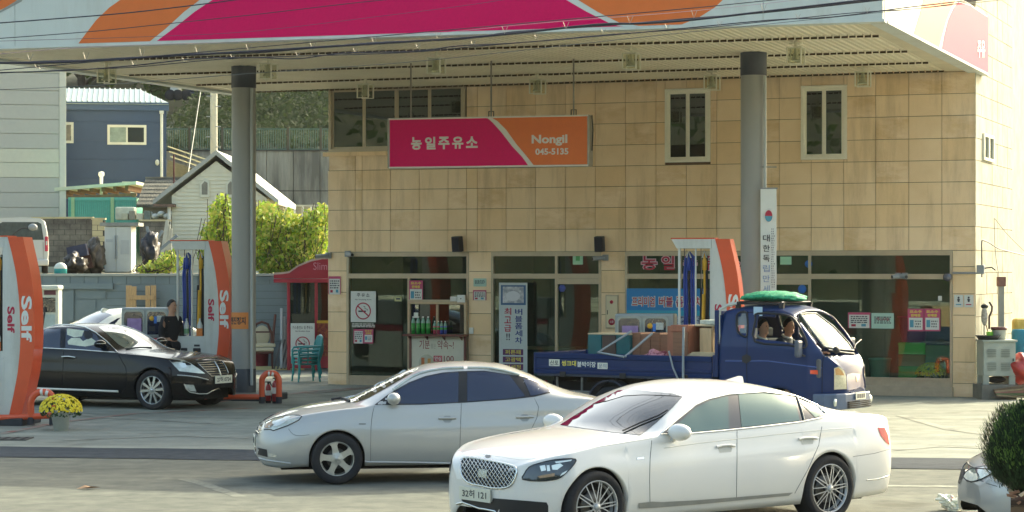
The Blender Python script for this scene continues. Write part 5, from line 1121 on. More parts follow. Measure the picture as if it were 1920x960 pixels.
for k in range(-16, 34):
    for dx in (26, -26):
        a = (852 + k * 7.2 - dx, 848 + k * .9); b = (852 + k * 7.2 + dx, 925 + k * .9)
        ts = clipseg(a, b, gp_)
        if len(ts) >= 2 and ts[-1] - ts[0] > .03:
            q = [(a[0] + (b[0] - a[0]) * (ts[0] + (ts[-1] - ts[0]) * i / 5), a[1] + (b[1] - a[1]) * (ts[0] + (ts[-1] - ts[0]) * i / 5)) for i in range(6)]
            t_ = BW.line(q, .0048, .010, edge=40, n=4); gm.add(t_.v, t_.f, 0, True)
stuff(obj('grille_mesh', gm, CHR, gr))
obj('radar_panel', BW.patch([(899, 880), (915, 882), (914, 897), (898, 894)], .013), M('radar cover', '9a9c94', .25, .8, var=.25, scale=30), gr)
obj('bonnet_badge', BW.patch([(909, 855.5), (913, 853.3), (919, 853.7), (921.5, 856), (917, 858), (911, 857.8)], .006), M('badge black chrome', '55595c', .2, .9, var=.2), wc)
HLp = [(980, 899), (983, 889), (992, 876), (1010, 869), (1040, 862), (1072, 860), (1080, 864), (1070, 878), (1052, 895), (1035, 900), (1010, 902)]
hl = both('headlight', BW.patch(HLp, .005, smooth=2), DGL, wc)
both('headlight_rim', BW.line(HLp, .005, .006, closed=True, smooth=2), BLK, wc)
for px in ([(1012, 874), (1022, 872), (1024, 882), (1015, 884)], [(1025, 873), (1030, 872), (1032, 883), (1026, 884)], [(1034, 873), (1050, 869), (1056, 873), (1045, 881), (1036, 881)], [(1040, 866), (1072, 862), (1070, 865), (1043, 869)], [(1054, 887), (1064, 882), (1060, 888), (1050, 893)]):
    both('lamp_lens', BW.patch(px, .009), LED, wc)
both('lamp_amber', BW.patch([(1008, 893), (1040, 887), (1040, 893), (1012, 897)], .009), M('lamp amber', 'a08468', .2, .5, var=.3, scale=30), wc)
IN = [(862, 921), (875, 923), (873, 930), (923, 941), (925, 934), (975, 938), (1025, 942), (1028, 948), (1028, 975), (960, 972), (900, 957), (870, 945), (865, 935)]
obj('lower_intake', BW.patch(IN, .004), BLK, wc)
obj('lip_trim', BW.line([(858, 945), (870, 942), (900, 953), (935, 962), (980, 972)], .012, .012), CHR, wc)
pts = [BW.hit(x, y)[0] for x, y in ((874, 912.5), (925, 922), (924, 941.5), (873, 931))]
ctr = sum(pts, Vector()) / 4 + Vector((.03, 0, 0)); w2, h2 = .255, .063
pm = MB(); pm.box(ctr.x - .01, ctr.x + .004, -w2 + ctr.y * .0, w2, ctr.z - h2 - .004, ctr.z + h2)
pl = obj('number_plate', pm, PLATE, wc, bevel=.002)
tm = text_mb('32허 121', -.2, .2, -.04, .04, bold=.015, depth=0); T90 = Matrix.Translation((ctr.x + .0065, 0, ctr.z)) @ Matrix.Rotation(R(90), 4, 'Z')
tm.v = [T90 @ v for v in tm.v]; stuff(obj('plate_number', tm, INK, pl))
RIMW = M('machined alloy', 'b4b8bb', .4, .5, var=.15, scale=20)
for xw in T_W['axles']:
    for sg in (1, -1): wheel(BW, xw, sg * .94, .35, .25, .26, 'multi', RIMW, parent=wc)
# ---------------------------------------------------------------- silver saloon (middle of the road)
T_S = dict(x=(-2.2, 2.30), axles=(1.325, -1.325), arch=.345, zw=.325, n=84,
  zlow=[(-2.2, .45), (-2.1, .3), (-1.8, .24), (1.7, .22), (2.0, .20), (2.2, .22), (2.3, .34)],
  zb=[(-2.2, .80), (-2.1, .96), (-1.9, 1.0), (-1.35, 1.035), (-.8, .99), (0, .955), (.8, .93), (1.3, .895), (1.7, .83), (2.0, .745), (2.2, .66), (2.3, .52)],
  zr=[(-2.2, .82), (-2.1, .99), (-1.9, 1.035), (-1.6, 1.085), (-1.35, 1.16), (-1.0, 1.33), (-.6, 1.40), (-.2, 1.405), (.1, 1.365), (.4, 1.26), (.7, 1.09), (.95, .965), (1.3, .925), (1.7, .865), (2.0, .785), (2.2, .69), (2.3, .55)],
  zc=[(-2.2, .85), (-2.12, .99), (-1.95, 1.045), (-1.7, 1.10), (-1.45, 1.19), (-1.1, 1.35), (-.75, 1.455), (-.3, 1.48), (.1, 1.45), (.4, 1.35), (.8, 1.15), (1.12, 1.01), (1.25, .99), (1.6, .94), (1.95, .85), (2.15, .76), (2.27, .66), (2.3, .56)],
  wm=[(-2.2, .55), (-2.15, .68), (-2.0, .79), (-1.8, .84), (-1.4, .87), (-.4, .885), (1.3, .88), (1.6, .86), (1.85, .81), (2.05, .72), (2.2, .58), (2.27, .45), (2.3, .33)],
  wb=[(-2.2, .5), (-2.15, .62), (-2.0, .72), (-1.8, .76), (-1.4, .79), (-.4, .815), (.8, .815), (1.3, .80), (1.6, .77), (1.85, .71), (2.05, .62), (2.2, .49), (2.27, .38), (2.3, .28)],
  wr=[(-2.2, .44), (-2.15, .56), (-2.0, .65), (-1.8, .66), (-1.4, .61), (-1.0, .57), (-.3, .56), (0, .57), (.3, .61), (.6, .68), (.9, .735), (1.3, .71), (1.6, .68), (1.85, .62), (2.05, .53), (2.2, .41), (2.27, .31), (2.3, .22)],
  crease=(.80, .04, -2.1, 1.2, -.015), bulge=.02)
MS = pose((632, 861.7), 188.0, 1.325, .87, .31)
BS = Body(MS, T_S)
PS = solid_paint('silver metallic paint', 'b0b2b0', rough=.38, metal=.35)
sc_ = thing('silver_saloon_car', 'silver metallic saloon with navy tinted windows, its tail hidden by the white saloon', 'car', mat=MS)
obj('body', BS.build(), PS, sc_); under(BS, sc_, T_S)
NAVY = M('navy window film', '1d2a45', .05, .2, coat=1, var=.08)
GS = [(702, 759.4), (725, 741.7), (738.5, 733), (766.7, 717), (798, 705), (829, 698.6), (864.6, 695.9), (908, 695), (960, 703), (973, 705), (996.7, 710), (1020, 720), (1032.7, 730), (1031.7, 736.7), (1003, 744), (960, 749), (873, 755), (790, 759)]
both('window_surround', BS.patch(GS, .002), BLK, sc_)
both('window', BS.patch([(736, 757), (740, 736), (767, 719.5), (798, 707.5), (829, 701), (860, 698), (859, 754.5), (790, 757)], .005), NAVY, sc_)
both('window', BS.patch([(876, 698), (908, 697), (955, 704), (985, 743), (960, 747), (876, 753)], .005), NAVY, sc_)
both('quarter_window', BS.patch([(980, 709), (997, 713), (1019, 722), (1030, 731), (1029, 735), (1003, 741.5), (995, 742)], .005), NAVY, sc_)
VIS = M('clear door visor', 'b9c4c2', .15, .5, coat=1, var=.1)
both('door_visor', BS.line([(738, 732), (762, 714), (787, 701), (829, 692.5), (869, 690.5)], .018, .010, smooth=2), VIS, sc_)
both('door_visor', BS.line([(876, 690.5), (912, 691), (944, 695), (974, 704)], .017, .010, smooth=2), VIS, sc_)
wss = obj('windscreen', BS.patch([(641, 746), (662, 730), (710, 705), (756, 686), (770, 687), (785, 691.7), (758, 708), (725, 727), (692, 746), (668.7, 754.6), (650, 754)], .004), WSG, sc_)
obj('windscreen_trim', BS.line([(645, 745), (680, 723), (720, 703), (757, 687)], .012, .006), CHR, wss)
obj('wiper', BS.line([(620, 742), (640, 746), (656, 754)], .016, .015), BLK, sc_)
for px in ([(702, 761), (698, 777), (695.5, 803), (695, 867)], [(865, 756), (863.5, 800), (861.5, 866)], [(1002, 747), (1010, 763), (1007, 783), (997, 803), (985, 822)]):
    both('door_seam', BS.line(px, .0045, -.001), GRY, sc_)
both('bumper_seam', BS.line([(541, 804), (548, 813), (560, 817), (580, 815)], .004, -.001, smooth=3), GRY, sc_)
both('sill_strip', BS.line([(682, 866), (780, 867), (861, 869), (1000, 870)], .013, .004), PS, sc_)
for x0, y0 in ((822, 784.5), (967, 782)):
    both('handle_recess', BS.patch([(x0 + 6, y0 + 1), (x0 + 12, y0 - 5), (x0 + 22, y0 - 5), (x0 + 27, y0 + 1), (x0 + 22, y0 + 8), (x0 + 12, y0 + 8)], .002), M('recess silver', '8f9494', .45, .3, var=0), sc_)
    both('door_handle', BS.line([(x0, y0), (x0 + 33, y0 - .5)], .015, .016), PS, sc_)
both('fender_badge', BS.patch([(673, 794), (686, 794), (686, 796), (673, 796)], .004), GRY, sc_)
HS = [(495.8, 805.8), (498, 792), (515, 783.7), (538, 779), (560, 778.7), (566, 781), (560, 788), (540, 798), (513, 807.5), (506, 805)]
both('headlight', BS.patch(HS, .004), LAMPG, sc_); both('headlight_rim', BS.line(HS, .006, .004, closed=True), BLK, sc_)
both('lamp_amber', BS.patch([(497, 803), (500, 794), (510, 790), (512, 796), (506, 803)], .008), M('lamp amber', 'a08468', .2, .5, var=.3, scale=30), sc_)
both('lamp_lens', BS.patch([(514, 800), (518, 789), (535, 783), (540, 788), (526, 798)], .008), LED, sc_)
gs = obj('grille', BS.patch([(487.5, 781), (496, 788), (494, 795), (486, 806.7), (482, 820), (473, 813), (474, 798), (480, 786)], .004), BLK, sc_)
for k in range(4):
    obj('grille_bar', BS.line([(476.5 + (3 - k) * 2.2 * .9 - 1, 808 - k * 6.5), (493 - (3 - k) * 2.2, 813 - k * 7)], .009, .01), CHR, gs)
p = BS.hit(476, 826)[0]
pm = MB().box(2.305, 2.318, -.26, .26, .43, .56); pls = obj('number_plate', pm, PLATE, sc_, bevel=.003)
pm = MB()
for k in range(5): pm.box(2.318, 2.321, -.2 + k * .09, -.15 + k * .09, .46, .53)
stuff(obj('plate_number', pm, INK, pls))
both('lower_intake', BS.patch([(478, 838), (501, 843), (502, 857), (479, 851)], .004), BLK, sc_)
both('fog_lamp', BS.patch([(503, 850), (518, 851), (521, 857), (504, 857.5)], .006), LED, sc_)
both('lip_trim', BS.line([(476, 850), (482, 858), (500, 863), (527, 866.7), (545, 869)], .012, .002), PS, sc_)
for sg in (1, -1):
    p = BS.hit(737, 750)[0]; c = Vector((p.x, sg * (abs(p.y) + .10), p.z + .02)); mm = MB().sphere(c, (.085, .105, .078), 18, 12)
    mo = obj('wing_mirror', mm, PS, sc_); obj('mirror_arm', MB().tube([c, (c.x, sg * (abs(p.y) - .03), c.z - .06)], .025), BLK, mo)
both('tail_lamp', MB().sphere((-2.1, .68, .86), (.08, .12, .1)), REDL, sc_)
RIMS = M('painted alloy', 'b9bab4', .35, .6, var=.1, scale=20)
for xw in T_S['axles']:
    for sg in (1, -1): wheel(BS, xw, sg * .87, .318, .205, .2, 'five', RIMS, parent=sc_)
# ---------------------------------------------------------------- black limousine at the pumps
T_B = dict(x=(-2.58, 2.50), axles=(1.52, -1.52), arch=.39, zw=.36, n=84,
  zlow=[(-2.58, .45), (-2.4, .28), (-2.1, .22), (1.9, .20), (2.2, .20), (2.4, .24), (2.5, .36)],
  zb=[(-2.58, .9), (-2.45, 1.02), (-1.8, 1.06), (-1.0, 1.04), (0, 1.01), (.8, .98), (1.3, .95), (1.8, .89), (2.1, .83), (2.3, .77), (2.45, .66), (2.5, .55)],
  zr=[(-2.58, .92), (-2.45, 1.05), (-2.1, 1.10), (-1.7, 1.22), (-1.3, 1.36), (-.8, 1.435), (-.3, 1.43), (0, 1.36), (.3, 1.22), (.65, 1.02), (.9, .99), (1.3, .97), (1.8, .92), (2.1, .865), (2.3, .80), (2.45, .68), (2.5, .57)],
  zc=[(-2.58, .95), (-2.5, 1.06), (-2.2, 1.12), (-1.9, 1.22), (-1.5, 1.38), (-1.1, 1.475), (-.6, 1.505), (-.25, 1.49), (.05, 1.42), (.4, 1.26), (.85, 1.06), (1.0, 1.035), (1.5, 1.0), (1.9, .955), (2.2, .89), (2.38, .82), (2.47, .72), (2.5, .60)],
  wm=[(-2.58, .6), (-2.5, .78), (-2.3, .88), (-1.9, .945), (1.6, .945), (1.9, .925), (2.1, .87), (2.3, .74), (2.42, .58), (2.5, .40)],
  wb=[(-2.58, .55), (-2.5, .72), (-2.3, .81), (-1.9, .86), (-1, .885), (1.0, .885), (1.6, .87), (1.9, .84), (2.1, .79), (2.3, .66), (2.42, .52), (2.5, .36)],
  wr=[(-2.58, .5), (-2.5, .66), (-2.3, .72), (-1.9, .68), (-1.3, .63), (-.4, .62), (0, .65), (.3, .71), (.65, .80), (1.0, .80), (1.6, .79), (1.9, .76), (2.1, .70), (2.3, .58), (2.42, .44), (2.5, .3)],
  crease=(.78, .05, -2.3, 1.3, -.01))
warp(T_B, lambda x: 1.9 + (x - 1.9) * .84 if x > 1.9 else x)
for k_ in ('wm', 'wb', 'wr'): T_B[k_] = [(x, v * (1 - .14 * max(0, x - 1.8) / .6)) for x, v in T_B[k_]]
MBK = pose((284.5, 731), -27.5, 1.52, -.93, .36, 1.06)
BB = Body(MBK, T_B)
PB = M('black paint', '04060c', .25, .0, .4, var=.1, scale=1.2, spec=.2)
bc = thing('black_saloon_car', 'glossy black limousine with chrome trim refuelling beside the left pumps', 'car', mat=MBK)
obj('body', BB.build(), PB, bc); under(BB, bc, T_B)
GB = [(-20, 651), (-20, 606), (30, 607), (72, 609), (100, 608.5), (140, 610.5), (160, 614), (180, 624), (200, 640), (221, 661.5), (150, 656), (71, 652)]
DWIN = M('dark side glass', '223145', .04, .3, coat=1, var=.25, scale=1.5)
both('window', BB.patch([(-18, 649), (-18, 609), (30, 610), (72, 611.5), (114, 611.5), (113, 653), (71, 650)], .004), DWIN, bc)
both('window', BB.patch([(124, 612.5), (140, 613.5), (160, 617), (179, 626.5), (198, 642), (216, 659), (150, 654.5), (123, 652.5)], .004), DWIN, bc)
both('chrome_strip', BB.line(GB, .012, .006, closed=True), CHR, bc)
THRU = M('pale through view', 'cfd6c0', .5, var=.2)  # pale patches added for the bright view through the cabin
both('through_view', BB.patch([(126, 616), (158, 620), (154, 631), (140, 633), (126, 628)], .007), THRU, bc)
both('through_view', BB.patch([(127, 640), (134, 634), (150, 634), (156, 640), (170, 633), (180, 640), (184, 646), (160, 650), (128, 646)], .007), THRU, bc)
both('headrest', BB.patch([(158, 622), (166, 618), (174, 626), (174, 633), (165, 637), (158, 632)], .009), BLK, bc)
ws = obj('windscreen', BB.patch([(184, 613), (205, 611), (222, 611), (236, 616), (283, 647), (286, 653), (262, 655), (240, 656), (222, 646), (200, 626)], .004), M('sky pale windscreen', '85958f', .08, .4, coat=1, var=.12), bc)  # sky reflection put into the pale glass colour
obj('wiper', BB.line([(236, 655), (262, 652), (284, 652)], .012, .01), BLK, bc)
both('door_handle', BB.line([(117, 669), (130, 668.5), (143, 670.5)], .014, .02), CHR, bc)
both('handle_recess', BB.patch([(116, 668), (144, 669), (140, 674), (120, 673)], .002), DRK, bc)
both('sill_trim', BB.line([(-20, 725), (59, 727.5), (140, 730.5), (222, 733.7)], .022, .006), M('pale chrome sill', 'e2e0d2', .3, .5, var=.05), bc)
for px in ([(119, 655), (118, 690), (117, 735)], [(222, 664), (236, 690), (238, 720), (228, 738)]): both('door_seam', BB.line(px, .006, -.001), DRK, bc)
HB = [(314, 671.4), (330, 673), (344, 675), (358, 682), (372, 691), (384.6, 700.5), (372, 700), (358, 698.3), (336.5, 696), (326, 685)]
both('headlight', BB.patch(HB, .005), LAMPG, bc)
both('lamp_lens', BB.patch([(334, 680), (347, 681), (352, 690), (340, 691)], .009), LED, bc)
GRB = [(370, 681.6), (400.6, 679), (415, 676.5), (422, 686), (427, 698), (426, 703.4), (413.8, 705), (396, 705)]
gb = obj('grille', BB.patch(GRB, .006), BLK, bc); obj('grille_frame', BB.line(GRB, .008, .01, closed=True), CHR, gb)
for k in range(5):
    t = (k + .7) / 5.4
    obj('grille_bar', BB.line([(371 + 24 * t, 682 + 22 * t), (396 + 6 * t, 681 + 23 * t), (416 + 9 * t, 679 + 24 * t)], .007, .012), CHR, gb)
obj('grille_spine', BB.line([(402, 679), (408, 690), (413, 705)], .018, .015), CHR, gb)
obj('bonnet_trim', BB.line([(369, 675), (385, 671.5), (407, 671)], .012, .006), CHR, bc)
both('bumper_trim', BB.line([(332, 703.4), (350, 704.5), (370, 707), (390, 712)], .014, .006), CHR, bc)
both('fog_lamp', BB.patch([(346, 721), (363, 721.7), (368, 734), (357, 733), (350, 728)], .006), LAMPG, bc)
obj('lower_trim', BB.line([(345, 720), (349, 729), (356, 735), (373, 738.4), (402, 737.7), (429, 733)], .012, .01), CHR, bc)
pm = MB().box(2.41, 2.425, -.26, .26, .46, .60); plb = obj('number_plate', pm, PLATE, bc, bevel=.004)
tm = text_mb('27허 0724', -.21, .21, -.045, .045); TT = Matrix.Translation((2.4265, 0, .53)) @ Matrix.Rotation(R(90), 4, 'Z'); tm.v = [TT @ v for v in tm.v]
stuff(obj('plate_number', tm, INK, plb))
for sg in (1, -1):
    p = BB.hit(196, 648)[0]; c = Vector((p.x, sg * (abs(p.y) + .13), p.z + .03)); mo = obj('wing_mirror', MB().sphere(c, (.09, .14, .075), 18, 12), PB, bc)
    obj('mirror_trim', MB().sphere(c + Vector((.01, 0, .012)), (.088, .137, .02), 14, 6), CHR, mo)
RIMB = M('bright alloy', 'b7bcbc', .25, .8, var=.1)
for xw in T_B['axles']:
    for sg in (1, -1): wheel(BB, xw, sg * .93, .355, .245, .24, 'ten', RIMB, parent=bc)
# ---------------------------------------------------------------- white saloon parked behind, seen from its tail
def warped(T, fx=1, fw=1, fz=1):
    T2 = dict(T)
    for k in ('zlow', 'zb', 'zr', 'zc'): T2[k] = [(x * fx, v * fz) for x, v in T[k]]
    for k in ('wm', 'wb', 'wr'): T2[k] = [(x * fx, v * fw) for x, v in T[k]]
    T2['x'] = tuple(x * fx for x in T['x']); T2['axles'] = tuple(x * fx for x in T['axles']); return T2
MR = Matrix.Translation((-8.9, 55.5, 0)) @ Matrix.Rotation(R(37), 4, 'Z') @ Matrix.Scale(1.17, 4)
BR = Body(MR, warped(T_S)); PR = solid_paint('plain white paint', 'e4e6da')
rc = thing('white_parked_car', 'white saloon with a shark fin aerial parked behind the black limousine', 'car', mat=MR)
obj('body', BR.build(), PR, rc); under(BR, rc, T_S)
def sidewin(B, pts, off=.004):
    mb = MB(); vs = [B.side(x, z, -1, off) for x, z in pts]; mb.add(vs, [tuple(range(len(vs)))], 0, True); return mb
def toppatch(B, pts, off=.004, nx=6):
    """quad patch on the upper surface given as two end lines in x,y"""
    mb = MB(); (xa, ya), (xb, yb) = pts; vs = []
    for i in range(nx + 1):
        t = i / nx; x = xa + (xb - xa) * t; hw = ya + (yb - ya) * t
        for j in range(9):
            y = -hw + 2 * hw * j / 8
            loc, nor, _, _ = B.bvh.ray_cast(Vector((x, y, 4)), Vector((0, 0, -1)))
            vs.append(loc + nor * off)
    mb.add(vs, [(i * 9 + j, i * 9 + j + 1, (i + 1) * 9 + j + 1, (i + 1) * 9 + j) for i in range(nx) for j in range(8)], 0, True); return mb
obj('rear_window', toppatch(BR, ((-1.66, .60), (-1.0, .52))), WSG, rc)
obj('windscreen', toppatch(BR, ((.28, .52), (1.0, .66))), WSG, rc)
both('window', sidewin(BR, [(.8, .99), (.35, 1.23), (0, 1.34), (-.1, 1.345), (-.1, .98)]), NAVY, rc)
both('window', sidewin(BR, [(-.18, .98), (-.18, 1.35), (-.55, 1.34), (-.95, 1.27), (-1.25, 1.13), (-1.25, 1.06)]), NAVY, rc)
obj('roof_fin', MB().prism([(-.78, 1.44), (-1.0, 1.38), (-.97, 1.46), (-.93, 1.475)], -.02, .02), PR, rc)
for xw in T_S['axles']:
    for sg in (1, -1): wheel(BR, xw, sg * .87, .318, .205, .2, 'five', RIMS, parent=rc)
# ---------------------------------------------------------------- silver car entering at the lower right edge
MP = Matrix.Translation((6.78, 22.9, 0)) @ Matrix.Rotation(R(188), 4, 'Z')
BP = Body(MP, warped(T_S)); pc = thing('silver_hatch_car', 'silver car nosing in from the right edge behind the clipped bush', 'car', mat=MP)
obj('body', BP.build(), PS, pc); under(BP, pc, T_S)
HP = [(1806, 894), (1812, 884), (1824, 878), (1850, 880), (1868, 880), (1858, 890), (1840, 899), (1822, 904), (1812, 900)]
both('headlight', BP.patch(HP, .005), LAMPG, pc); both('headlight_rim', BP.line(HP, .006, .005, closed=True), BLK, pc)
obj('bonnet_seam', BP.line([(1812, 880), (1830, 876), (1850, 873), (1880, 870)], .006, -.001), GRY, pc)
obj('grille', BP.patch([(1797, 905), (1803, 880), (1811, 879), (1806, 896), (1800, 908)], .005), BLK, pc)
both('bumper_seam', BP.line([(1835, 899), (1850, 906), (1870, 912)], .005, -.001), GRY, pc)
both('window', sidewin(BP, [(.8, .99), (.35, 1.23), (0, 1.34), (-.1, 1.345), (-.1, .98)]), NAVY, pc)
both('window', sidewin(BP, [(-.18, .98), (-.18, 1.35), (-.55, 1.34), (-.95, 1.27), (-1.25, 1.13), (-1.25, 1.06)]), NAVY, pc)
obj('windscreen', toppatch(BP, ((.28, .52), (1.0, .66))), WSG, pc)
for xw in T_S['axles']:
    for sg in (1, -1): wheel(BP, xw, sg * .87, .318, .205, .2, 'five', RIMS, parent=pc)
# ================================================================= people
def skin_obj(name, verts, edges, mat, parent, sub=2, root=0):
    me = bpy.data.meshes.new(name); me.from_pydata([v[:3] for v in verts], edges, []); me.materials.append(mat)
    o = bpy.data.objects.new(name, me); COL.objects.link(o); o.parent = parent; WM[o.name] = WM[parent.name].copy()
    o.modifiers.new('skin', 'SKIN').use_smooth_shade = True
    for i, v in enumerate(verts):
        s = me.skin_vertices[0].data[i]; s.radius = (v[3], v[4] if len(v) > 4 else v[3]); s.use_root = (i == root)
    m = o.modifiers.new('sub', 'SUBSURF'); m.levels = sub; m.render_levels = sub
    return o
SKIN = M('skin', 'b98d72', .55, var=.08, spec=.4); HAIR = M('black hair', '17171a', .6, var=.3, scale=60)
def person(label, mat, top, trousers, P, headturn=0.0, hair_col=None, collar=None, short=False):
    """P: joint places in the figure's own space, x forward, y left, z up"""
    t = thing('person', label, 'person', mat=mat)
    J = P; names = list(J.keys())
    def a(n, r, r2=None): return (*J[n], r, r2 if r2 else r)
    V = [a('pelvis', .15, .11), a('waist', .135, .10), a('chest', .165, .115), a('neckbase', .075, .07), a('neck', .055, .06), a('headlow', .07, .075), a('head', .083, .098), a('headtop', .068, .082)]
    E = [(0, 1), (1, 2), (2, 3), (3, 4), (4, 5), (5, 6), (6, 7)]
    def limb(root, js):
        prev = root
        for n, r in js: V.append((*J[n], r, r)); E.append((prev, len(V) - 1)); prev = len(V) - 1
        return prev
    for s in 'LR':
        w = limb(2, [('sh' + s, .062), ('el' + s, .045), ('wr' + s, .030)])
        h = Vector(J['wr' + s]); d = (h - Vector(J['el' + s])).normalized(); side = d.cross(Vector((0, 0, 1)));
        side = side.normalized() if side.length > .1 else Vector((0, 1, 0))
        V.append((*(h + d * .05), .034, .02)); E.append((w, len(V) - 1)); pal = len(V) - 1
        for k in range(4):
            b = h + d * .085 + side * (.026 - .0175 * k); V.append((*b, .0095, .0095)); E.append((pal, len(V) - 1)); q = len(V) - 1
            L = (.062, .072, .068, .052)[k]; c = b + d * L * .55 + Vector((0, 0, -.012)); V.append((*c, .009, .009)); E.append((q, q + 1)); V.append((*(c + d * L * .4 + Vector((0, 0, -.02))), .0075, .0075)); E.append((q + 1, q + 2))
        b = h + d * .03 + side * .035; V.append((*b, .011, .011)); E.append((w, len(V) - 1)); q = len(V) - 1; V.append((*(b + d * .045 + side * .015), .009, .009)); E.append((q, q + 1))
        limb(0, [('hip' + s, .095), ('kn' + s, .06), ('an' + s, .042), ('toe' + s, .035)])
    skin_obj('body', V, E, SKIN, t, 2)
    g = .014
    V = [a('pelvis', .175, .14), a('waist', .16, .13), a('chest', .195, .145), a('neckbase', .095, .09)]; E = [(0, 1), (1, 2), (2, 3)]
    for s in 'LR':
        e = Vector(J['el' + s]) if not short else Vector(J['sh' + s]).lerp(Vector(J['el' + s]), .6)
        w = Vector(J['wr' + s]).lerp(Vector(J['el' + s]), .12)
        V.append((*J['sh' + s], .098, .098)); V.append((*e, .072, .072)); E += [(2, len(V) - 2), (len(V) - 2, len(V) - 1)]
        if not short: V.append((*w, .055, .055)); E.append((len(V) - 2, len(V) - 1))
    skin_obj('jacket', V, E, top, t, 2)
    V = [a('pelvis', .165, .125)]; E = []
    for s in 'LR':
        V += [(*J['hip' + s], .11, .11), (*J['kn' + s], .078, .078), (*J['an' + s], .06, .06)]; n = len(V); E += [(0, n - 3), (n - 3, n - 2), (n - 2, n - 1)]
    skin_obj('trousers', V, E, trousers, t, 2)
    for s in 'LR':
        A, B = Vector(J['an' + s]), Vector(J['toe' + s]); mb = MB(); c = (A + B) / 2; c.z = min(A.z, B.z) - .01
        mb.sphere((c.x + .01, c.y, c.z), (.14, .05, .045), 12, 8); obj('shoe', mb, BLK, t)
    # head details, turned about the neck
    hd = Matrix.Translation(J['head']) @ Matrix.Rotation(headturn, 4, 'Z')
    f = MB(); f.sphere((.0, 0, 0), (.094, .077, .125), 18, 14); f.sphere((.092, 0, -.012), (.02, .014, .028), 8, 6); f.sphere((.0, .079, -.005), (.018, .008, .03), 8, 6); f.sphere((.0, -.079, -.005), (.018, .008, .03), 8, 6)
    f.sphere((.055, 0, -.09), (.04, .04, .035), 10, 8)
    f.v = [hd @ v for v in f.v]; fo = obj('face', f, SKIN, t)
    m = MB(); m.sphere((.088, .03, .012), (.01, .014, .006), 8, 6); m.sphere((.088, -.03, .012), (.01, .014, .006), 8, 6); m.box(.087, .097, .017, .045, .027, .032); m.box(.087, .097, -.045, -.017, .027, .032)
    m.v = [hd @ v for v in m.v]; stuff(obj('eyes_and_brows', m, HAIR, fo))
    m = MB().sphere((.088, 0, -.06), (.012, .024, .006), 8, 6); m.v = [hd @ v for v in m.v]; obj('mouth', m, M('lips', '8d5048', .5, var=0), fo)
    m = MB(); rr = random.Random(3)
    for i in range(10):
        for k in range(20):
            th = math.pi * .5 * i / 9; ph = 2 * math.pi * k / 20
    n_, m_ = 20, 9; vs = []
    for i in range(m_ + 1):
        for k in range(n_):
            ph = 2 * math.pi * k / n_; front = max(0, math.cos(ph)); lim = math.pi * (.56 - .30 * front ** .5)
            th = lim * i / m_; q = 1.0 + rr.uniform(0, .03)
            vs.append((-.006 + .104 * q * math.sin(th) * math.cos(ph), .086 * q * math.sin(th) * math.sin(ph), .012 + .127 * q * math.cos(th)))
    m.add(vs, [(i * n_ + k, (i + 1) * n_ + k, (i + 1) * n_ + (k + 1) % n_, i * n_ + (k + 1) % n_) for i in range(m_) for k in range(n_)], 0, True)
    m.v = [hd @ v for v in m.v]; ho = obj('hair', m, hair_col or HAIR, t); sm = ho.modifiers.new('thick', 'SOLIDIFY'); sm.thickness = .012; sm.offset = -1
    if collar:
        m = MB().tube([(J['neckbase'][0] + .075 * math.cos(k * math.pi / 8), J['neckbase'][1] + .075 * math.sin(k * math.pi / 8), J['neckbase'][2] + .03 - .03 * math.cos(k * math.pi / 8)) for k in range(16)], .018, 6, closed=True); obj('collar', m, collar, t)
    return t
STAND = dict(pelvis=(0, 0, .95), waist=(.01, 0, 1.10), chest=(.01, 0, 1.32), neckbase=(0, 0, 1.47), neck=(.01, 0, 1.53), headlow=(.03, 0, 1.60), head=(.02, 0, 1.68), headtop=(.01, 0, 1.76),
  shL=(0, .19, 1.41), elL=(.02, .24, 1.14), wrL=(.14, .20, .93), shR=(0, -.19, 1.41), elR=(-.04, -.24, 1.13), wrR=(.06, -.24, .90),
  hipL=(0, .10, .90), knL=(.03, .11, .49), anL=(0, .12, .09), toeL=(.13, .13, .04), hipR=(0, -.10, .90), knR=(-.02, -.11, .49), anR=(-.08, -.12, .09), toeR=(.05, -.13, .04))
BLKC = M('black cloth', '14161c', .85, var=.25, scale=12)
p_ = at(321, 700, 47.3)
person('person in black clothes with short black hair standing behind the black limousine', Matrix.Translation((p_.x, 47.3, .16)) @ Matrix.Rotation(R(-38), 4, 'Z') @ Matrix.Scale(1.03, 4), BLKC, BLKC, STAND, R(12))
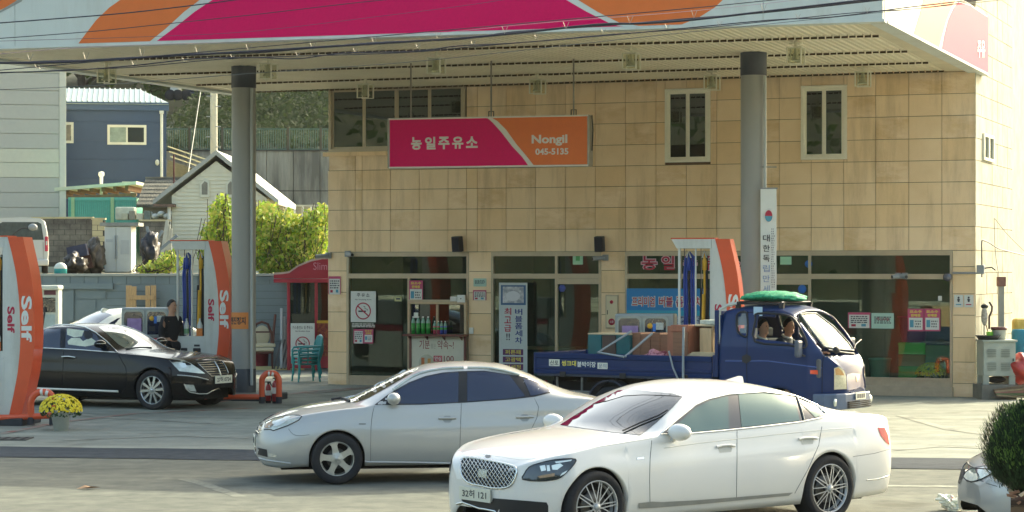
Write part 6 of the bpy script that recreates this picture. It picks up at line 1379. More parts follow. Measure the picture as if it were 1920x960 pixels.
# ================================================================= the blue pick-up truck
AT = R(-34); near = at(1345, 600, 37.6); near.z = 0
rotT = Matrix.Rotation(AT, 4, 'Z'); OT = near - rotT @ Vector((0, -.85, 0)); MT = Matrix.Translation(OT) @ rotT
def tp(px, py, y=-.85):
    inv = MT.inverted(); o = inv @ EYE; d = inv.to_3x3() @ ray(px, py); k = (y - o.y) / d.y; q = o + d * k; return q.x, q.z
T_T = dict(x=(0.0, 2.17), axles=(1.12,), arch=.38, zw=.36, n=80, tuck=.03,
  zlow=[(0, .50), (1.9, .48), (2.05, .44), (2.17, .46)],
  zb=[(0, 1.42), (.6, 1.42), (1.3, 1.38), (1.75, 1.30), (1.95, 1.20), (2.08, 1.05), (2.14, .85), (2.17, .66)],
  zr=[(0, 1.90), (.1, 1.97), (.9, 1.975), (1.2, 1.93), (1.45, 1.74), (1.75, 1.42), (1.9, 1.27), (2.0, 1.17), (2.08, 1.08), (2.14, .87), (2.17, .68)],
  zc=[(0, 1.93), (.12, 2.04), (.5, 2.07), (1.0, 2.065), (1.25, 2.01), (1.5, 1.80), (1.85, 1.42), (2.0, 1.27), (2.1, 1.12), (2.15, .92), (2.17, .70)],
  wm=[(0, .80), (.08, .85), (1.6, .86), (1.85, .845), (2.0, .80), (2.1, .70), (2.15, .60), (2.17, .5)],
  wb=[(0, .79), (.08, .84), (1.6, .85), (1.85, .82), (2.0, .76), (2.1, .66), (2.15, .56), (2.17, .46)],
  wr=[(0, .68), (.1, .70), (.9, .70), (1.25, .70), (1.6, .74), (1.85, .75), (2.0, .70), (2.1, .61), (2.15, .51), (2.17, .42)], bulge=.012)
for k_ in ('wm', 'wb', 'wr'): T_T[k_] = [(x, v * (1 - .42 * max(0, x - 1.55) / .62)) for x, v in T_T[k_]]
warp(T_T, lambda x: 1.6 + (x - 1.6) * .87 if x > 1.6 else x)
BT = Body(MT, T_T); PT = M('blue truck paint', '0d2c5c', .45, 0, .25, var=.05, scale=1.5, spec=.25)
tk = thing('blue_pickup_truck', 'blue flatbed truck loaded with cabinet boards, two people in its cab', 'truck', mat=MT)
cabmb = BT.build()
def tpoly(px): return [tp(x, y, -.78) for x, y in px]
SW = [(1416, 640), (1417, 600), (1421, 588), (1470, 590), (1492, 602), (1512, 640), (1506, 653), (1480, 647)]
RW = [(1383, 620), (1381, 602), (1384, 588), (1400, 587), (1401, 628), (1392, 629)]
SWp, RWp = tpoly(SW), tpoly(RW)
def inpoly(x, z, P):
    c = False; j = len(P) - 1
    for i in range(len(P)):
        a, b = P[i], P[j]
        if (a[1] > z) != (b[1] > z) and x < (b[0] - a[0]) * (z - a[1]) / (b[1] - a[1]) + a[0]: c = not c
        j = i
    return c
ff, fm, fs_ = [], [], []
for f, m_, s_ in zip(cabmb.f, cabmb.m, cabmb.sm):
    c = sum((cabmb.v[i] for i in f), Vector()) / len(f)
    if len(f) == 4:
        if abs(c.y) > .66 and (inpoly(c.x, c.z, SWp) or inpoly(c.x, c.z, RWp)): continue
        zc_ = interp(T_T['zc'], c.x)
        if 1.30 < c.x < 1.93 and abs(c.y) < .64 + .0 * c.x and c.z > 1.25: continue
    elif c.x < .1: continue
    ff.append(f); fm.append(m_); fs_.append(s_)
cabmb.f, cabmb.m, cabmb.sm = ff, fm, fs_
cab = obj('cab', cabmb, PT, tk); sd_ = cab.modifiers.new('thick', 'SOLIDIFY'); sd_.thickness = .03; sd_.offset = -1
bk = MB(); bk.box(.0, .03, -.78, .78, .5, 1.35); bk.box(.0, .03, -.78, -.55, 1.35, 1.9); bk.box(.0, .03, .55, .78, 1.35, 1.9); bk.box(0, .03, -.55, .55, 1.72, 1.9)
obj('rear_wall', bk, PT, tk)
both('window_seal', BT.line(SW, .02, .004, closed=True, smooth=3), BLK, tk); both('window_seal', BT.line(RW, .018, .004, closed=True, smooth=3), BLK, tk)
both('rear_side_window', BT.patch(RW, -.01, smooth=2), GLASS('truck glass', 'dfe9e4', .10, through=.8), tk)
WSp = [(1501, 588), (1508, 587), (1528, 588), (1560, 612), (1590, 645), (1604, 658), (1575, 657), (1548, 651), (1520, 618)]
obj('windscreen', BT.patch([(1500, 589), (1512, 588), (1530, 588), (1562, 612), (1590, 642), (1600, 657), (1572, 655), (1545, 650), (1522, 620)], .003), GLASS('truck screen', 'cfe0d8', .08, rough=.015, through=.6), tk)
MATS['truck screen'].node_tree.nodes['Glossy BSDF'].inputs[0].default_value = (.5, .54, .5, 1)
obj('windscreen_seal', BT.line([(1500, 589), (1512, 588), (1530, 588), (1562, 612), (1590, 642), (1600, 657), (1572, 655), (1545, 650), (1522, 620)], .016, .004, closed=True), M('pale rubber', '8d8f88', .5, var=.1), tk)
for px in ([(1402, 586), (1401, 632), (1400, 690), (1402, 760)], [(1545, 655), (1542, 690), (1541, 760)], [(1402, 586), (1470, 583), (1500, 600), (1530, 640), (1545, 655)]):
    both('door_seam', BT.line(px, .006, -.001), DRK, tk)
both('cab_crease', BT.line([(1360, 677), (1440, 677), (1541, 690)], .010, -.002), M('truck blue edge', '28509a', .3, coat=1, var=0), tk)
both('door_handle', BT.patch([(1392, 668), (1400, 664), (1408, 668), (1409, 676), (1400, 682), (1392, 678)], .012), BLK, tk)
both('indicator', BT.patch([(1519, 694), (1533, 694), (1536, 698), (1533, 702), (1519, 701)], .015), M('orange lens', 'd5482a', .2, coat=1, var=.1), tk)
HT = [(1563, 690), (1572, 687), (1581, 694), (1586, 706), (1587, 730), (1563, 731)]
both('headlight', BT.patch(HT, .012, smooth=0), M('warm lamp glass', 'e3d9b8', .08, .15, coat=1, var=.2, scale=25), tk)
both('headlight_rim', BT.line(HT, .006, .01, closed=True), PT, tk)
both('indicator_lens', BT.patch([(1565, 692), (1571, 689), (1579, 697), (1582, 704), (1566, 703)], .016), M('amber lens', 'd9a76a', .15, coat=1, var=.1), tk)
obj('front_panel', BT.patch([(1587, 702), (1598, 699), (1612, 701), (1613, 725), (1604, 729), (1588, 732)], .008), M('truck blue panel', '2b4f86', .25, coat=1, var=0), tk)
obj('front_badge', BT.patch([(1604, 706), (1609, 704), (1608, 711), (1605, 716)], .016), CHR, tk)
bmp = MB(); zb0, zb1 = .40, .66
pl_ = [(1.72, -.84), (1.9, -.78), (2.05, -.64), (2.12, -.45), (2.16, 0), (2.12, .45), (2.05, .60), (1.9, .70), (1.72, .76), (1.72, .6), (1.9, .5), (1.95, -.5), (1.72, -.7)]
bmp.prism(pl_, zb0, zb1, 'z'); obj('bumper', bmp, M('truck bumper', '4a5d7a', .35, coat=.6, var=.1), tk, bevel=.02)
bm2 = MB();
for k in range(4): bm2.box(2.12, 2.165, -.40, .40, .42 + k * .03, .435 + k * .03)
stuff(obj('bumper_grille', bm2, DRK, tk))
both('fog_lamp', MB().lathe([(0, .02), (.055, .02), (.07, 0)], (2.03, .64, .52), 'x', 14), LAMPG, tk)
obj('number_plate', MB().box(2.164, 2.176, -.18, .18, .55, .67), PLATE, tk, bevel=.002)
bm2 = MB()
for k in range(4): bm2.box(2.176, 2.179, -.14 + k * .075, -.09 + k * .075, .57, .64)
stuff(obj('plate_number', bm2, INK, tk))
for i in range(2):
    y0 = -.45 + i * .62
    obj('wiper', MB().tube([(1.97, y0, 1.36), (1.93, y0 + .15, 1.43), (1.86, y0 + .5, 1.49)], .012, 6), BLK, tk)
obj('washer_cowl', BT.line([(1552, 657), (1580, 662), (1600, 664)], .02, .01), BLK, tk)
for sg in (1, -1):
    mo = obj('wing_mirror', MB().bbox(1.50, 1.58, sg * .97 - .09, sg * .97 + .09, 1.24, 1.52, .035), M('mirror shell', '3c4a5e', .3, coat=.6, var=.1), tk)
    obj('mirror_arm', MB().tube([(1.54, sg * .97, 1.3), (1.6, sg * .86, 1.26)], .018), BLK, mo)
obj('front_mirror', MB().sphere((2.02, -.58, 1.36), (.05, .08, .06), 14, 10), BLK, tk)
# interior
it = MB(); it.box(1.35, 1.8, -.74, .74, .9, 1.22); obj('dashboard', it, M('grey dashboard', '53565a', .7, var=.15), tk, bevel=.04)
for y in (-.4, .4):
    sm_ = MB().bbox(.35, .95, y - .27, y + .27, .78, .98, .05); sm_.bbox(.22, .40, y - .25, y + .25, .95, 1.5, .05); st = obj('seat', sm_, M('dark seat cloth', '3a3c44', .85, var=.2), tk)
    obj('headrest', MB().bbox(.22, .32, y - .12, y + .12, 1.52, 1.68, .03), M('dark seat cloth', '3a3c44'), st)
obj('steering_wheel', MB().tube([(1.32 + .10 * math.cos(a_ * .3927), .4 + .19 * math.sin(a_ * .3927), 1.27 + .15 * math.cos(a_ * .3927)) for a_ in range(16)], .014, 8, closed=True), BLK, tk)
def seated(y, lean, armf):
    return dict(pelvis=(.55, y, 1.02), waist=(.56 + lean * .3, y, 1.14), chest=(.58 + lean, y, 1.34), neckbase=(.6 + lean * 1.3, y, 1.50), neck=(.61 + lean * 1.4, y, 1.55), headlow=(.64 + lean * 1.5, y, 1.62), head=(.63 + lean * 1.5, y, 1.70), headtop=(.62 + lean * 1.5, y, 1.78),
      shL=(.58 + lean, y + .19, 1.43), elL=(.78 + armf * .6, y + .24, 1.22), wrL=(1.0 + armf, y + .16, 1.26), shR=(.58 + lean, y - .19, 1.43), elR=(.78 + armf * .6, y - .26, 1.20), wrR=(1.0 + armf, y - .14, 1.26),
      hipL=(.6, y + .1, 1.0), knL=(1.0, y + .13, 1.04), anL=(1.1, y + .12, .68), toeL=(1.24, y + .12, .64), hipR=(.6, y - .1, 1.0), knR=(1.0, y - .13, 1.04), anR=(1.1, y - .12, .68), toeR=(1.24, y - .12, .64))
TEE = M('dark teal shirt', '22313c', .8, var=.2)
person('person with a pale collar in the near seat of the blue truck', MT, BLKC, BLKC, seated(-.38, -.02, -.1), R(-8), collar=M('pale scarf', 'd8dbd2', .8), short=True)
person('person driving the blue truck with one bare arm on the wheel', MT, TEE, BLKC, seated(.36, .04, .24), R(-5), short=True, collar=M('pale scarf', 'd8dbd2', .8))
# flatbed
ZF = .88; X0, X1 = -3.58, -.12
fl = MB(); fl.box(X0, X1, -.80, .80, ZF - .06, ZF); obj('bed_floor', fl, M('bed steel', '39465a', .6, var=.3), tk)
def ribbed(y, sg):
    mb = MB(); prof = [(0, ZF - .03), (.03, ZF - .02), (.035, ZF + .02), (.02, ZF + .035), (.02, ZF + .055), (.038, ZF + .07), (.038, ZF + .10), (.02, ZF + .115), (.02, ZF + .235), (.038, ZF + .25), (.045, ZF + .32), (.03, ZF + .335), (0, ZF + .335)]
    mb.prism([(y + sg * a, b) for a, b in prof], X0, X1, 'x'); return mb
for sg in (-1, 1):
    sp = obj('side_panel', ribbed(sg * .80, sg), PT, tk)
    hg = MB()
    for k in range(3): hg.bbox(X0 + .5 + k * 1.2, X0 + .62 + k * 1.2, sg * .84 - .01, sg * .84 + .01, ZF - .07, ZF + .02, .004)
    stuff(obj('hinge', hg, BLK, sp))
obj('tailgate', MB().bbox(X0 - .04, X0, -.84, .84, ZF - .03, ZF + .335, .01), PT, tk)
obj('headboard', MB().bbox(X1 + .02, X1 + .06, -.84, .84, ZF, ZF + .36, .01), PT, tk)
for sg in (-1, 1):
    obj('guard_post', MB().bbox(-.06, .0, sg * .80 - .04, sg * .80 + .04, ZF, 1.98, .01), PT, tk)
    obj('guard_tube', MB().tube([(.0, sg * .77, 1.42), (-.01, sg * .77, 1.80), (.0, sg * .76, 1.99), (.10, sg * .70, 2.06), (.22, sg * .6, 2.09)], .026, 10), M('pale tube', 'bfc5bb', .3, .4, var=.1), tk)
obj('guard_bar', MB().bbox(-.06, -.02, -.8, .8, 1.9, 1.97, .01), PT, tk)
ch = MB(); ch.box(X0 + .1, 1.0, -.45, -.33, .55, .72); ch.box(X0 + .1, 1.0, .33, .45, .55, .72)
for k in range(6): ch.box(X0 + .3 + k * .6, X0 + .36 + k * .6, -.7, .7, .72, ZF - .06)
obj('chassis', ch, DRK, tk)
obj('rear_bumper', MB().box(X0 - .02, X0 + .06, -.78, .78, .48, .56), M('worn steel', '6a6b66', .6, var=.3), tk)
obj('side_guard', MB().tube([(X0 + .4, -.76, .80), (X0 + .4, -.76, .55), (X0 + .42, -.76, .5)], .02).tube([(X0 + .9, -.76, .80), (X0 + .9, -.76, .5)], .02).tube([(X0 + .3, -.77, .56), (X0 + 1.1, -.77, .56)], .02), M('worn steel', '6a6b66'), tk)
obj('tail_lamp', MB().bbox(X0 - .03, X0, -.7, -.45, .62, .72, .005), REDL, tk)
obj('fuel_tank', MB().bbox(-1.0, -.4, -.74, -.45, .42, .72, .04), DRK, tk)
for sg in (-1, 1):
    fa = MB(); r = .42; pts = []
    for i in range(17):
        a_ = math.pi * i / 16; pts.append((-2.12 + r * math.cos(a_), .36 + r * math.sin(a_)))
    fa.prism(pts + [(x * .94 + -2.12 * .06, .36 + (z - .36) * .94) for x, z in reversed(pts)], sg * .58, sg * .82, 'y'); obj('mudguard', fa, M('dark blue guard', '1e2b40', .5, var=.2), tk)
for xw, rr_ in ((-2.12, .33), (1.12, .34)):
    for sg in (1, -1): wheel(BT, xw, sg * .80, rr_, .19, .2, 'five', M('steel wheel', '6d7076', .5, .5, var=.2), parent=tk)
# lettering along the bed
def bedtext(s, a, b, mat, name='bed_lettering', box=None):
    (xa, za), (xb, zb_) = tp(*a, -.842), tp(*b, -.842); mb = text_mb(s, xa, xb, za, zb_, 0, bold=.02); mb.v = [Vector((v.x, -.8405, v.z)) for v in mb.v]
    if box:
        bx = MB().box(xa - .02, xb + .02, -.835, -.839, za - .015, zb_ + .015); po = obj('bed_label', bx, PLATE, tk)
        stuff(obj(name, mb, mat, po)); return
    stuff(obj(name, mb, mat, tk))
bedtext('산포', (1031, 684.5), (1047, 675.5), INK, box=1)
bedtext('씽크대', (1053, 686), (1080, 676.5), M('yellow print', 'e8d75a', .5, var=0)); bedtext('붙박이장', (1082, 688), (1117, 678.5), M('white print', 'dfe2da', .5, var=0)); bedtext('문의', (1122, 690), (1137, 682), M('pale print', '7f8a98', .5, var=0), box=1)
# load on the truck
def crate(name, label, cat, a, b, y, dy, mat, z0=ZF + .002, bev=.006, grp=None, rz=0):
    (xa, _), (xb, zt) = tp(*a, y), tp(*b, y)
    mm = MT @ Matrix.Translation(((xa + xb) / 2, y + dy / 2, z0)) @ Matrix.Rotation(rz, 4, 'Z'); t = thing(name, label, cat, mat=mm, group=grp)
    w = abs(xb - xa) / 2; h = zt - z0
    return t, w, h
WOODB = M('brown board', '8a6046', .6, var=.2, scale=3, stretch=(1, 1, 8)); TEAL = M('teal board', '0f5f63', .5, var=.12)
WOODL = M('pale wood board', 'd9b98c', .55, var=.15, scale=3, stretch=(8, 8, 1)); EDGE = M('board edge', 'c9b793', .6, var=.1)
t, w, h = crate('cabinet', 'teal cabinet with a pale top board at the rear of the truck bed', 'cabinet', (1103, 650), (1183, 626), -.30, .55, TEAL)
obj('carcass', MB().bbox(-w, w, -.27, .27, 0, h - .02, .004), TEAL, t); obj('top_board', MB().box(-w - .01, w + .01, -.28, .28, h - .02, h), EDGE, t)
for k in range(3): obj('door', MB().bbox(-w + .01 + k * 2 * w / 3, -w + (k + 1) * 2 * w / 3 - .01, -.295, -.272, .02, h - .03, .003), TEAL if k != 1 else M('dark brown door', '4b3830', .5), t)
t, w, h = crate('cabinet', 'low brown cabinet panels tied down in the middle of the truck bed', 'cabinet', (1184, 650), (1256, 625), -.25, .5, WOODB)
for k in range(4): obj('panel', MB().bbox(-w + k * w / 2, -w + (k + 1) * w / 2 - .008, -.25, .25, 0, h - (k % 2) * .02, .004), WOODB, t)
t, w, h = crate('cabinet', 'tall brown wooden cabinet standing beside the grey strap on the truck bed', 'cabinet', (1251, 650), (1291, 612), -.6, .45, WOODB)
REDW = M('reddish wood', 'a0644a', .55, var=.15, scale=3, stretch=(8, 8, 1))
obj('carcass', MB().bbox(-w, w, -.22, .22, 0, h, .004), REDW, t); obj('door', MB().bbox(-w + .12, w - .01, -.245, -.222, .02, h - .1, .004), WOODB, t); obj('cornice', MB().bbox(-w + .08, w, -.25, .0, h - .09, h + .02, .006), REDW, t)
t, w, h = crate('cabinet', 'pale open wooden cabinet in the sun right behind the truck cab', 'cabinet', (1292, 650), (1338, 612), -.35, .45, WOODL)
obj('back_board', MB().box(-w, w, .20, .22, 0, h), WOODL, t); obj('side_board', MB().box(-w, -w + .02, -.25, .2, 0, h), WOODL, t); obj('side_board', MB().box(w - .02, w, -.25, .2, 0, h), WOODL, t)
obj('door', MB().bbox(0, w - .01, -.28, -.255, .0, h - .03, .004), WOODL, t); obj('top_board', MB().box(-w - .02, w + .03, -.27, .22, h, h + .02), EDGE, t); obj('shelf', MB().box(-w + .02, w - .02, -.2, .2, h * .45, h * .45 + .02), WOODB, t)
t, w, h = crate('sheet_pack', 'white wrapped sheet pack lying on the pale cabinet behind the cab', 'package', (1312, 600), (1344, 602), -.35, .4, PLATE, z0=tp(1325, 612, -.35)[1] + .03)
obj('pack', MB().bbox(-w, w, -.2, .2, 0, .075, .01), M('crumpled wrap', 'c9cdbd', .6, var=.25, scale=18, bump=.5, bscale=20), t)
t, w, h = crate('board_stack', 'pale timber boards lying along the side rail behind the truck cab', 'boards', (1288, 668), (1335, 668), -.74, .2, WOODL, z0=ZF + .336)
for k in range(3): obj('board', MB().box(-w + k * .02, w + k * .01, -.08 + k * .03, .06, k * .022, k * .022 + .018), EDGE, t)
xa, za = tp(1222, 662, -.7); t = thing('cloth_bundle', 'pink and white cloth bundle lying on the truck side rail', 'cloth', mat=MT @ Matrix.Translation((xa, -.55, ZF + .2)))
bm_ = bmesh.new(); bmesh.ops.create_icosphere(bm_, subdivisions=4, radius=1); rr = random.Random(5)
from mathutils import noise
for v in bm_.verts: n_ = noise.noise(v.co * 2.3) * .3 + noise.noise(v.co * 6) * .12; v.co = Vector((v.co.x * .30, v.co.y * .2, max(-.2, v.co.z * .2))) * (1 + n_)
obj('cloth', MB().bm(bm_, smooth=True), M('pink print cloth', 'c98a92', .9, col2='7c2f3c', scale=9, mixs=(.42, .5)), t)
def strap(label, pts, w=.022, y=-.9):
    P3 = [Vector((tp(x, yy, yv)[0], yv, tp(x, yy, yv)[1])) for x, yy, yv in pts]; ctr = MT @ P3[0]
    o = obj('load_strap', MB().tube(P3, w, 4), M('grey webbing', '9aa2a4', .7, var=.15, scale=30), None, frame=MT, loc=ctr); tag(o, label, 'strap', 'straps holding the load'); return o
strap('grey load strap slanting down from the brown panels, farther to the rear', [(1184, 621, -.3), (1121, 661, -.86), (1170, 669, -.86)])
strap('grey load strap slanting from the brown panels to the side rail, nearer the cab', [(1223, 625, -.3), (1172, 669, -.86)])
strap('grey load strap hanging down beside the tall brown cabinet', [(1254, 658, -.87), (1262, 690, -.88), (1272, 712, -.88)], .016)
strap('upright grey load strap drawn over the tall brown cabinet and down the truck side', [(1282, 613, -.85), (1281, 660, -.88), (1281, 745, -.88)])
# roof rack and netted bundle
rk = thing('roof_rack', 'black metal carrier on the truck cab roof under the green net', 'rack', mat=MT @ Matrix.Translation((.6, 0, 2.02)))
for y in (-.5, .5): obj('rail', MB().tube([(-.45, y, .07), (.45, y, .07)], .018), BLK, rk)
for x in (-.4, 0, .4): obj('cross_bar', MB().tube([(x, -.52, .09), (x, .52, .09)], .015), BLK, rk); 
for x in (-.4, .4):
    for y in (-.5, .5): obj('foot', MB().bbox(x - .04, x + .04, y - .03, y + .03, -.06, .07, .006), BLK, rk)
obj('hanging_label', MB().box(.0, .16, -.72, -.715, -.13, .02), M('pale blue card', 'a9c3d4', .5, var=0), rk)
bm_ = bmesh.new(); bmesh.ops.create_uvsphere(bm_, u_segments=64, v_segments=32, radius=1)
for v in bm_.verts:
    c = v.co.copy(); q = 1 + .05 * math.sin(c.x * 26) * (c.z > -.2) + .06 * noise.noise(c * 3)
    v.co = Vector((c.x * .56 * q, c.y * .48 * q, (c.z if c.z > 0 else c.z * .7) * .105 * (q + .1 * noise.noise(c * 8)) - .03 * (c.x ** 2)))
nb = thing('netted_bundle', 'bundle under bright green netting on the truck cab roof', 'bundle', mat=MT @ Matrix.Translation((.60, 0, 2.19)))
obj('bundle', MB().bm(bm_, smooth=True), M('green netting', '2aa878', .7, col2='167a52', scale=40, mixs=(.4, .55), bump=.6, bscale=40), nb)
# ================================================================= surroundings, left
def wbox(name, label, cat, D, x0, x1, y0, y1, depth, mat=None, part='body', bev=0.0, **k):
    """thing whose front face covers a photo rectangle at distance D"""
    s = F / D; t = thing(name, label, cat, (((x0 + x1) / 2 - CX) / s, D, H + (HY - y1) / s), **k); w, h = (x1 - x0) / s / 2, (y1 - y0) / s
    if mat: obj(part, MB().bbox(-w, w, 0, depth, 0, h, bev) if bev else MB().box(-w, w, 0, depth, 0, h), mat, t)
    return t, w, h
WLG = M('grey blue painted wall', '7c8a8c', .75, var=.12, scale=.7, world=True, bump=.15, bscale=8)
DW = 61.0; sW = F / DW; TZ = 2.5
wl = thing('boundary_wall', 'long grey painted block wall behind the pumps', 'wall', (-12, DW, 0)); Wx = lambda px: (px - CX) / sW + 12; Wz = lambda py: H + (HY - py) / sW
obj('wall_body', MB().box(-26, 26, .0, .3, 0, Wz(533)), WLG, wl); obj('coping', MB().box(-26, 26, -.06, .34, Wz(517.5), Wz(513)), M('pale coping', 'a9aca2', .7, var=.1), wl)
rr = random.Random(2); x = -26.0
while x < 18: 
    L = .38 + rr.uniform(-.01, .01); z0, z1 = Wz(532.5), Wz(518)
    if -14 < x < 9: obj('block', MB().box(x, x + L - .015, -.0 - rr.uniform(0, .012), .29, z0, z1), WLG, wl)
    x += L
obj('block_backing', MB().box(-26, 26, .02, .28, Wz(532.8), Wz(517.6)), M('grey mortar', '5f6b6c', .9, var=.1), wl)
for a, b, c, d, e in ((65, 213, 531, 542, .10), (128, 139, 543, 602, .07), (143, 199, 544, 560, .03), (184, 198, 544, 559, .035), (480, 612, 520, 524, .05), (140, 180, 562, 640, .02), (300, 330, 540, 600, .02), (60, 128, 546, 640, .018)):
    obj('wall_relief', MB().box(Wx(a), Wx(b), -e, -.001, Wz(d), Wz(c)), WLG, wl)
for row in range(1, 9):
    zz = Wz(533) - row * .19; mb = MB(); mb.box(Wx(200), Wx(620), -.006, -.001, zz, zz + .012); stuff(obj('mortar_line', mb, M('grey mortar', '5f6b6c'), wl))
sheet('terrace', [(-120, 61.3), (30, 61.3), (30, 126), (-120, 126)], TZ, M('terrace earth', '8b8268', .95, col2='6f6a55', scale=.6))
structure(obj('yellow_kerb_line', MB().box((425 - CX) / sW, (575 - CX) / sW, 60.2, 60.35, .005, .10), M('pale yellow kerb', 'd8cf9a', .7, var=.1)))
# leaning pallet
PWD = M('pallet pine', 'c4a070', .75, var=.2, scale=5, stretch=(6, 6, 1)); t, w, h = wbox('wooden_pallet', 'H shaped wooden pallet leaning on the grey wall', 'pallet', 60.6, 236, 293, 534, 586, .1)
for x0, x1 in ((-w, -w * .62), (-w * .66, -w * .30), (w * .28, w * .62), (w * .64, w)): obj('slat', MB().bbox(x0, x1 - .01, rr.uniform(0, .02), .06, -.3, h - rr.uniform(0, .08), .006), PWD, t)
obj('cross_bar', MB().bbox(-w * .8, w * .9, -.03, .0, h * .46, h * .62, .006), PWD, t)
# vacuum cabinet
t, w, h = wbox('vacuum_cabinet', 'white car vacuum cabinet with a dark window standing against the grey wall', 'cabinet', 58.5, 50, 112, 535, 640, .5); WCAB = M('cabinet white', 'c6cabd', .5, var=.08)
obj('shell', MB().bbox(-w, w * .92, .02, .5, -.6, h - .06, .03), WCAB, t); obj('canopy', MB().bbox(-w - .02, w * 1.0, -.14, .5, h - .12, h, .04), WCAB, t); obj('window', MB().box(-w * .9, w * .72, .005, .018, h * .52, h * .78), M('dark pane', '2a2f35', .1, coat=1, var=.1), t)
for a in (-.85, .05): obj('red_sticker', MB().box(w * a, w * (a + .7), .003, .018, h * .83, h * .91), M('maroon strip', '5b2b38', .4, var=.2, scale=30), t)
obj('lower_panel', MB().box(-w * .9, w * .72, .006, .019, h * .1, h * .48), M('pale blue panel', 'a9bcbc', .4, var=.15), t); obj('hose', MB().tube([(w * .1, -.05, h * .6), (w * .15, -.15, h * .5), (0, -.15, h * .2), (-w * .5, -.15, h * .15), (w * .1, -.12, h * .05)], .025, 8), BLK, t)
# red kiosk
RK = M('kiosk red', 'a31832', .4, coat=.3, var=.08); t, w, h = wbox('ticket_kiosk', 'red kiosk with a curved roof and clear side panels beside the building corner', 'kiosk', 59.6, 538, 640, 524, 694, 1.6)
zb = 0
def kx(px): return (px - 589) / (F / 59.6)
kz = lambda py: (694 - py) / (F / 59.6)
for px in (538, 590, 638): obj('post', MB().bbox(kx(px), kx(px) + .08, 0, .08, 0, kz(523), .008), RK, t)
obj('post', MB().bbox(kx(538), kx(538) + .06, 1.5, 1.58, 0, kz(523), .008), RK, t)
cur = [(514, 522), (514, 515), (530, 514), (543, 512), (560, 500), (585, 490), (605, 486), (645, 485), (645, 522)]
obj('roof_front', MB().prism([(kx(a), kz(b)) for a, b in cur], -.10, -.02), RK, t); 
top = cur[1:8]; rfb = MB()
for (a, b), (c, d) in zip(top[:-1], top[1:]): rfb.add([(kx(a), -.11, kz(b)), (kx(c), -.11, kz(d)), (kx(c), 1.6, kz(d)), (kx(a), 1.6, kz(b)), (kx(a), -.11, kz(b) + .05), (kx(c), -.11, kz(d) + .05), (kx(c), 1.6, kz(d) + .05), (kx(a), 1.6, kz(b) + .05)], [(0, 1, 2, 3), (4, 7, 6, 5), (0, 4, 5, 1), (2, 6, 7, 3), (1, 5, 6, 2), (0, 3, 7, 4)])
obj('roof_sheet', rfb, M('kiosk roof cream', 'c0a596', .5, var=.1), t); obj('fascia_rail', MB().bbox(kx(514), kx(645), -.14, 1.5, kz(530), kz(523), .01), RK, t)
CLR = GLASS('kiosk clear panel', '9fb3a4', .03, through=.75); obj('pane', MB().box(kx(542), kx(590), .03, .04, kz(610), kz(526)), CLR, t); obj('pane', MB().box(kx(594), kx(638), .03, .04, kz(610), kz(526)), CLR, t)
obj('counter_panel', MB().bbox(kx(540), kx(638), .02, .1, .05, kz(614), .005), RK, t); obj('poster_panel', MB().box(kx(594), kx(636), -.0, .018, kz(668), kz(606)), M('fried food poster', 'a8552f', .6, col2='7d2a2a', scale=14, mixs=(.42, .58)), t); obj('yellow_band', MB().box(kx(594), kx(638), -.006, .016, kz(606), kz(601)), HY_, t)
stuff(obj('lettering', text_mb('Slim', kx(588), kx(614), kz(506), kz(492), -.104, bold=.0), M('kiosk pink print', 'cf7f90', .5, var=0), t)); obj('back_wall', MB().box(kx(540), kx(638), 1.45, 1.5, 0, kz(526)), M('kiosk inside', '4c4a42', .8, var=.3, scale=3), t)
t, w, h = wbox('no_smoking_sign', 'white no smoking sign board leaning on the red kiosk', 'sign', 59.2, 545, 590, 606, 668, .02); obj('board', MB().bbox(-w, w, -.012, .0, 0, h, .004), PWHITE, t); nosmoke(t, w, h, 0, h * .38, w * .60); stuff(obj('heading', text_mb('가스충전소 및 주유소', -w * .85, w * .85, h * .82, h * .92, -.0135, bold=.01), INK, t)); stuff(obj('caption', text_mb('No Smoking Area', -w * .6, w * .6, h * .73, h * .78, -.0135), INK, t))
# stacked furniture
WDK = M('dark red wood', '5c3228', .5, var=.15, scale=5); UPH = M('cream upholstery', 'cfc6a8', .8, var=.08)
sk = F / 59.8
t = thing('dining_chair', 'dark wooden dining chair with a cream oval back standing beside the left pillar', 'chair', ((492 - CX) / sk, 59.8, H + (HY - 692) / sk), R(8))
for a in (-.26, .24):
    for b in (0, .42): obj('leg', MB().bbox(a, a + .045, b, b + .045, 0, .48, .008), WDK, t)
obj('seat', MB().bbox(-.28, .30, -.03, .48, .46, .55, .03), UPH, t); obj('seat_rail', MB().bbox(-.27, .29, -.02, .47, .40, .46, .01), WDK, t)
obj('backrest_frame', MB().tube([(-.24, .44, .55), (-.25, .48, .9), (-.15, .50, 1.16), (0, .51, 1.22), (.16, .50, 1.16), (.26, .48, .9), (.25, .44, .55)], .035, 8), WDK, t); obj('backrest', MB().sphere((0, .48, .86), (.21, .03, .27), 18, 12), UPH, t)
t = thing('dining_chair', 'upturned dark wooden chair stacked with its legs in the air beside the left pillar', 'chair', ((495 - CX) / sk, 60.0, H + (HY - 692) / sk + .56), R(8))
obj('seat', MB().bbox(-.26, .28, .0, .46, .0, .1, .03), UPH, t); 
for a, q in ((-.24, -.06), (.22, .06)):
    for b in (.02, .40): obj('leg', MB().tube([(a, b, .1), (a + q * .4, b, .5), (a + q, b, .86)], .026, 8), WDK, t)
obj('stretcher', MB().bbox(-.24, .26, .02, .05, .38, .42, .005), WDK, t)
t, w, h = wbox('white_board_stack', 'tall white boards standing on end beside the red kiosk', 'boards', 59.9, 525, 541, 578, 690, .3)
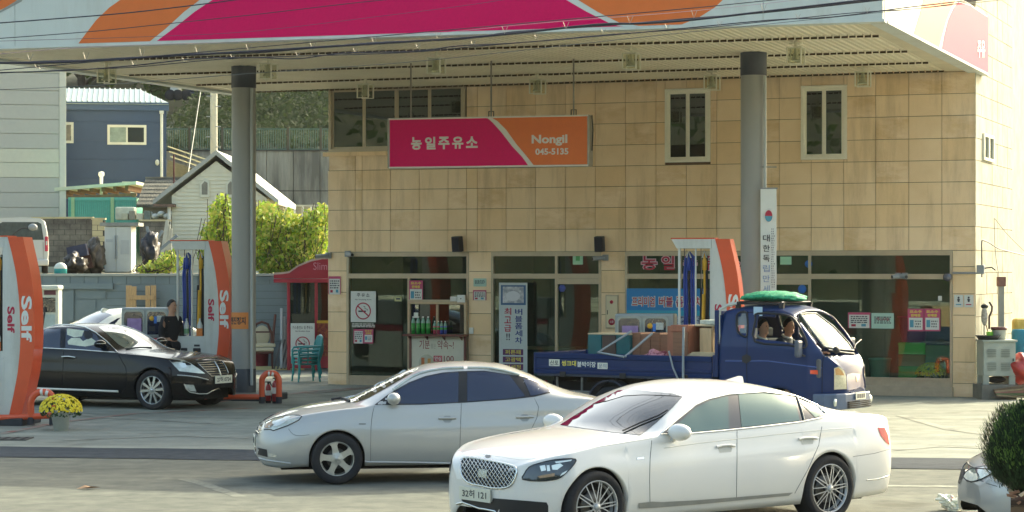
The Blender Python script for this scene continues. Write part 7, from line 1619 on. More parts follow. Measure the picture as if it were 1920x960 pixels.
for k in range(3): obj('board', MB().bbox(-w + k * w * .55, -w + (k + 1) * w * .6, k * .08, .1 + k * .08, 0, h * (1 - .14 * k), .004), M('white laminate', 'b3bcbf', .5, var=.06), t)
t, w, h = wbox('plank_bundle', 'dark slats leaning between the chairs and the white boards', 'planks', 59.9, 508, 526, 635, 692, .3)
for k in range(4): obj('plank', MB().box(-.02, .02, 0, .02, 0, h, mat=Matrix.Translation((-w + .08 + k * .09, k * .03, 0)) @ Matrix.Rotation(R(14), 4, 'Y')), M('weathered slat', '6b6a6c', .7, var=.2), t)
t, w, h = wbox('red_bin', 'dark red bin half hidden by the left pillar and chairs', 'bin', 60.5, 480, 500, 655, 692, .3); obj('bin', MB().lathe([(.17, 0), (.2, h), (.21, h), (.18, h - .02), (.15, .02), (0, .02)], n=18), M('bin red', '7e2132', .5, var=.1), t)
# stacked teal garden chairs
TCH = M('teal plastic', '0f8687', .35, coat=.2, var=.08); tc_ = None; q = gp(572, 716)
for k in range(3):
    lb = ('lowest teal plastic armchair of the stack by the building corner', 'middle teal plastic armchair in the stack by the building corner', 'top teal plastic armchair of the stack by the building corner')[k]
    m = Matrix.Translation((q.x + .02 * k, q.y + .1 - .05 * k, .09 * k)) @ Matrix.Rotation(R(-68), 4, 'Z') @ Matrix.Rotation(R(1.5 * k), 4, 'X')
    if tc_ is None:
        tc_ = t = thing('garden_chair', lb, 'chair', mat=m, group='stacked teal chairs')
        for a, b in ((-.24, -.22), (.24, -.22), (-.24, .24), (.24, .24)):
            obj('leg', MB().tube([(a * 1.12, b * 1.15, 0), (a * 1.03, b * 1.05, .22), (a, b, .42)], [.022, .026, .034], 6), TCH, t)
        obj('seat', MB().bbox(-.26, .26, -.24, .25, .40, .435, .012), TCH, t)
        bkr = MB(); bkr.tube([(-.25, .24, .42), (-.27, .33, .72), (-.16, .37, .86), (0, .385, .89), (.16, .37, .86), (.27, .33, .72), (.25, .24, .42)], .03, 8)
        obj('backrest_rim', bkr, TCH, t)
        for x in (-.15, -.075, 0, .075, .15): obj('back_slat', MB().tube([(x, .25, .43), (x, .31, .64), (x, .365, .86)], .022, 6), TCH, t)
        for s in (-1, 1): obj('armrest', MB().tube([(s * .26, .30, .64), (s * .29, .1, .65), (s * .28, -.2, .64), (s * .265, -.25, .58), (s * .26, -.25, .42)], .024, 8), TCH, t); obj('arm_slat', MB().tube([(s * .275, -.02, .64), (s * .26, -.02, .43)], .018, 6), TCH, t)
    else: dup(tc_, lb, m)
# ---------------------------------------------------------------- terrace level
# silver van seen from behind
sv = F / 80.0; vx = (38 - CX) / sv; t = thing('silver_van', 'silver van parked on the upper level, seen from its back', 'van', (vx, 80, TZ), R(11)); PV = solid_paint('van silver paint', 'c9cbc6', metal=.25)
prof = [(-.93, .28), (-.97, .7), (-.97, 1.05), (-.93, 1.45), (-.85, 1.82), (-.70, 1.93), (0, 1.97), (.70, 1.93), (.85, 1.82), (.93, 1.45), (.97, 1.05), (.97, .7), (.93, .28)]
mb = MB(); rows = []
for y, k, dz in ((0, .97, 0), (.10, 1, .0), (2.9, 1, 0), (3.5, .98, -.02), (4.3, .95, -.65), (4.9, .88, -.8)):
    rows.append([(a * k, y, b if b < .8 else max(.8, b + dz)) for a, b in prof])
n = len(prof); mb.add([p for r_ in rows for p in r_], [(i * n + j, i * n + j + 1, (i + 1) * n + j + 1, (i + 1) * n + j) for i in range(len(rows) - 1) for j in range(n - 1)], 0, True); mb.add(rows[0], [tuple(range(n))]); mb.add(rows[-1], [tuple(range(n - 1, -1, -1))]); obj('body', mb, PV, t)
obj('rear_window', MB().prism([(-.80, 1.18), (-.72, 1.74), (-.6, 1.80), (.6, 1.80), (.72, 1.74), (.80, 1.18)], -.012, .0), M('van glass', '4f5a5e', .06, .3, coat=1, var=.25), t); obj('tailgate', MB().bbox(-.76, .76, -.01, .0, .48, 1.12, .004), PV, t); obj('tailgate_seam', MB().tube([(-.78, -.012, 1.1), (-.80, -.012, .5), (.80, -.012, .5), (.78, -.012, 1.1)], .008), GRY if 'GRY' in globals() else BLK, t)
for s in (-1, 1): tl = obj('tail_lamp', MB().bbox(s * .90 - .06, s * .90 + .055, -.03, .12, .78, 1.30, .02), M('lamp pink red', 'c23a55', .15, coat=1, var=.2), t); obj('lamp_reflector', MB().bbox(s * .90 - .03, s * .90 + .03, -.036, -.03, 1.0, 1.14, .003), LED if 'LED' in globals() else CHR, tl)
obj('bumper', MB().bbox(-.97, .97, -.10, .1, .28, .50, .04), PV, t)
for a in (-.82, .82):
    for b in (.9, 3.9): obj('wheel', MB().lathe([(0, -.1), (.3, -.1), (.34, -.06), (.34, .1), (0, .1)], (a, b, .34), 'x', 24), RUB, t)
t, w, h = wbox('street_mirror', 'round camera lamp on a bent arm above the silver van', 'lamp', 78, 46, 66, 418, 434, .1); obj('head', MB().sphere((.1, 0, h * .5), (.16, .12, .12), 14, 10), GREYP, t); obj('arm', MB().tube([(.1, 0, h * .5), (-.3, 0, .1), (-.9, .02, -.35), (-1.0, .05, -2.2)], .02), BLK, t)
# fridge
t, w, h = wbox('fridge', 'old white side by side refrigerator standing outdoors on the upper level', 'refrigerator', 76, 196, 246, 424, 512, .8); WF = M('fridge white', 'bcc1bb', .45, var=.1, scale=2, world=True)
obj('cabinet', MB().bbox(-w, w, .06, .95, 0, h, .01), WF, t); obj('door', MB().bbox(-w, -w * .15, -.0, .055, .04, h - .01, .01), WF, t); obj('door', MB().bbox(-w * .13, w, -.0, .055, .04, h - .01, .01), WF, t)
obj('handle', MB().bbox(-w * .26, -w * .18, -.05, .0, h * .3, h * .8, .006), M('handle grey', '9aa2a4', .4, var=0), t); obj('handle', MB().bbox(-w * .09, -w * .01, -.05, .0, h * .3, h * .8, .006), M('handle grey', '9aa2a4'), t); obj('dispenser', MB().bbox(w * .2, w * .85, -.008, .0, h * .40, h * .70, .003), M('panel grey', 'a9aeac', .4, var=.05), t); obj('ice_door', MB().bbox(-w * .9, -w * .4, -.006, 0, h * .66, h * .72, .002), M('panel grey', 'a9aeac'), t); obj('top_slab', MB().box(-w - .15, w + .25, -.05, 1.0, h + .003, h + .12), M('weathered slab', '8d8f88', .8, var=.2), t)
# junk
JUN = [('junk_bag', 'black sack of junk beside the refrigerator, farther to the right', 268, 300, 440, 505, '23262e', (1, .7, 1)), ('junk_bag', 'dark heap of bags behind the teal cooler', 120, 160, 478, 512, '2b2622', (1, .8, 1)), ('junk_box', 'navy box lying on the junk heap by the block wall', 128, 165, 460, 482, '3a3d52', None), ('junk_board', 'rusty brown board propped on the junk heap', 140, 175, 468, 505, '5b3a2c', None), ('junk_bag', 'brown tangle of scrap left of the refrigerator', 160, 195, 455, 512, '4a4338', (1, .8, 1)), ('junk_bag', 'low pale weeds and scrap below the rusty board', 145, 190, 500, 513, '8f8a68', (1, .6, 1))]
for k, (nm, lb, x0, x1, y0, y1, c, sp_) in enumerate(JUN):
    t, w, h = wbox(nm, lb, 'junk', 74 + k * .5, x0, x1, y0, y1, .5)
    if sp_:
        bm_ = bmesh.new(); bmesh.ops.create_icosphere(bm_, subdivisions=4, radius=1)
        for v in bm_.verts: q_ = 1 + .5 * noise.noise(v.co * 1.6 + Vector((k, 0, 0))) + .25 * noise.noise(v.co * 5); v.co = Vector((v.co.x * w * 1.05 * q_, v.co.y * .5 * q_, h * .5 + v.co.z * h * .55 * q_))
        obj('heap', MB().bm(bm_, smooth=True), M('junk ' + c, c, .5, var=.45, scale=5), t)
    else: obj('board', MB().bbox(-w, w, 0, .3, 0, h, .01, mat=Matrix.Rotation(R(-12), 4, 'Y')), M('junk ' + c, c, .7, var=.3), t)
t, w, h = wbox('cooler_bag', 'round teal and white cooler at the wall edge beside the van', 'cooler', 70, 99, 123, 492, 515, .3); obj('base', MB().lathe([(0, 0), (w, .0), (w, h * .5)], (0, .2, 0), n=20), M('cooler teal', '1f9aa0', .4, var=.1), t); obj('lid', MB().sphere((0, .2, h * .5), (w, w, h * .5), 20, 12), M('cooler white', 'cfd6cb', .4, var=.1), t)
t, w, h = wbox('leaning_boards', 'pale boards leaning in the gap before the white gabled house', 'boards', 80, 296, 322, 412, 492, .4)
for k in range(3): obj('board', MB().box(-.06, .06, 0, .03, 0, h * (1 - .1 * k), mat=Matrix.Translation((-w + .1 + k * .13, k * .08, 0)) @ Matrix.Rotation(R(9 - 3 * k), 4, 'Y')), M('pale board', 'a9aca4', .7, var=.12), t)
t, w, h = wbox('leaning_boards', 'crossed dark boards among the sacks right of the refrigerator', 'boards', 79, 266, 298, 425, 470, .4)
for k, a in enumerate((35, -12, 50)): obj('board', MB().box(-.05, .05, 0, .03, 0, h * 1.1, mat=Matrix.Translation((-.1 + k * .15, k * .08, -.05)) @ Matrix.Rotation(R(a), 4, 'Y')), M('slate board', '6f7c86', .7, var=.2), t)
# block walls
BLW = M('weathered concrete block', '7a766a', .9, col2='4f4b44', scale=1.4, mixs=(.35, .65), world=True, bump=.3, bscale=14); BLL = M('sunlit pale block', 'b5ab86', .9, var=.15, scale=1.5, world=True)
def blockwall(lb, D, x0, x1, y0, y1, mat, bw=.42, bh=.21):
    t, w, h = wbox('block_wall', lb, 'wall', D, x0, x1, y0, y1, .2); obj('core', MB().box(-w, w, .02, .2, 0, h - .02), M('dark mortar', '45433d', .9, var=.1), t); r = random.Random(int(x0)); nz = int(h / bh); nx = int(2 * w / bw) + 1
    for j in range(nz):
        for i in range(nx + 1):
            a = -w + (i - (.5 if j % 2 else 0)) * bw; b = a + bw - .02; a, b = max(a, -w), min(b, w)
            if b - a < .08: continue
            obj('block', MB().box(a, b, -r.uniform(0, .02), .03, h - (j + 1) * bh + .015, h - j * bh), mat, t)
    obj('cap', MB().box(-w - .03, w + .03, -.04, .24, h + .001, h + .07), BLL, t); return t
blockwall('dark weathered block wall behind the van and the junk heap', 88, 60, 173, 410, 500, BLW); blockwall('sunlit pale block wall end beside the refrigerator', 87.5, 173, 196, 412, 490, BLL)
blockwall('low block wall right of the refrigerator, under the shed roof', 90, 262, 318, 415, 480, BLW)
# far left clad building
t, w, h = wbox('clad_building', 'tall pale grey building with wide horizontal cladding panels at the far left', 'building', 100, -260, 123, 60, 512, 12)
t.matrix_world = t.matrix_world @ Matrix.Translation((w, 0, 0)) @ Matrix.Rotation(R(12), 4, 'Z') @ Matrix.Translation((-w, 0, 0)); WM[t.name] = t.matrix_world.copy()
PA = M('grey cladding', 'b8b5a8', .5, var=.04); PB_ = M('pale cladding', 'cdc9b2', .5, var=.04); sb = F / 100
obj('wall', MB().box(-w, w - .02, .06, 12, 0, h), PA, t)
ys = [95, 138, 171, 198, 225, 252, 280, 306, 334, 362, 390, 420, 450, 512]; tops = {0: 1, 1: 1, 6: 1, 7: 1}
for i in range(len(ys) - 1): obj('cladding_panel', MB().bbox(-w, w - .28, 0, .055, (512 - ys[i + 1]) / sb + .02, (512 - ys[i]) / sb, .012), PB_ if i in (0, 6, 7) else PA, t)
obj('cladding_panel', MB().box(-w, w - .28, 0, .055, (512 - 94) / sb, h), PB_, t); obj('corner_trim', MB().bbox(w - .27, w + .02, -.02, .3, 0, h, .01), M('trim white', 'd2cebc', .5, var=.04), t); obj('side_wall', MB().box(w - .019, w, .3, 12, 0, h), PB_, t)
# blue house
t, w, h = wbox('blue_house', 'dark blue clad house with white windows and a ribbed metal roof', 'house', 112, 60, 312, 195, 512, 9)
t.matrix_world = t.matrix_world @ Matrix.Translation((w, 0, 0)) @ Matrix.Rotation(R(9), 4, 'Z') @ Matrix.Translation((-w, 0, 0)); WM[t.name] = t.matrix_world.copy(); sb = F / 112; cx_ = 186
BLH = M('blue cladding', '2f4766', .55, var=.08, scale=.8); bx = lambda px: (px - cx_) / sb; bz = lambda py: (512 - py) / sb
obj('wall', MB().box(-w, w, .05, 9, 0, h), BLH, t)
for i in range(9): obj('cladding_panel', MB().box(-w, w, 0, .048, h * i / 9 + .012, h * (i + 1) / 9), BLH, t)
obj('eave_band', MB().bbox(-w - .1, w + .12, -.12, .1, bz(208), bz(194), .01), M('eave blue', '36506f', .5, var=.05), t); obj('gutter', MB().box(-w - .1, w + .12, -.22, -.12, bz(196), bz(193)), M('eave blue', '36506f'), t)
MR_ = M('ribbed metal roof', 'a3b3ab', .35, .5, var=.1); rf = MB(); z0, z1 = bz(193), bz(158)
rf.add([(-w - .1, -.2, z0), (w + .1, -.2, z0), (bx(262), 3.4, z1), (-w - .1, 3.4, z1), (-w - .1, -.2, z0 - .1), (w + .1, -.2, z0 - .1), (w + .1, 8.5, z0 - .1), (-w - .1, 8.5, z0 - .1), (w + .1, 8.5, z0)], [(0, 1, 2, 3), (1, 8, 2), (4, 7, 6, 5), (0, 4, 5, 1)]); obj('roof', rf, MR_, t)
rb = MB(); nrib = 26
for i in range(nrib):
    x0_ = -w + 2 * w * i / nrib; x1_ = x0_ if x0_ < bx(262) else bx(262); f_ = 1 if x0_ < bx(262) else (w - x0_) / (w - bx(262)); rb.tube([(x0_, -.22, z0 + .03), (x0_ if f_ == 1 else x0_, -.2 + 3.6 * f_, z0 + (z1 - z0) * f_ + .03)], .035, 5)
stuff(obj('roof_rib', rb, M('roof rib', '7f918b', .4, .4, var=.05), t))
def hwin(a, b, c, d, lbn=None):
    f = MB(); x0, x1, zz0, zz1 = bx(a), bx(b), bz(d), bz(c); q = .12
    f.box(x0, x1, -.07, .0, zz0, zz0 + q); f.box(x0, x1, -.07, .0, zz1 - q, zz1); f.box(x0, x0 + q, -.065, .0, zz0 + q, zz1 - q); f.box(x1 - q, x1, -.065, .0, zz0 + q, zz1 - q); f.box((x0 + x1) / 2 - .04, (x0 + x1) / 2 + .04, -.06, 0, zz0 + q, zz1 - q)
    wo = obj('window', f, M('frame cream white', 'd5d6c4', .5, var=.04), t); obj('pane', MB().box(x0 + q, (x0 + x1) / 2 - .04, -.03, -.005, zz0 + q, zz1 - q), M('curtained pane', '8fa095', .1, coat=1, var=.25, scale=3), wo); obj('pane', MB().box((x0 + x1) / 2 + .04, x1 - q, -.03, -.005, zz0 + q, zz1 - q), M('dark house pane', '232c30', .08, coat=1, var=.4, scale=2), wo)
hwin(203, 275, 235, 272); hwin(100, 141, 231, 270); hwin(230, 258, 341, 362)
obj('downpipe', MB().cyl((bx(303), -.15, bz(340)), (bx(303), -.15, bz(210)), .07, n=10).bbox(bx(299), bx(307), -.24, -.06, bz(214), bz(208), .01), M('pipe white', 'c9cfc4', .4, var=.05), t); obj('security_camera', MB().sphere((bx(295), -.15, bz(305)), (.10, .12, .15), 12, 8), M('pipe white', 'c9cfc4'), t)
# lean-to roof, vent, container
t, w, h = wbox('lean_to_roof', 'pale metal lean-to roof with brown rafters below the blue house', 'roof', 100, 100, 256, 340, 372, 4)
obj('roof_sheet', MB().prism([(-w, h * .42), (-w, h * .62), (w, h), (w, h * .82)], -.1, 4), M('pale cream metal', 'd0cfae', .5, var=.08), t)
for k in range(7): obj('rafter', MB().bbox(-w + k * 2 * w / 7, -w + k * 2 * w / 7 + .14, .1, 3.8, h * .30 + k * .02, h * .46 + k * .045, .005), M('brown rafter', '7c5c3d', .8, var=.25), t)
obj('beam', MB().box(-w, w, .0, .12, h * .05, h * .22, mat=Matrix.Rotation(R(-2), 4, 'Y')), M('brown rafter', '7c5c3d'), t)
for a in (-w + .1, w - .2): obj('post', MB().box(a, a + .12, .05, .17, -3.4, h * .3), M('brown rafter', '7c5c3d'), t)
t, w, h = wbox('vent_pipe', 'white capped vent pipe rising in front of the blue house', 'pipe', 101.5, 185, 195, 321, 356, .1); obj('pipe', MB().cyl((0, 0, -.8), (0, 0, h * .8), .07), CAPW, t); obj('cap', MB().lathe([(.07, h * .7), (.13, h * .78), (.12, h * .95), (0, h)], n=14), CAPW, t)
t, w, h = wbox('container', 'mint green corrugated container under the lean-to roof', 'container', 97, 128, 256, 371, 500, 2.6); CG = M('container mint', '5fb8a0', .5, var=.08); obj('shell', MB().box(-w, w, .04, 2.6, 0, h), CG, t)
cr = MB(); nc = 34
for i in range(nc): a = -w + 2 * w * i / nc; cr.box(a, a + w / nc, 0, .04, 0.1, h - .12)
stuff(obj('corrugation', cr, CG, t)); obj('top_rail', MB().box(-w, w, -.02, .1, h - .11, h + .02), CG, t)
for px in (137, 211):
    a = (px - 192) / (F / 97); obj('post', MB().box(a - .07, a + .07, -.06, -.021, 0, h + .02), M('post lime', '9fc48a', .5, var=.1), t)
t, w, h = wbox('plastic_tank', 'pale clutter of crates and a white tank between container and shed', 'clutter', 92, 216, 252, 388, 412, .6, M('clutter white', 'c8cbb4', .6, var=.35, scale=2), 'tank', .05)
for k in range(4): obj('crate', MB().bbox(-w + .3 + k * .3, -w + .55 + k * .3, -.3, 0, 0, .25 + .1 * (k % 2), .01), M('clutter ' + str(k), ('b9b79a', '8f8b78', 'c9c3a8', '6f7a70')[k], .7, var=.2), t)
# tiled shed
t, w, h = wbox('tiled_shed', 'small shed with a mossy grey tiled roof between container and white house', 'shed', 96, 256, 335, 330, 480, 4); sb = F / 96; OLD = M('old grey tile', '807c6c', .85, col2='5c594e', scale=1.2, mixs=(.35, .65), world=True)
z0 = h - (383 - 330) / sb
obj('wall', MB().box(-w + .2, w, .3, 4, 0, z0 - .05), M('shed wall', '8f8874', .9, var=.25, scale=1.5), t); obj('roof_deck', MB().prism([(-.0, z0 - .08), (2.4, h - .09), (2.4, h - .15), (0, z0 - .14)], -w, w, 'x'), OLD, t)
for j in range(7):
    for i in range(15):
        a = -w + 2 * w * i / 15; y0_ = 2.4 * j / 7; zz = z0 + (h - z0) * j / 7; o = obj('roof_tile', MB().prism([(y0_ - .05, zz - .07), (y0_ - .05, zz + .0), (y0_ + .36, zz + (h - z0) / 7), (y0_ + .36, zz + (h - z0) / 7 - .04)], a + .006, a + 2 * w / 15 - .006, 'x'), OLD, t)
obj('ridge', MB().box(-w, w, 2.3, 2.5, h - .02, h + .06), OLD, t)
for k in range(6): obj('white_bundle', MB().sphere((-w * .4 + k * .25, .0, z0 - .4 - .1 * (k % 2)), (.16, .2, .12), 10, 8), M('bundle white', 'd6d8cc', .6, var=.2, scale=5), t)
t, w, h = wbox('antenna_pole', 'thin rusty pole rising beside the white gabled house', 'pole', 94, 324, 328, 290, 384, .05); obj('pole', MB().cyl((0, 0, -2), (0, 0, h), .035, n=8), M('rust', '5d2f2a', .8, var=.3), t)
# white gabled house
sb = F / 92; gx = lambda px: (px - 405) / sb; gz = lambda py: (512 - py) / sb
t = thing('gabled_house', 'small white clapboard house with a pointed gable and narrow vents', 'house', ((405 - CX) / sb, 92, H + (HY - 512) / sb)); CLAP = M('cream clapboard', 'cbc9b2', .6, var=.05, scale=2)
wl_ = [(gx(322), 0), (gx(500), 0), (gx(500), gz(372)), (gx(405), gz(302)), (gx(322), gz(366))]; obj('wall', MB().prism(wl_, .05, 7), CLAP, t)
zz = 0; k = 0
while zz < gz(304):
    z1 = zz + .155; hx0, hx1 = gx(322), gx(500); apex = gz(302)
    lim = lambda z: (gx(405) - (apex - z) * (gx(405) - gx(322)) / (apex - gz(366)) if z > gz(366) else gx(322), gx(405) + (apex - z) * (gx(500) - gx(405)) / (apex - gz(372)) if z > gz(372) else gx(500))
    a, b = lim(z1)
    if b - a > .1: obj('clapboard', MB().add([(a, .0, zz), (b, .0, zz), (b, .035, z1), (a, .035, z1), (a, .05, zz), (b, .05, zz)], [(0, 1, 2, 3), (0, 4, 5, 1)]), CLAP, t)
    zz = z1
RFB = M('pale roof board', '9ea29a', .6, var=.12, scale=2)
for (xa, ya), (xb, yb_) in (((288, 384), (406, 291)), ((406, 291), (523, 384))):
    rf = MB(); rf.add([(gx(xa), y, gz(ya) + d) for y in (-.18, 7.2) for d in (0, .2)] + [(gx(xb), y, gz(yb_) + d) for y in (-.18, 7.2) for d in (0, .2)], [(0, 1, 5, 4), (2, 6, 7, 3), (0, 4, 6, 2), (1, 3, 7, 5), (0, 2, 3, 1), (4, 5, 7, 6)]); obj('roof_slope', rf, RFB, t)
for a, b in ((375, 393), (424, 440)):
    x0, x1, z0, z1 = gx(a), gx(b), gz(370), gz(335); poly = [(x0, z0), (x1, z0), (x1, z1 - .1), ((x0 + x1) / 2, z1), (x0, z1 - .2)]; vo = obj('gable_vent', MB().prism(poly, -.05, -.002), M('vent trim', 'c3c5b4', .6, var=.05), t); c_ = sum(p[0] for p in poly) / 5, sum(p[1] for p in poly) / 5
    obj('vent_mesh', MB().prism([(c_[0] + (x - c_[0]) * .6, c_[1] + (z - c_[1]) * .72) for x, z in poly], -.06, -.051), M('vent dark', '77776c', .8, var=.2), vo)
obj('downpipe', MB().cyl((gx(318), -.1, 0), (gx(318), -.1, gz(386)), .07, n=10).tube([(gx(318), -.1, gz(450)), (gx(319), -.15, gz(462)), (gx(322), -.15, gz(470))], .11), CAPW, t); obj('eave_soffit', MB().box(gx(290), gx(330), -.45, .0, gz(388), gz(383)), M('rusty soffit', '6f5a4c', .8, var=.3), t)
# slatted translucent roofs, utility pole, guy wire
t, w, h = wbox('greenhouse_roof', 'sloping slatted translucent roof left of the utility pole', 'roof', 108, 312, 400, 280, 345, 3)
for k in range(8): obj('roof_bar', MB().box(-w * 1.0, w * 1.2, k * .35, k * .35 + .12, 0, .06, mat=Matrix.Translation((0, 0, h * .85 - k * .22)) @ Matrix.Rotation(R(19), 4, 'Y')), M('pale roof bar', 'c9c3a0', .6, var=.1), t)
obj('roof_sheet', MB().box(-w, w * 1.2, 0, 2.8, -.04, -.02, mat=Matrix.Translation((0, .1, h * .5)) @ Matrix.Rotation(R(19), 4, 'Y') @ Matrix.Rotation(R(-32), 4, 'X')), M('grey translucent sheet', '7d7c6f', .5, var=.2), t)
t, w, h = wbox('utility_pole', 'pale round utility pole rising behind the gabled house', 'pole', 113, 394, 408, 60, 300, .3); obj('pole', MB().cyl((0, 0, -5), (0, 0, h), w * 1.05, w * .9, 20), M('pole concrete', 'b9b8a6', .7, var=.08), t)
for k in range(6): obj('step_bolt', MB().cyl(((-1) ** k * .1, -w, h * .1 + k * .5), ((-1) ** k * .35, -w, h * .1 + k * .5), .025, n=6), GREYP, t)
tag(obj('guy_wire', MB().tube([at(376, 172, 111), at(357, 298, 104), at(352, 330, 100)], .018, 6), M('wire pale', 'a3a498', .5, var=0), None, loc=at(376, 172, 111)), 'thin guy wire slanting down left of the utility pole', 'wire')
# retaining wall, fence, hillside
RW_ = M('streaked retaining concrete', 'b9b6a4', .9, col2='6b695f', scale=.8, mixs=(.38, .66), stretch=(1.0, 1, .14), world=True); DR = 122.0; sr = F / DR
rz = lambda py: H + (HY - py) / sr; rx = lambda px: (px - CX) / sr
t = thing('retaining_wall', 'stained concrete retaining wall below the green slope', 'wall', (rx(460), DR, TZ)); 
for i in range(9): a = rx(250 + i * 50) - rx(460); b = rx(300 + i * 50) - rx(460); obj('wall_panel', MB().bbox(a + .015, b - .015, -.0, .5, 0, rz(283) - TZ, .015), RW_, t)
obj('cap', MB().box(rx(250) - rx(460), rx(700) - rx(460), -.08, .6, rz(283) - TZ + .002, rz(281) - TZ), M('dark cap', '4c4a44', .9, var=.2), t)
for k in (1, 2): obj('joint', MB().box(rx(250) - rx(460), rx(700) - rx(460), -.02, -.001, (rz(283) - TZ) * k / 3, (rz(283) - TZ) * k / 3 + .05), M('dark cap', '4c4a44'), t)
FG = M('green fence steel', '4f6a58', .5, var=.1); t = thing('green_fence', 'green steel railing fence on top of the retaining wall', 'fence', (rx(460), DR + .3, rz(282))); hF = rz(240) - rz(282)
mb = MB(); a = rx(290) - rx(460); e = rx(680) - rx(460)
x = a
while x < e: mb.box(x, x + .045, 0, .045, .1, hF - .06); x += .125
stuff(obj('picket', mb, FG, t)); obj('top_rail', MB().box(a, e, -.02, .06, hF - .06, hF), FG, t); obj('bottom_rail', MB().box(a, e, -.02, .06, .05, .11), FG, t); x = a
while x < e: obj('post', MB().box(x, x + .12, -.04, .08, 0, hF + .05), M('fence post brown', '57503c', .7, var=.1), t); x += 1.75
GH_ = M('slope grass', '2c371f', .95, col2='202a17', scale=.5, mixs=(.35, .65), world=True); hl = MB(); NX, NY = 60, 30; vs = []
for j in range(NY + 1):
    for i in range(NX + 1):
        X = -120 + i * 4; v = j / NY; Y = DR + .5 + 150 * v ** 1.3; Z = rz(283) - .1 + min(1, v * 3.2) * 5.0 + max(0, v - .22) * 24 + noise.noise(Vector((X * .15, Y * .15, 0))) * 1.2 * min(1, v * 8)
        vs.append((X, Y, Z))
hl.add(vs, [(j * (NX + 1) + i, j * (NX + 1) + i + 1, (j + 1) * (NX + 1) + i + 1, (j + 1) * (NX + 1) + i) for j in range(NY) for i in range(NX)], 0, True); structure(obj('hillside', hl, GH_))
def leafmass(mb, r, c, rad, n, size, mi=2, up=.3, hollow=.55):
    for _ in range(n):
        d = Vector((r.gauss(0, 1), r.gauss(0, 1), r.gauss(0, 1))).normalized(); q = hollow + (1 - hollow) * r.random() ** .5
        p = Vector(c) + Vector((d.x * rad[0] * q, d.y * rad[1] * q, d.z * rad[2] * q)); a = Vector((r.uniform(-1, 1), r.uniform(-1, 1), r.uniform(-1, 1) - up)).normalized() * size * r.uniform(.6, 1.2); b = a.orthogonal().normalized() * size * .38
        mb.add([p, p + a * .45 + b, p + a, p + a * .45 - b], [(0, 1, 2, 3)], r.randrange(mi))
SLG = [M('slope leaf dark', '2e3b20', .9, var=.1), M('slope leaf olive', '38462a', .9, var=.1)]
for m_ in SLG: translucent(m_, '44522c', .4)
mb = MB(); r = random.Random(9)
for i in range(520):
    X = rx(r.uniform(300, 700)); v = r.random(); Y = DR + 1 + 22 * v; Z = rz(283) + min(1, (Y - DR) / 150 * 8) * 2.5 + (Y - DR) * .10
    leafmass(mb, r, (X, Y, Z), (1.5, 1.2, .5), 34, .30, 2)
stuff(obj('slope_shrubs', mb, SLG)); 
sc2 = [o for o in COL.objects if o.name == 'slope_shrubs'][0]; tag(sc2, 'shrubby ground cover over the slope behind the green fence', 'shrubs')
# cars parked above the slope (dark and white strips under the canopy edge)
for x0, x1, c, lb in ((314, 338, 'c9ccc6', 'white vehicle half seen on the hill road'), (338, 392, '1f2740', 'dark blue vehicle on the hill road left of the utility pole'), (408, 432, '17706c', 'teal container on the hill road right of the utility pole')):
    t, w, h = wbox('hill_vehicle', lb, 'vehicle', 144, x0, x1, 162, 188, 2); m_ = M('hill paint ' + c, c, .3, coat=.6, var=.1)
    obj('body', MB().bbox(-w, w, 0, 2, .3, h * .6, .08), m_, t); obj('cabin', MB().bbox(-w * .7, w * .7, .15, 1.85, h * .6, h, .1), m_, t)
    for a in (-w * .6, w * .6): obj('wheel', MB().lathe([(0, -.05), (.3, -.05), (.34, 0), (.34, .2), (0, .2)], (a, 0, .34), 'y', 18), RUB, t)
# trees on the hill
TL = [[M('tree leaf deep', '26361f', .8, var=.2), M('tree leaf mid', '3d5029', .8, var=.2)], [M('tree leaf olive', '4f5f2c', .8, var=.2), M('tree leaf pale', '6f7d3a', .8, var=.2)]]; [translucent(m_, '5f7a34', .4) for q_ in TL for m_ in q_]; BARK = M('bark', '4b4034', .9, var=.3, scale=8)
def tree(lb, X, Y, Z, hh, rad, seed, kind=0, n=1500, size=.5):
    r = random.Random(seed); t = thing('broadleaf_tree', lb, 'tree', (X, Y, Z), group='trees on the hill'); tk_ = MB(); tk_.tube([(0, 0, -1), (.1, 0, hh * .3), (-.1, .1, hh * .6), (0, 0, hh * .85)], [rad * .09, rad * .07, rad * .05, rad * .02], 8)
    cl = []
    for k in range(9):
        a = r.uniform(0, 6.28); q = r.uniform(.3, .75) * rad; z = hh * r.uniform(.45, .9); c = (q * math.cos(a), q * math.sin(a), z); cl.append(c); tk_.tube([(0, 0, z * .6), (c[0] * .6, c[1] * .6, z * .85), c], [rad * .04, rad * .025, rad * .01], 6)
    obj('trunk', tk_, BARK, t); cr_ = MB(); 
    for c in cl + [(0, 0, hh * .8)]: leafmass(cr_, r, c, (rad * .5, rad * .5, rad * .38), n // 10, size, 2)
    obj('crown', cr_, TL[kind], t)
for k, (px, D, y0, hh, rad, kd, lb) in enumerate(((150, 150, 175, 7, 4, 0, 'dark tree peeping over the metal roof of the blue house'), (215, 152, 172, 7.5, 4.5, 0, 'second dark tree over the ridge of the blue house'), (285, 146, 190, 6, 2.6, 1, 'lighter green tree at the right end of the blue house roof'), (520, 156, 180, 8, 5, 0, 'dark tree at the top of the slope left of the station building'), (590, 158, 180, 8, 5, 0, 'dark tree at the top of the slope touching the station building corner'), (460, 158, 178, 8, 5, 0, 'dark tree behind the left pillar at the top of the slope'))):
    s_ = F / D; tree(lb, (px - CX) / s_, D, H + (HY - y0) / s_ - 1.5, hh, rad, 20 + k, kd, 1600, .55)
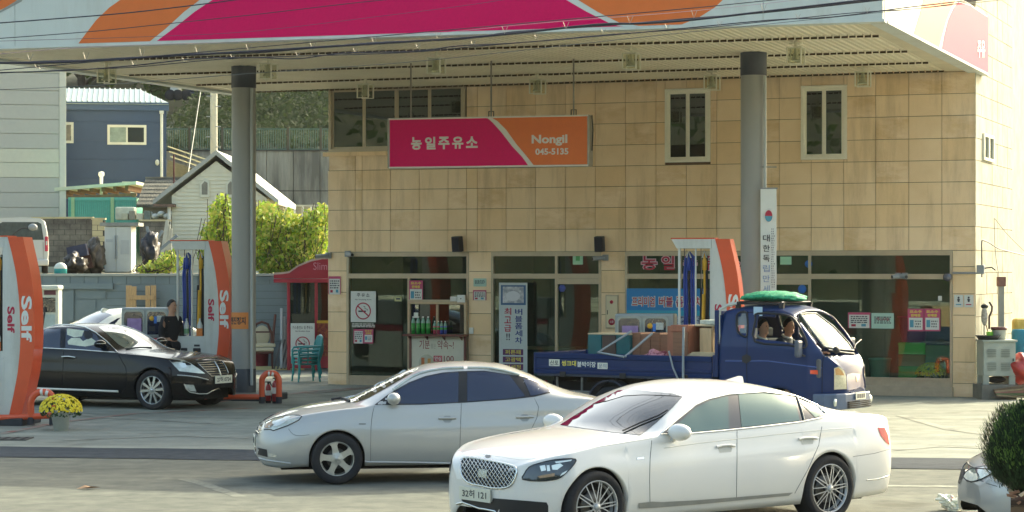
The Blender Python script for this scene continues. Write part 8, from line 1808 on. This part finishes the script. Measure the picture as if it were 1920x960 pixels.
# vines and bushes
LV = [M('vine leaf lime', '9db445', .6, var=.2), M('vine leaf green', '6c8c36', .65, var=.2), M('vine leaf yellow', 'b9b95a', .6, var=.2)]
for m_, c_ in zip(LV, ('b9cf4a', '8fb03a', 'd3cf62')): translucent(m_, c_)
def bush(lb, D, blobs, n, size, seed, name='vine_bush'):
    r = random.Random(seed); s_ = F / D; cx, cy = sum(b[0] for b in blobs) / len(blobs), 512; base = at(cx, cy, D); t = thing(name, lb, 'shrub', base); mb = MB(); st = MB(); tot = sum(b[2] * b[3] for b in blobs)
    for (px, py, rx_, ry_) in blobs:
        c = at(px, py, D) - base; leafmass(mb, r, c, (rx_ / s_, .9, ry_ / s_), int(n * rx_ * ry_ / tot), size, 3, .5, .35); st.tube([(c.x * .8, .1, -.1), (c.x * .95, 0, c.z * .5), (c.x, 0, c.z)], [.05, .03, .012], 5)
    for _ in range(26):
        px, py, rx_, ry_ = r.choice(blobs); c = at(px + r.uniform(-rx_, rx_), py, D) - base; st.tube([(c.x, -.5, c.z + ry_ / s_), (c.x + r.uniform(-.3, .3), -.7, c.z * .6), (c.x + r.uniform(-.4, .4), -.8, c.z * .2)], .012, 4)
    obj('foliage', mb, LV, t); stuff(obj('stem', st, BARK, t))
bush('bright leafy shrub climbing beside the gabled house, left of the pillar', 72, [(412, 400, 22, 26), (405, 440, 26, 30), (425, 470, 30, 40), (420, 378, 12, 14), (440, 430, 20, 50), (392, 480, 20, 20)], 3300, .15, 1)
bush('sunlit vines heaped along the wall between the left pillar and the building', 70, [(500, 400, 26, 24), (495, 450, 34, 50), (545, 460, 36, 46), (590, 430, 34, 40), (575, 480, 40, 36), (520, 490, 50, 26), (606, 400, 16, 18), (540, 415, 22, 24)], 8200, .15, 2)
bush('low pale shrub at the wall top left of the second pump', 68, [(295, 498, 22, 12), (320, 490, 22, 20), (275, 504, 14, 8)], 1100, .13, 3)
t, w, h = wbox('white_railing', 'thin white railing glimpsed above the vines', 'railing', 100, 520, 612, 384, 420, .1)
for k in range(7): obj('post', MB().box(-w + k * w / 3, -w + k * w / 3 + .08, 0, .08, -1, h), CAPW, t)
obj('rail', MB().box(-w, w, -.02, .1, h - .08, h), M('rail grey', 'a9ab9d', .6, var=.1), t); obj('panel', MB().box(-w, w, .1, .14, -1, h - .1), M('panel pale', '9a9a88', .7, var=.1), t)
# ================================================================= right edge
ax = lambda px, D=46.9: (px - CX) / (F / D)
t = thing('concrete_plinth', 'low concrete block base beside the right corner of the building', 'plinth', (ax(1868), 46.6, 0)); z1 = H + (HY - 722) / (F / 46.6); w = 33 / (F / 46.6)
obj('block', MB().bbox(-w, w, 0, 1.0, 0, z1, .015), M('plinth concrete', '77756c', .9, var=.25, scale=4, bump=.3, bscale=20), t); PZ = z1
t = thing('steel_cabinet', 'weathered pale steel cabinet with louvres on the concrete block base', 'cabinet', (ax(1872), 46.75, PZ)); s_ = F / 46.75; w = 30 / s_; h = (722 - 642) / s_; lg = 16 / s_; SC_ = M('cabinet grey green', 'a4aba0', .55, var=.14, scale=3, world=True)
obj('cabinet', MB().bbox(-w, w, .04, .75, lg, h, .01), SC_, t); obj('lid', MB().bbox(-w - .03, w + .03, -.0, .8, h, h + .04, .008), SC_, t)
for a in (-w, w - .12):
    for b in (.06, .6): obj('leg', MB().box(a, a + .12, b, b + .1, 0, lg), SC_, t)
for c in (-.16, .12):
    for q in range(2):
        for k in range(5): obj('louvre', MB().box(c - .09, c + .09, .02, .04, lg + .12 + q * .27 + k * .035, lg + .13 + q * .27 + k * .035), M('louvre shade', '7b827a', .6, var=0), t)
obj('lock', MB().box(w - .06, w - .04, .02, .04, lg + .3, lg + .36), BLK, t); obj('pump_unit', MB().sphere((0, .35, lg * .5), (.2, .2, lg * .42), 12, 8), M('oily iron', '2a2220', .6, var=.3), t)
tz = PZ + h + .04
t = thing('tray', 'dark tray of clutter on top of the steel cabinet', 'tray', (ax(1856), 46.85, tz)); obj('tray', MB().lathe([(0, .02), (.2, .02), (.26, .09), (.27, .09), (.2, 0), (0, 0)], (0, .2, 0), n=20), M('tray black', '2a2a26', .6, var=.2), t)
t = thing('lime_pot', 'bright lime green cup on the steel cabinet', 'cup', (ax(1859), 46.95, tz + .03)); obj('cup', MB().lathe([(0, 0), (.06, 0), (.08, .13), (.07, .13), (.055, .02)], (0, .1, 0), n=16), M('lime plastic', '8ad03a', .4, var=.1), t)
t = thing('dish_mop', 'white mop standing head up on the steel cabinet', 'mop', (ax(1849), 47.0, tz)); obj('handle', MB().cyl((0, .1, 0), (0, .1, .75), .012), GREYP, t); obj('mop_head', MB().sphere((.01, .1, .48), (.07, .06, .2), 14, 10), M('mop grey', 'b5b0a2', .9, var=.4, scale=25, bump=.8), t); obj('clamp', MB().sphere((.01, .1, .68), (.08, .05, .05), 12, 8), BLK, t)
t = thing('mop_handle', 'thin stick leaning on the side wall beside the mop', 'stick', (ax(1858), 47.2, tz)); obj('stick', MB().cyl((.06, .1, 0), (-.05, .2, .5), .01), M('stick brown', '6b4c36', .7, var=.1), t)
t = thing('bucket', 'grey white bucket with a red brown rim on the steel cabinet', 'bucket', (ax(1876), 46.85, tz)); obj('bucket', MB().lathe([(0, 0), (.13, 0), (.15, .2)], (0, .2, 0), n=20), M('bucket grey', 'a3a7a0', .5, var=.15), t); obj('rim', MB().lathe([(.15, .2), (.165, .2), (.165, .26), (.15, .26), (0, .24)], (0, .2, 0), n=20), M('rim maroon', '5a2c2a', .5, var=.2), t)
t = thing('curved_pipe', 'dark curved pipe against the sunlit side wall behind the bucket', 'pipe', (ax(1870), 47.6, 0)); s_ = F / 47.6; zq = lambda py: H + (HY - py) / s_
obj('pipe', MB().tube([(-.02, 0, zq(617)), (-.02, 0, zq(594)), (.03, 0, zq(584)), (.04, 0, zq(575)), (-.02, 0, zq(566))], .022, 8), M('pipe brown', '4d3f36', .7, var=.1), t)
t = thing('side_downpipe', 'grey downpipe with a rusty head on the sunlit side wall', 'pipe', (ax(1878, 48.4), 48.4, 0)); s_ = F / 48.4; obj('pipe', MB().bbox(-.06, .06, 0, .1, 0, zq(535), .01), M('duct grey', '8f9089', .5, var=.1), t); obj('head', MB().bbox(-.08, .09, -.03, .14, zq(537), zq(519), .01), M('rusty head', '7d5a50', .7, var=.3), t)
t = thing('red_sack', 'red plastic sack heaped beside the steel cabinet at the right edge', 'sack', (ax(1915, 47), 47, 0)); bm_ = bmesh.new(); bmesh.ops.create_icosphere(bm_, subdivisions=4, radius=1)
for v in bm_.verts: q_ = 1 + .25 * noise.noise(v.co * 2) + .1 * noise.noise(v.co * 7); v.co = Vector((v.co.x * .34 * q_, v.co.y * .3 * q_, .62 + v.co.z * .3 * q_))
obj('sack', MB().bm(bm_, smooth=True), M('sack red', 'b2342c', .35, coat=.3, var=.3, scale=6), t)
t = thing('blue_drum', 'teal blue drum above the red sack at the right edge', 'drum', (ax(1916, 47.6), 47.6, 0)); obj('drum', MB().lathe([(0, .5), (.2, .5), (.22, .6), (.22, 1.35), (.2, 1.4), (0, 1.4)], (.05, .2, 0), n=20), M('drum teal', '1d7f98', .5, var=.15), t); obj('stand', MB().box(-.2, .3, 0, .4, 0, .5), M('dark crate wood', '4a3a2c', .8, var=.3), t)
t = thing('pallet_pile', 'low pile of planks and green cloth at the foot of the red sack', 'planks', (ax(1915, 46.4), 46.4, 0)); 
for k in range(5): obj('plank', MB().box(-.5, .6, .02 * k, .12 + .06 * k, .05 + k * .05, .085 + k * .05, mat=Matrix.Rotation(R(4 - 3 * k), 4, 'Y')), M('plank ' + str(k), ('8f7f63', '5f6f4a', '9c6f62', 'a38f70', '6b5b48')[k], .8, var=.25), t)
t = thing('yellow_sack', 'pale yellow sack high at the right edge against the side wall', 'sack', (ax(1921, 48.2), 48.2, 0)); obj('sack', MB().bbox(-.22, .4, 0, .3, 0, 1.62, .08), M('sack ochre', 'd8b45a', .7, var=.25, scale=3), t)
for lb, pts, r_ in (('black cable looping off the side wall to the right edge', [(1841, 520), (1841, 490), (1841, 453), (1847, 452), (1856, 456), (1870, 465), (1885, 470), (1925, 480)], .012), ('thin grey wire hanging down the sunlit side wall', [(1864, 412), (1866, 411), (1885, 435), (1905, 456), (1925, 475)], .006), ('thin vertical wire on the sunlit side wall above the downpipe', [(1864, 412), (1866, 470), (1873, 520)], .005)):
    D0 = 47.35; P = []
    for x, y in pts: P.append(at(x, y, D0 + (x - 1835) * .045))
    o = obj('wall_wire', MB().tube([tuple(p) for p in catmull3([tuple(p) for p in P], 4)], r_, 6), CAB, None, loc=P[0]); tag(o, lb, 'wire')
# ================================================================= near right corner: planter, clipped bush, litter
DP = 14.0; spx = F / DP; pz = H + (HY - 912) / spx; px_ = lambda x: (x - CX) / spx
t = thing('planter', 'brick planter topped with wood chips at the lower right corner', 'planter', (px_(1872), DP - .25, 0), -R(12.5)); BRK = M('planter brick', '6b4438', .85, var=.25, scale=4, world=True, bump=.3)
obj('core', MB().box(.02, 3.0, .02, 1.6, 0, pz - .09), GROUT, t)
for j in range(int((pz - .09) / .08) ):
    for i in range(7): 
        a = (i - (.5 if j % 2 else 0)) * .22; a0_, b0_ = max(a, 0), min(a + .21, 1.5)
        if j > 8 and b0_ > a0_ + .03: obj('brick', MB().box(a0_, b0_, 0, .02, j * .08, j * .08 + .07), BRK, t)
mb = MB(); r = random.Random(6)
for _ in range(900):
    p = Vector((r.uniform(0.02, 1.4), r.uniform(.0, 1.3), pz - .07 + r.uniform(0, .05))); a = Vector((r.uniform(-1, 1), r.uniform(-1, 1), r.uniform(-.4, .6))).normalized() * r.uniform(.015, .035); b = a.orthogonal().normalized() * .012; c = a.cross(b).normalized() * .006
    mb.add([p - a - b, p + a - b, p + a + b, p - a + b, p + c * 1.5], [(0, 1, 2, 3), (0, 1, 4), (1, 2, 4), (2, 3, 4), (3, 0, 4)], r.randrange(3))
obj('soil', MB().box(.02, 3, .02, 1.6, pz - .1, pz - .06), M('dark soil', '4a3a2e', .95, var=.3), t); stuff(obj('wood_chips', mb, [M('chip pale', 'c9b08c', .8, var=.2), M('chip brown', '8a6247', .85, var=.2), M('chip dark', '5a4034', .9, var=.2)], t))
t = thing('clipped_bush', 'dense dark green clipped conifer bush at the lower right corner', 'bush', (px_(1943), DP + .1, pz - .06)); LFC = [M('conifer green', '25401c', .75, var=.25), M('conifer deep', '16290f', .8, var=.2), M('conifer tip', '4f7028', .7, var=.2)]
mb = MB(); r = random.Random(12); cz_, rz_, rx_ = .265, .285, 97 / spx
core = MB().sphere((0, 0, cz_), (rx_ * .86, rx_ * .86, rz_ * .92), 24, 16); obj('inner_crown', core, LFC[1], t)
for _ in range(16000):
    d = Vector((r.gauss(0, 1), r.gauss(0, 1), r.gauss(0, 1))).normalized()
    if d.y > .55: continue
    lump = 1 + .16 * noise.noise(Vector((d.x * 3.6, d.y * 3.6, d.z * 1.8))) + .07 * noise.noise(d * 9) + (.10 * max(0, d.z) ** 3)
    p = Vector((d.x * rx_, d.y * rx_, cz_ + d.z * rz_)); p = Vector((p.x * lump, p.y * lump, cz_ + (p.z - cz_) * lump)) * 1.0; p -= d * r.uniform(0, .05)
    up = (Vector((0, 0, 1)) + d * .55 + Vector((r.uniform(-.3, .3), r.uniform(-.3, .3), 0))).normalized(); L = r.uniform(.018, .036); w_ = up.cross(d).normalized() * r.uniform(.003, .006) if up.cross(d).length > .01 else Vector((.004, 0, 0))
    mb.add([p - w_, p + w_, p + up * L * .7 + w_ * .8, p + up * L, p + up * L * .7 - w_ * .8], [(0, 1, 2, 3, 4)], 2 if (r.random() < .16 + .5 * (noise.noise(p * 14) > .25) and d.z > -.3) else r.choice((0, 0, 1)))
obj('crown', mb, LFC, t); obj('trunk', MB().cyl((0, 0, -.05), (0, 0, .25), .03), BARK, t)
q = gp(1786, 957); t = thing('litter_bag', 'crumpled white and red plastic bag on the road at the bottom right', 'litter', q); bm_ = bmesh.new(); bmesh.ops.create_icosphere(bm_, subdivisions=4, radius=1)
for v in bm_.verts: q_ = 1 + .5 * noise.noise(v.co * 2.2) + .3 * noise.noise(v.co * 6); v.co = Vector((v.co.x * .15 * q_, v.co.y * .1 * q_, .06 + v.co.z * .08 * q_ + (.06 * max(0, -v.co.x)) * 1.5))
obj('bag', MB().bm(bm_, smooth=False), M('litter plastic', 'e0e4d4', .35, coat=.4, col2='c77f74', scale=9, mixs=(.3, .42)), t)
# ================================================================= behind the viewer (seen only as reflections)
hb = MB(); NX, NY = 50, 16; vs = []
for j in range(NY + 1):
    for i in range(NX + 1):
        X = -190 + i * 7.0; v = j / NY; Y = -9 - 90 * v; Z = 19 * min(1, v * 2.2) ** .8 + noise.noise(Vector((X * .08, Y * .08, 3))) * 2.5 * min(1, v * 4)
        vs.append((X, Y, max(Z, -.005)))
hb.add(vs, [(j * (NX + 1) + i, (j + 1) * (NX + 1) + i, (j + 1) * (NX + 1) + i + 1, j * (NX + 1) + i + 1) for j in range(NY) for i in range(NX)], 0, True); structure(obj('wooded_bank', hb, M('bank scrub', '45452f', .95, col2='2b3324', scale=.4, mixs=(.35, .65), world=True)))
mb = MB(); r = random.Random(31)
for _ in range(260):
    X = r.uniform(-150, 10); v = r.uniform(.02, .6); leafmass(mb, r, (X, -9 - 90 * v, 19 * min(1, v * 2.2) ** .8 + .5), (2.4, 2.4, 1.8), 40, .9, 2)
o = stuff(obj('bank_shrubs', mb, TL[0])); tag(o, 'dark scrub on the bank across the street', 'shrubs')
t = thing('guard_rail', 'white corrugated guard rail along the far side of the street', 'guard rail', (-60, -7.2, 0)); WG = M('rail zinc', 'c3c6bb', .4, .3, var=.1)
for k in range(3): obj('rail', MB().prism([(0, .30 + k * .28), (.05, .36 + k * .28), (0, .42 + k * .28), (.05, .48 + k * .28), (0, .54 + k * .28), (-.03, .42 + k * .28)], -90, 85, 'x'), WG, t)
for k in range(44): obj('post', MB().cyl((-88 + k * 4, -.1, 0), (-88 + k * 4, -.1, 1.2), .06, n=8), WG, t)

# ================================================================= thin haze in the street air
hz = bpy.data.materials.new('haze'); hz.use_nodes = True; hn = hz.node_tree.nodes; hn.clear(); ho_ = hn.new('ShaderNodeOutputMaterial'); pv = hn.new('ShaderNodeVolumePrincipled')
pv.inputs['Color'].default_value = (.93, .96, .95, 1); pv.inputs['Density'].default_value = HAZE; pv.inputs['Anisotropy'].default_value = .35; hz.node_tree.links.new(pv.outputs[0], ho_.inputs['Volume'])
stuff(obj('haze', MB().box(-230, 230, -130, 330, -1.02, 36), hz))
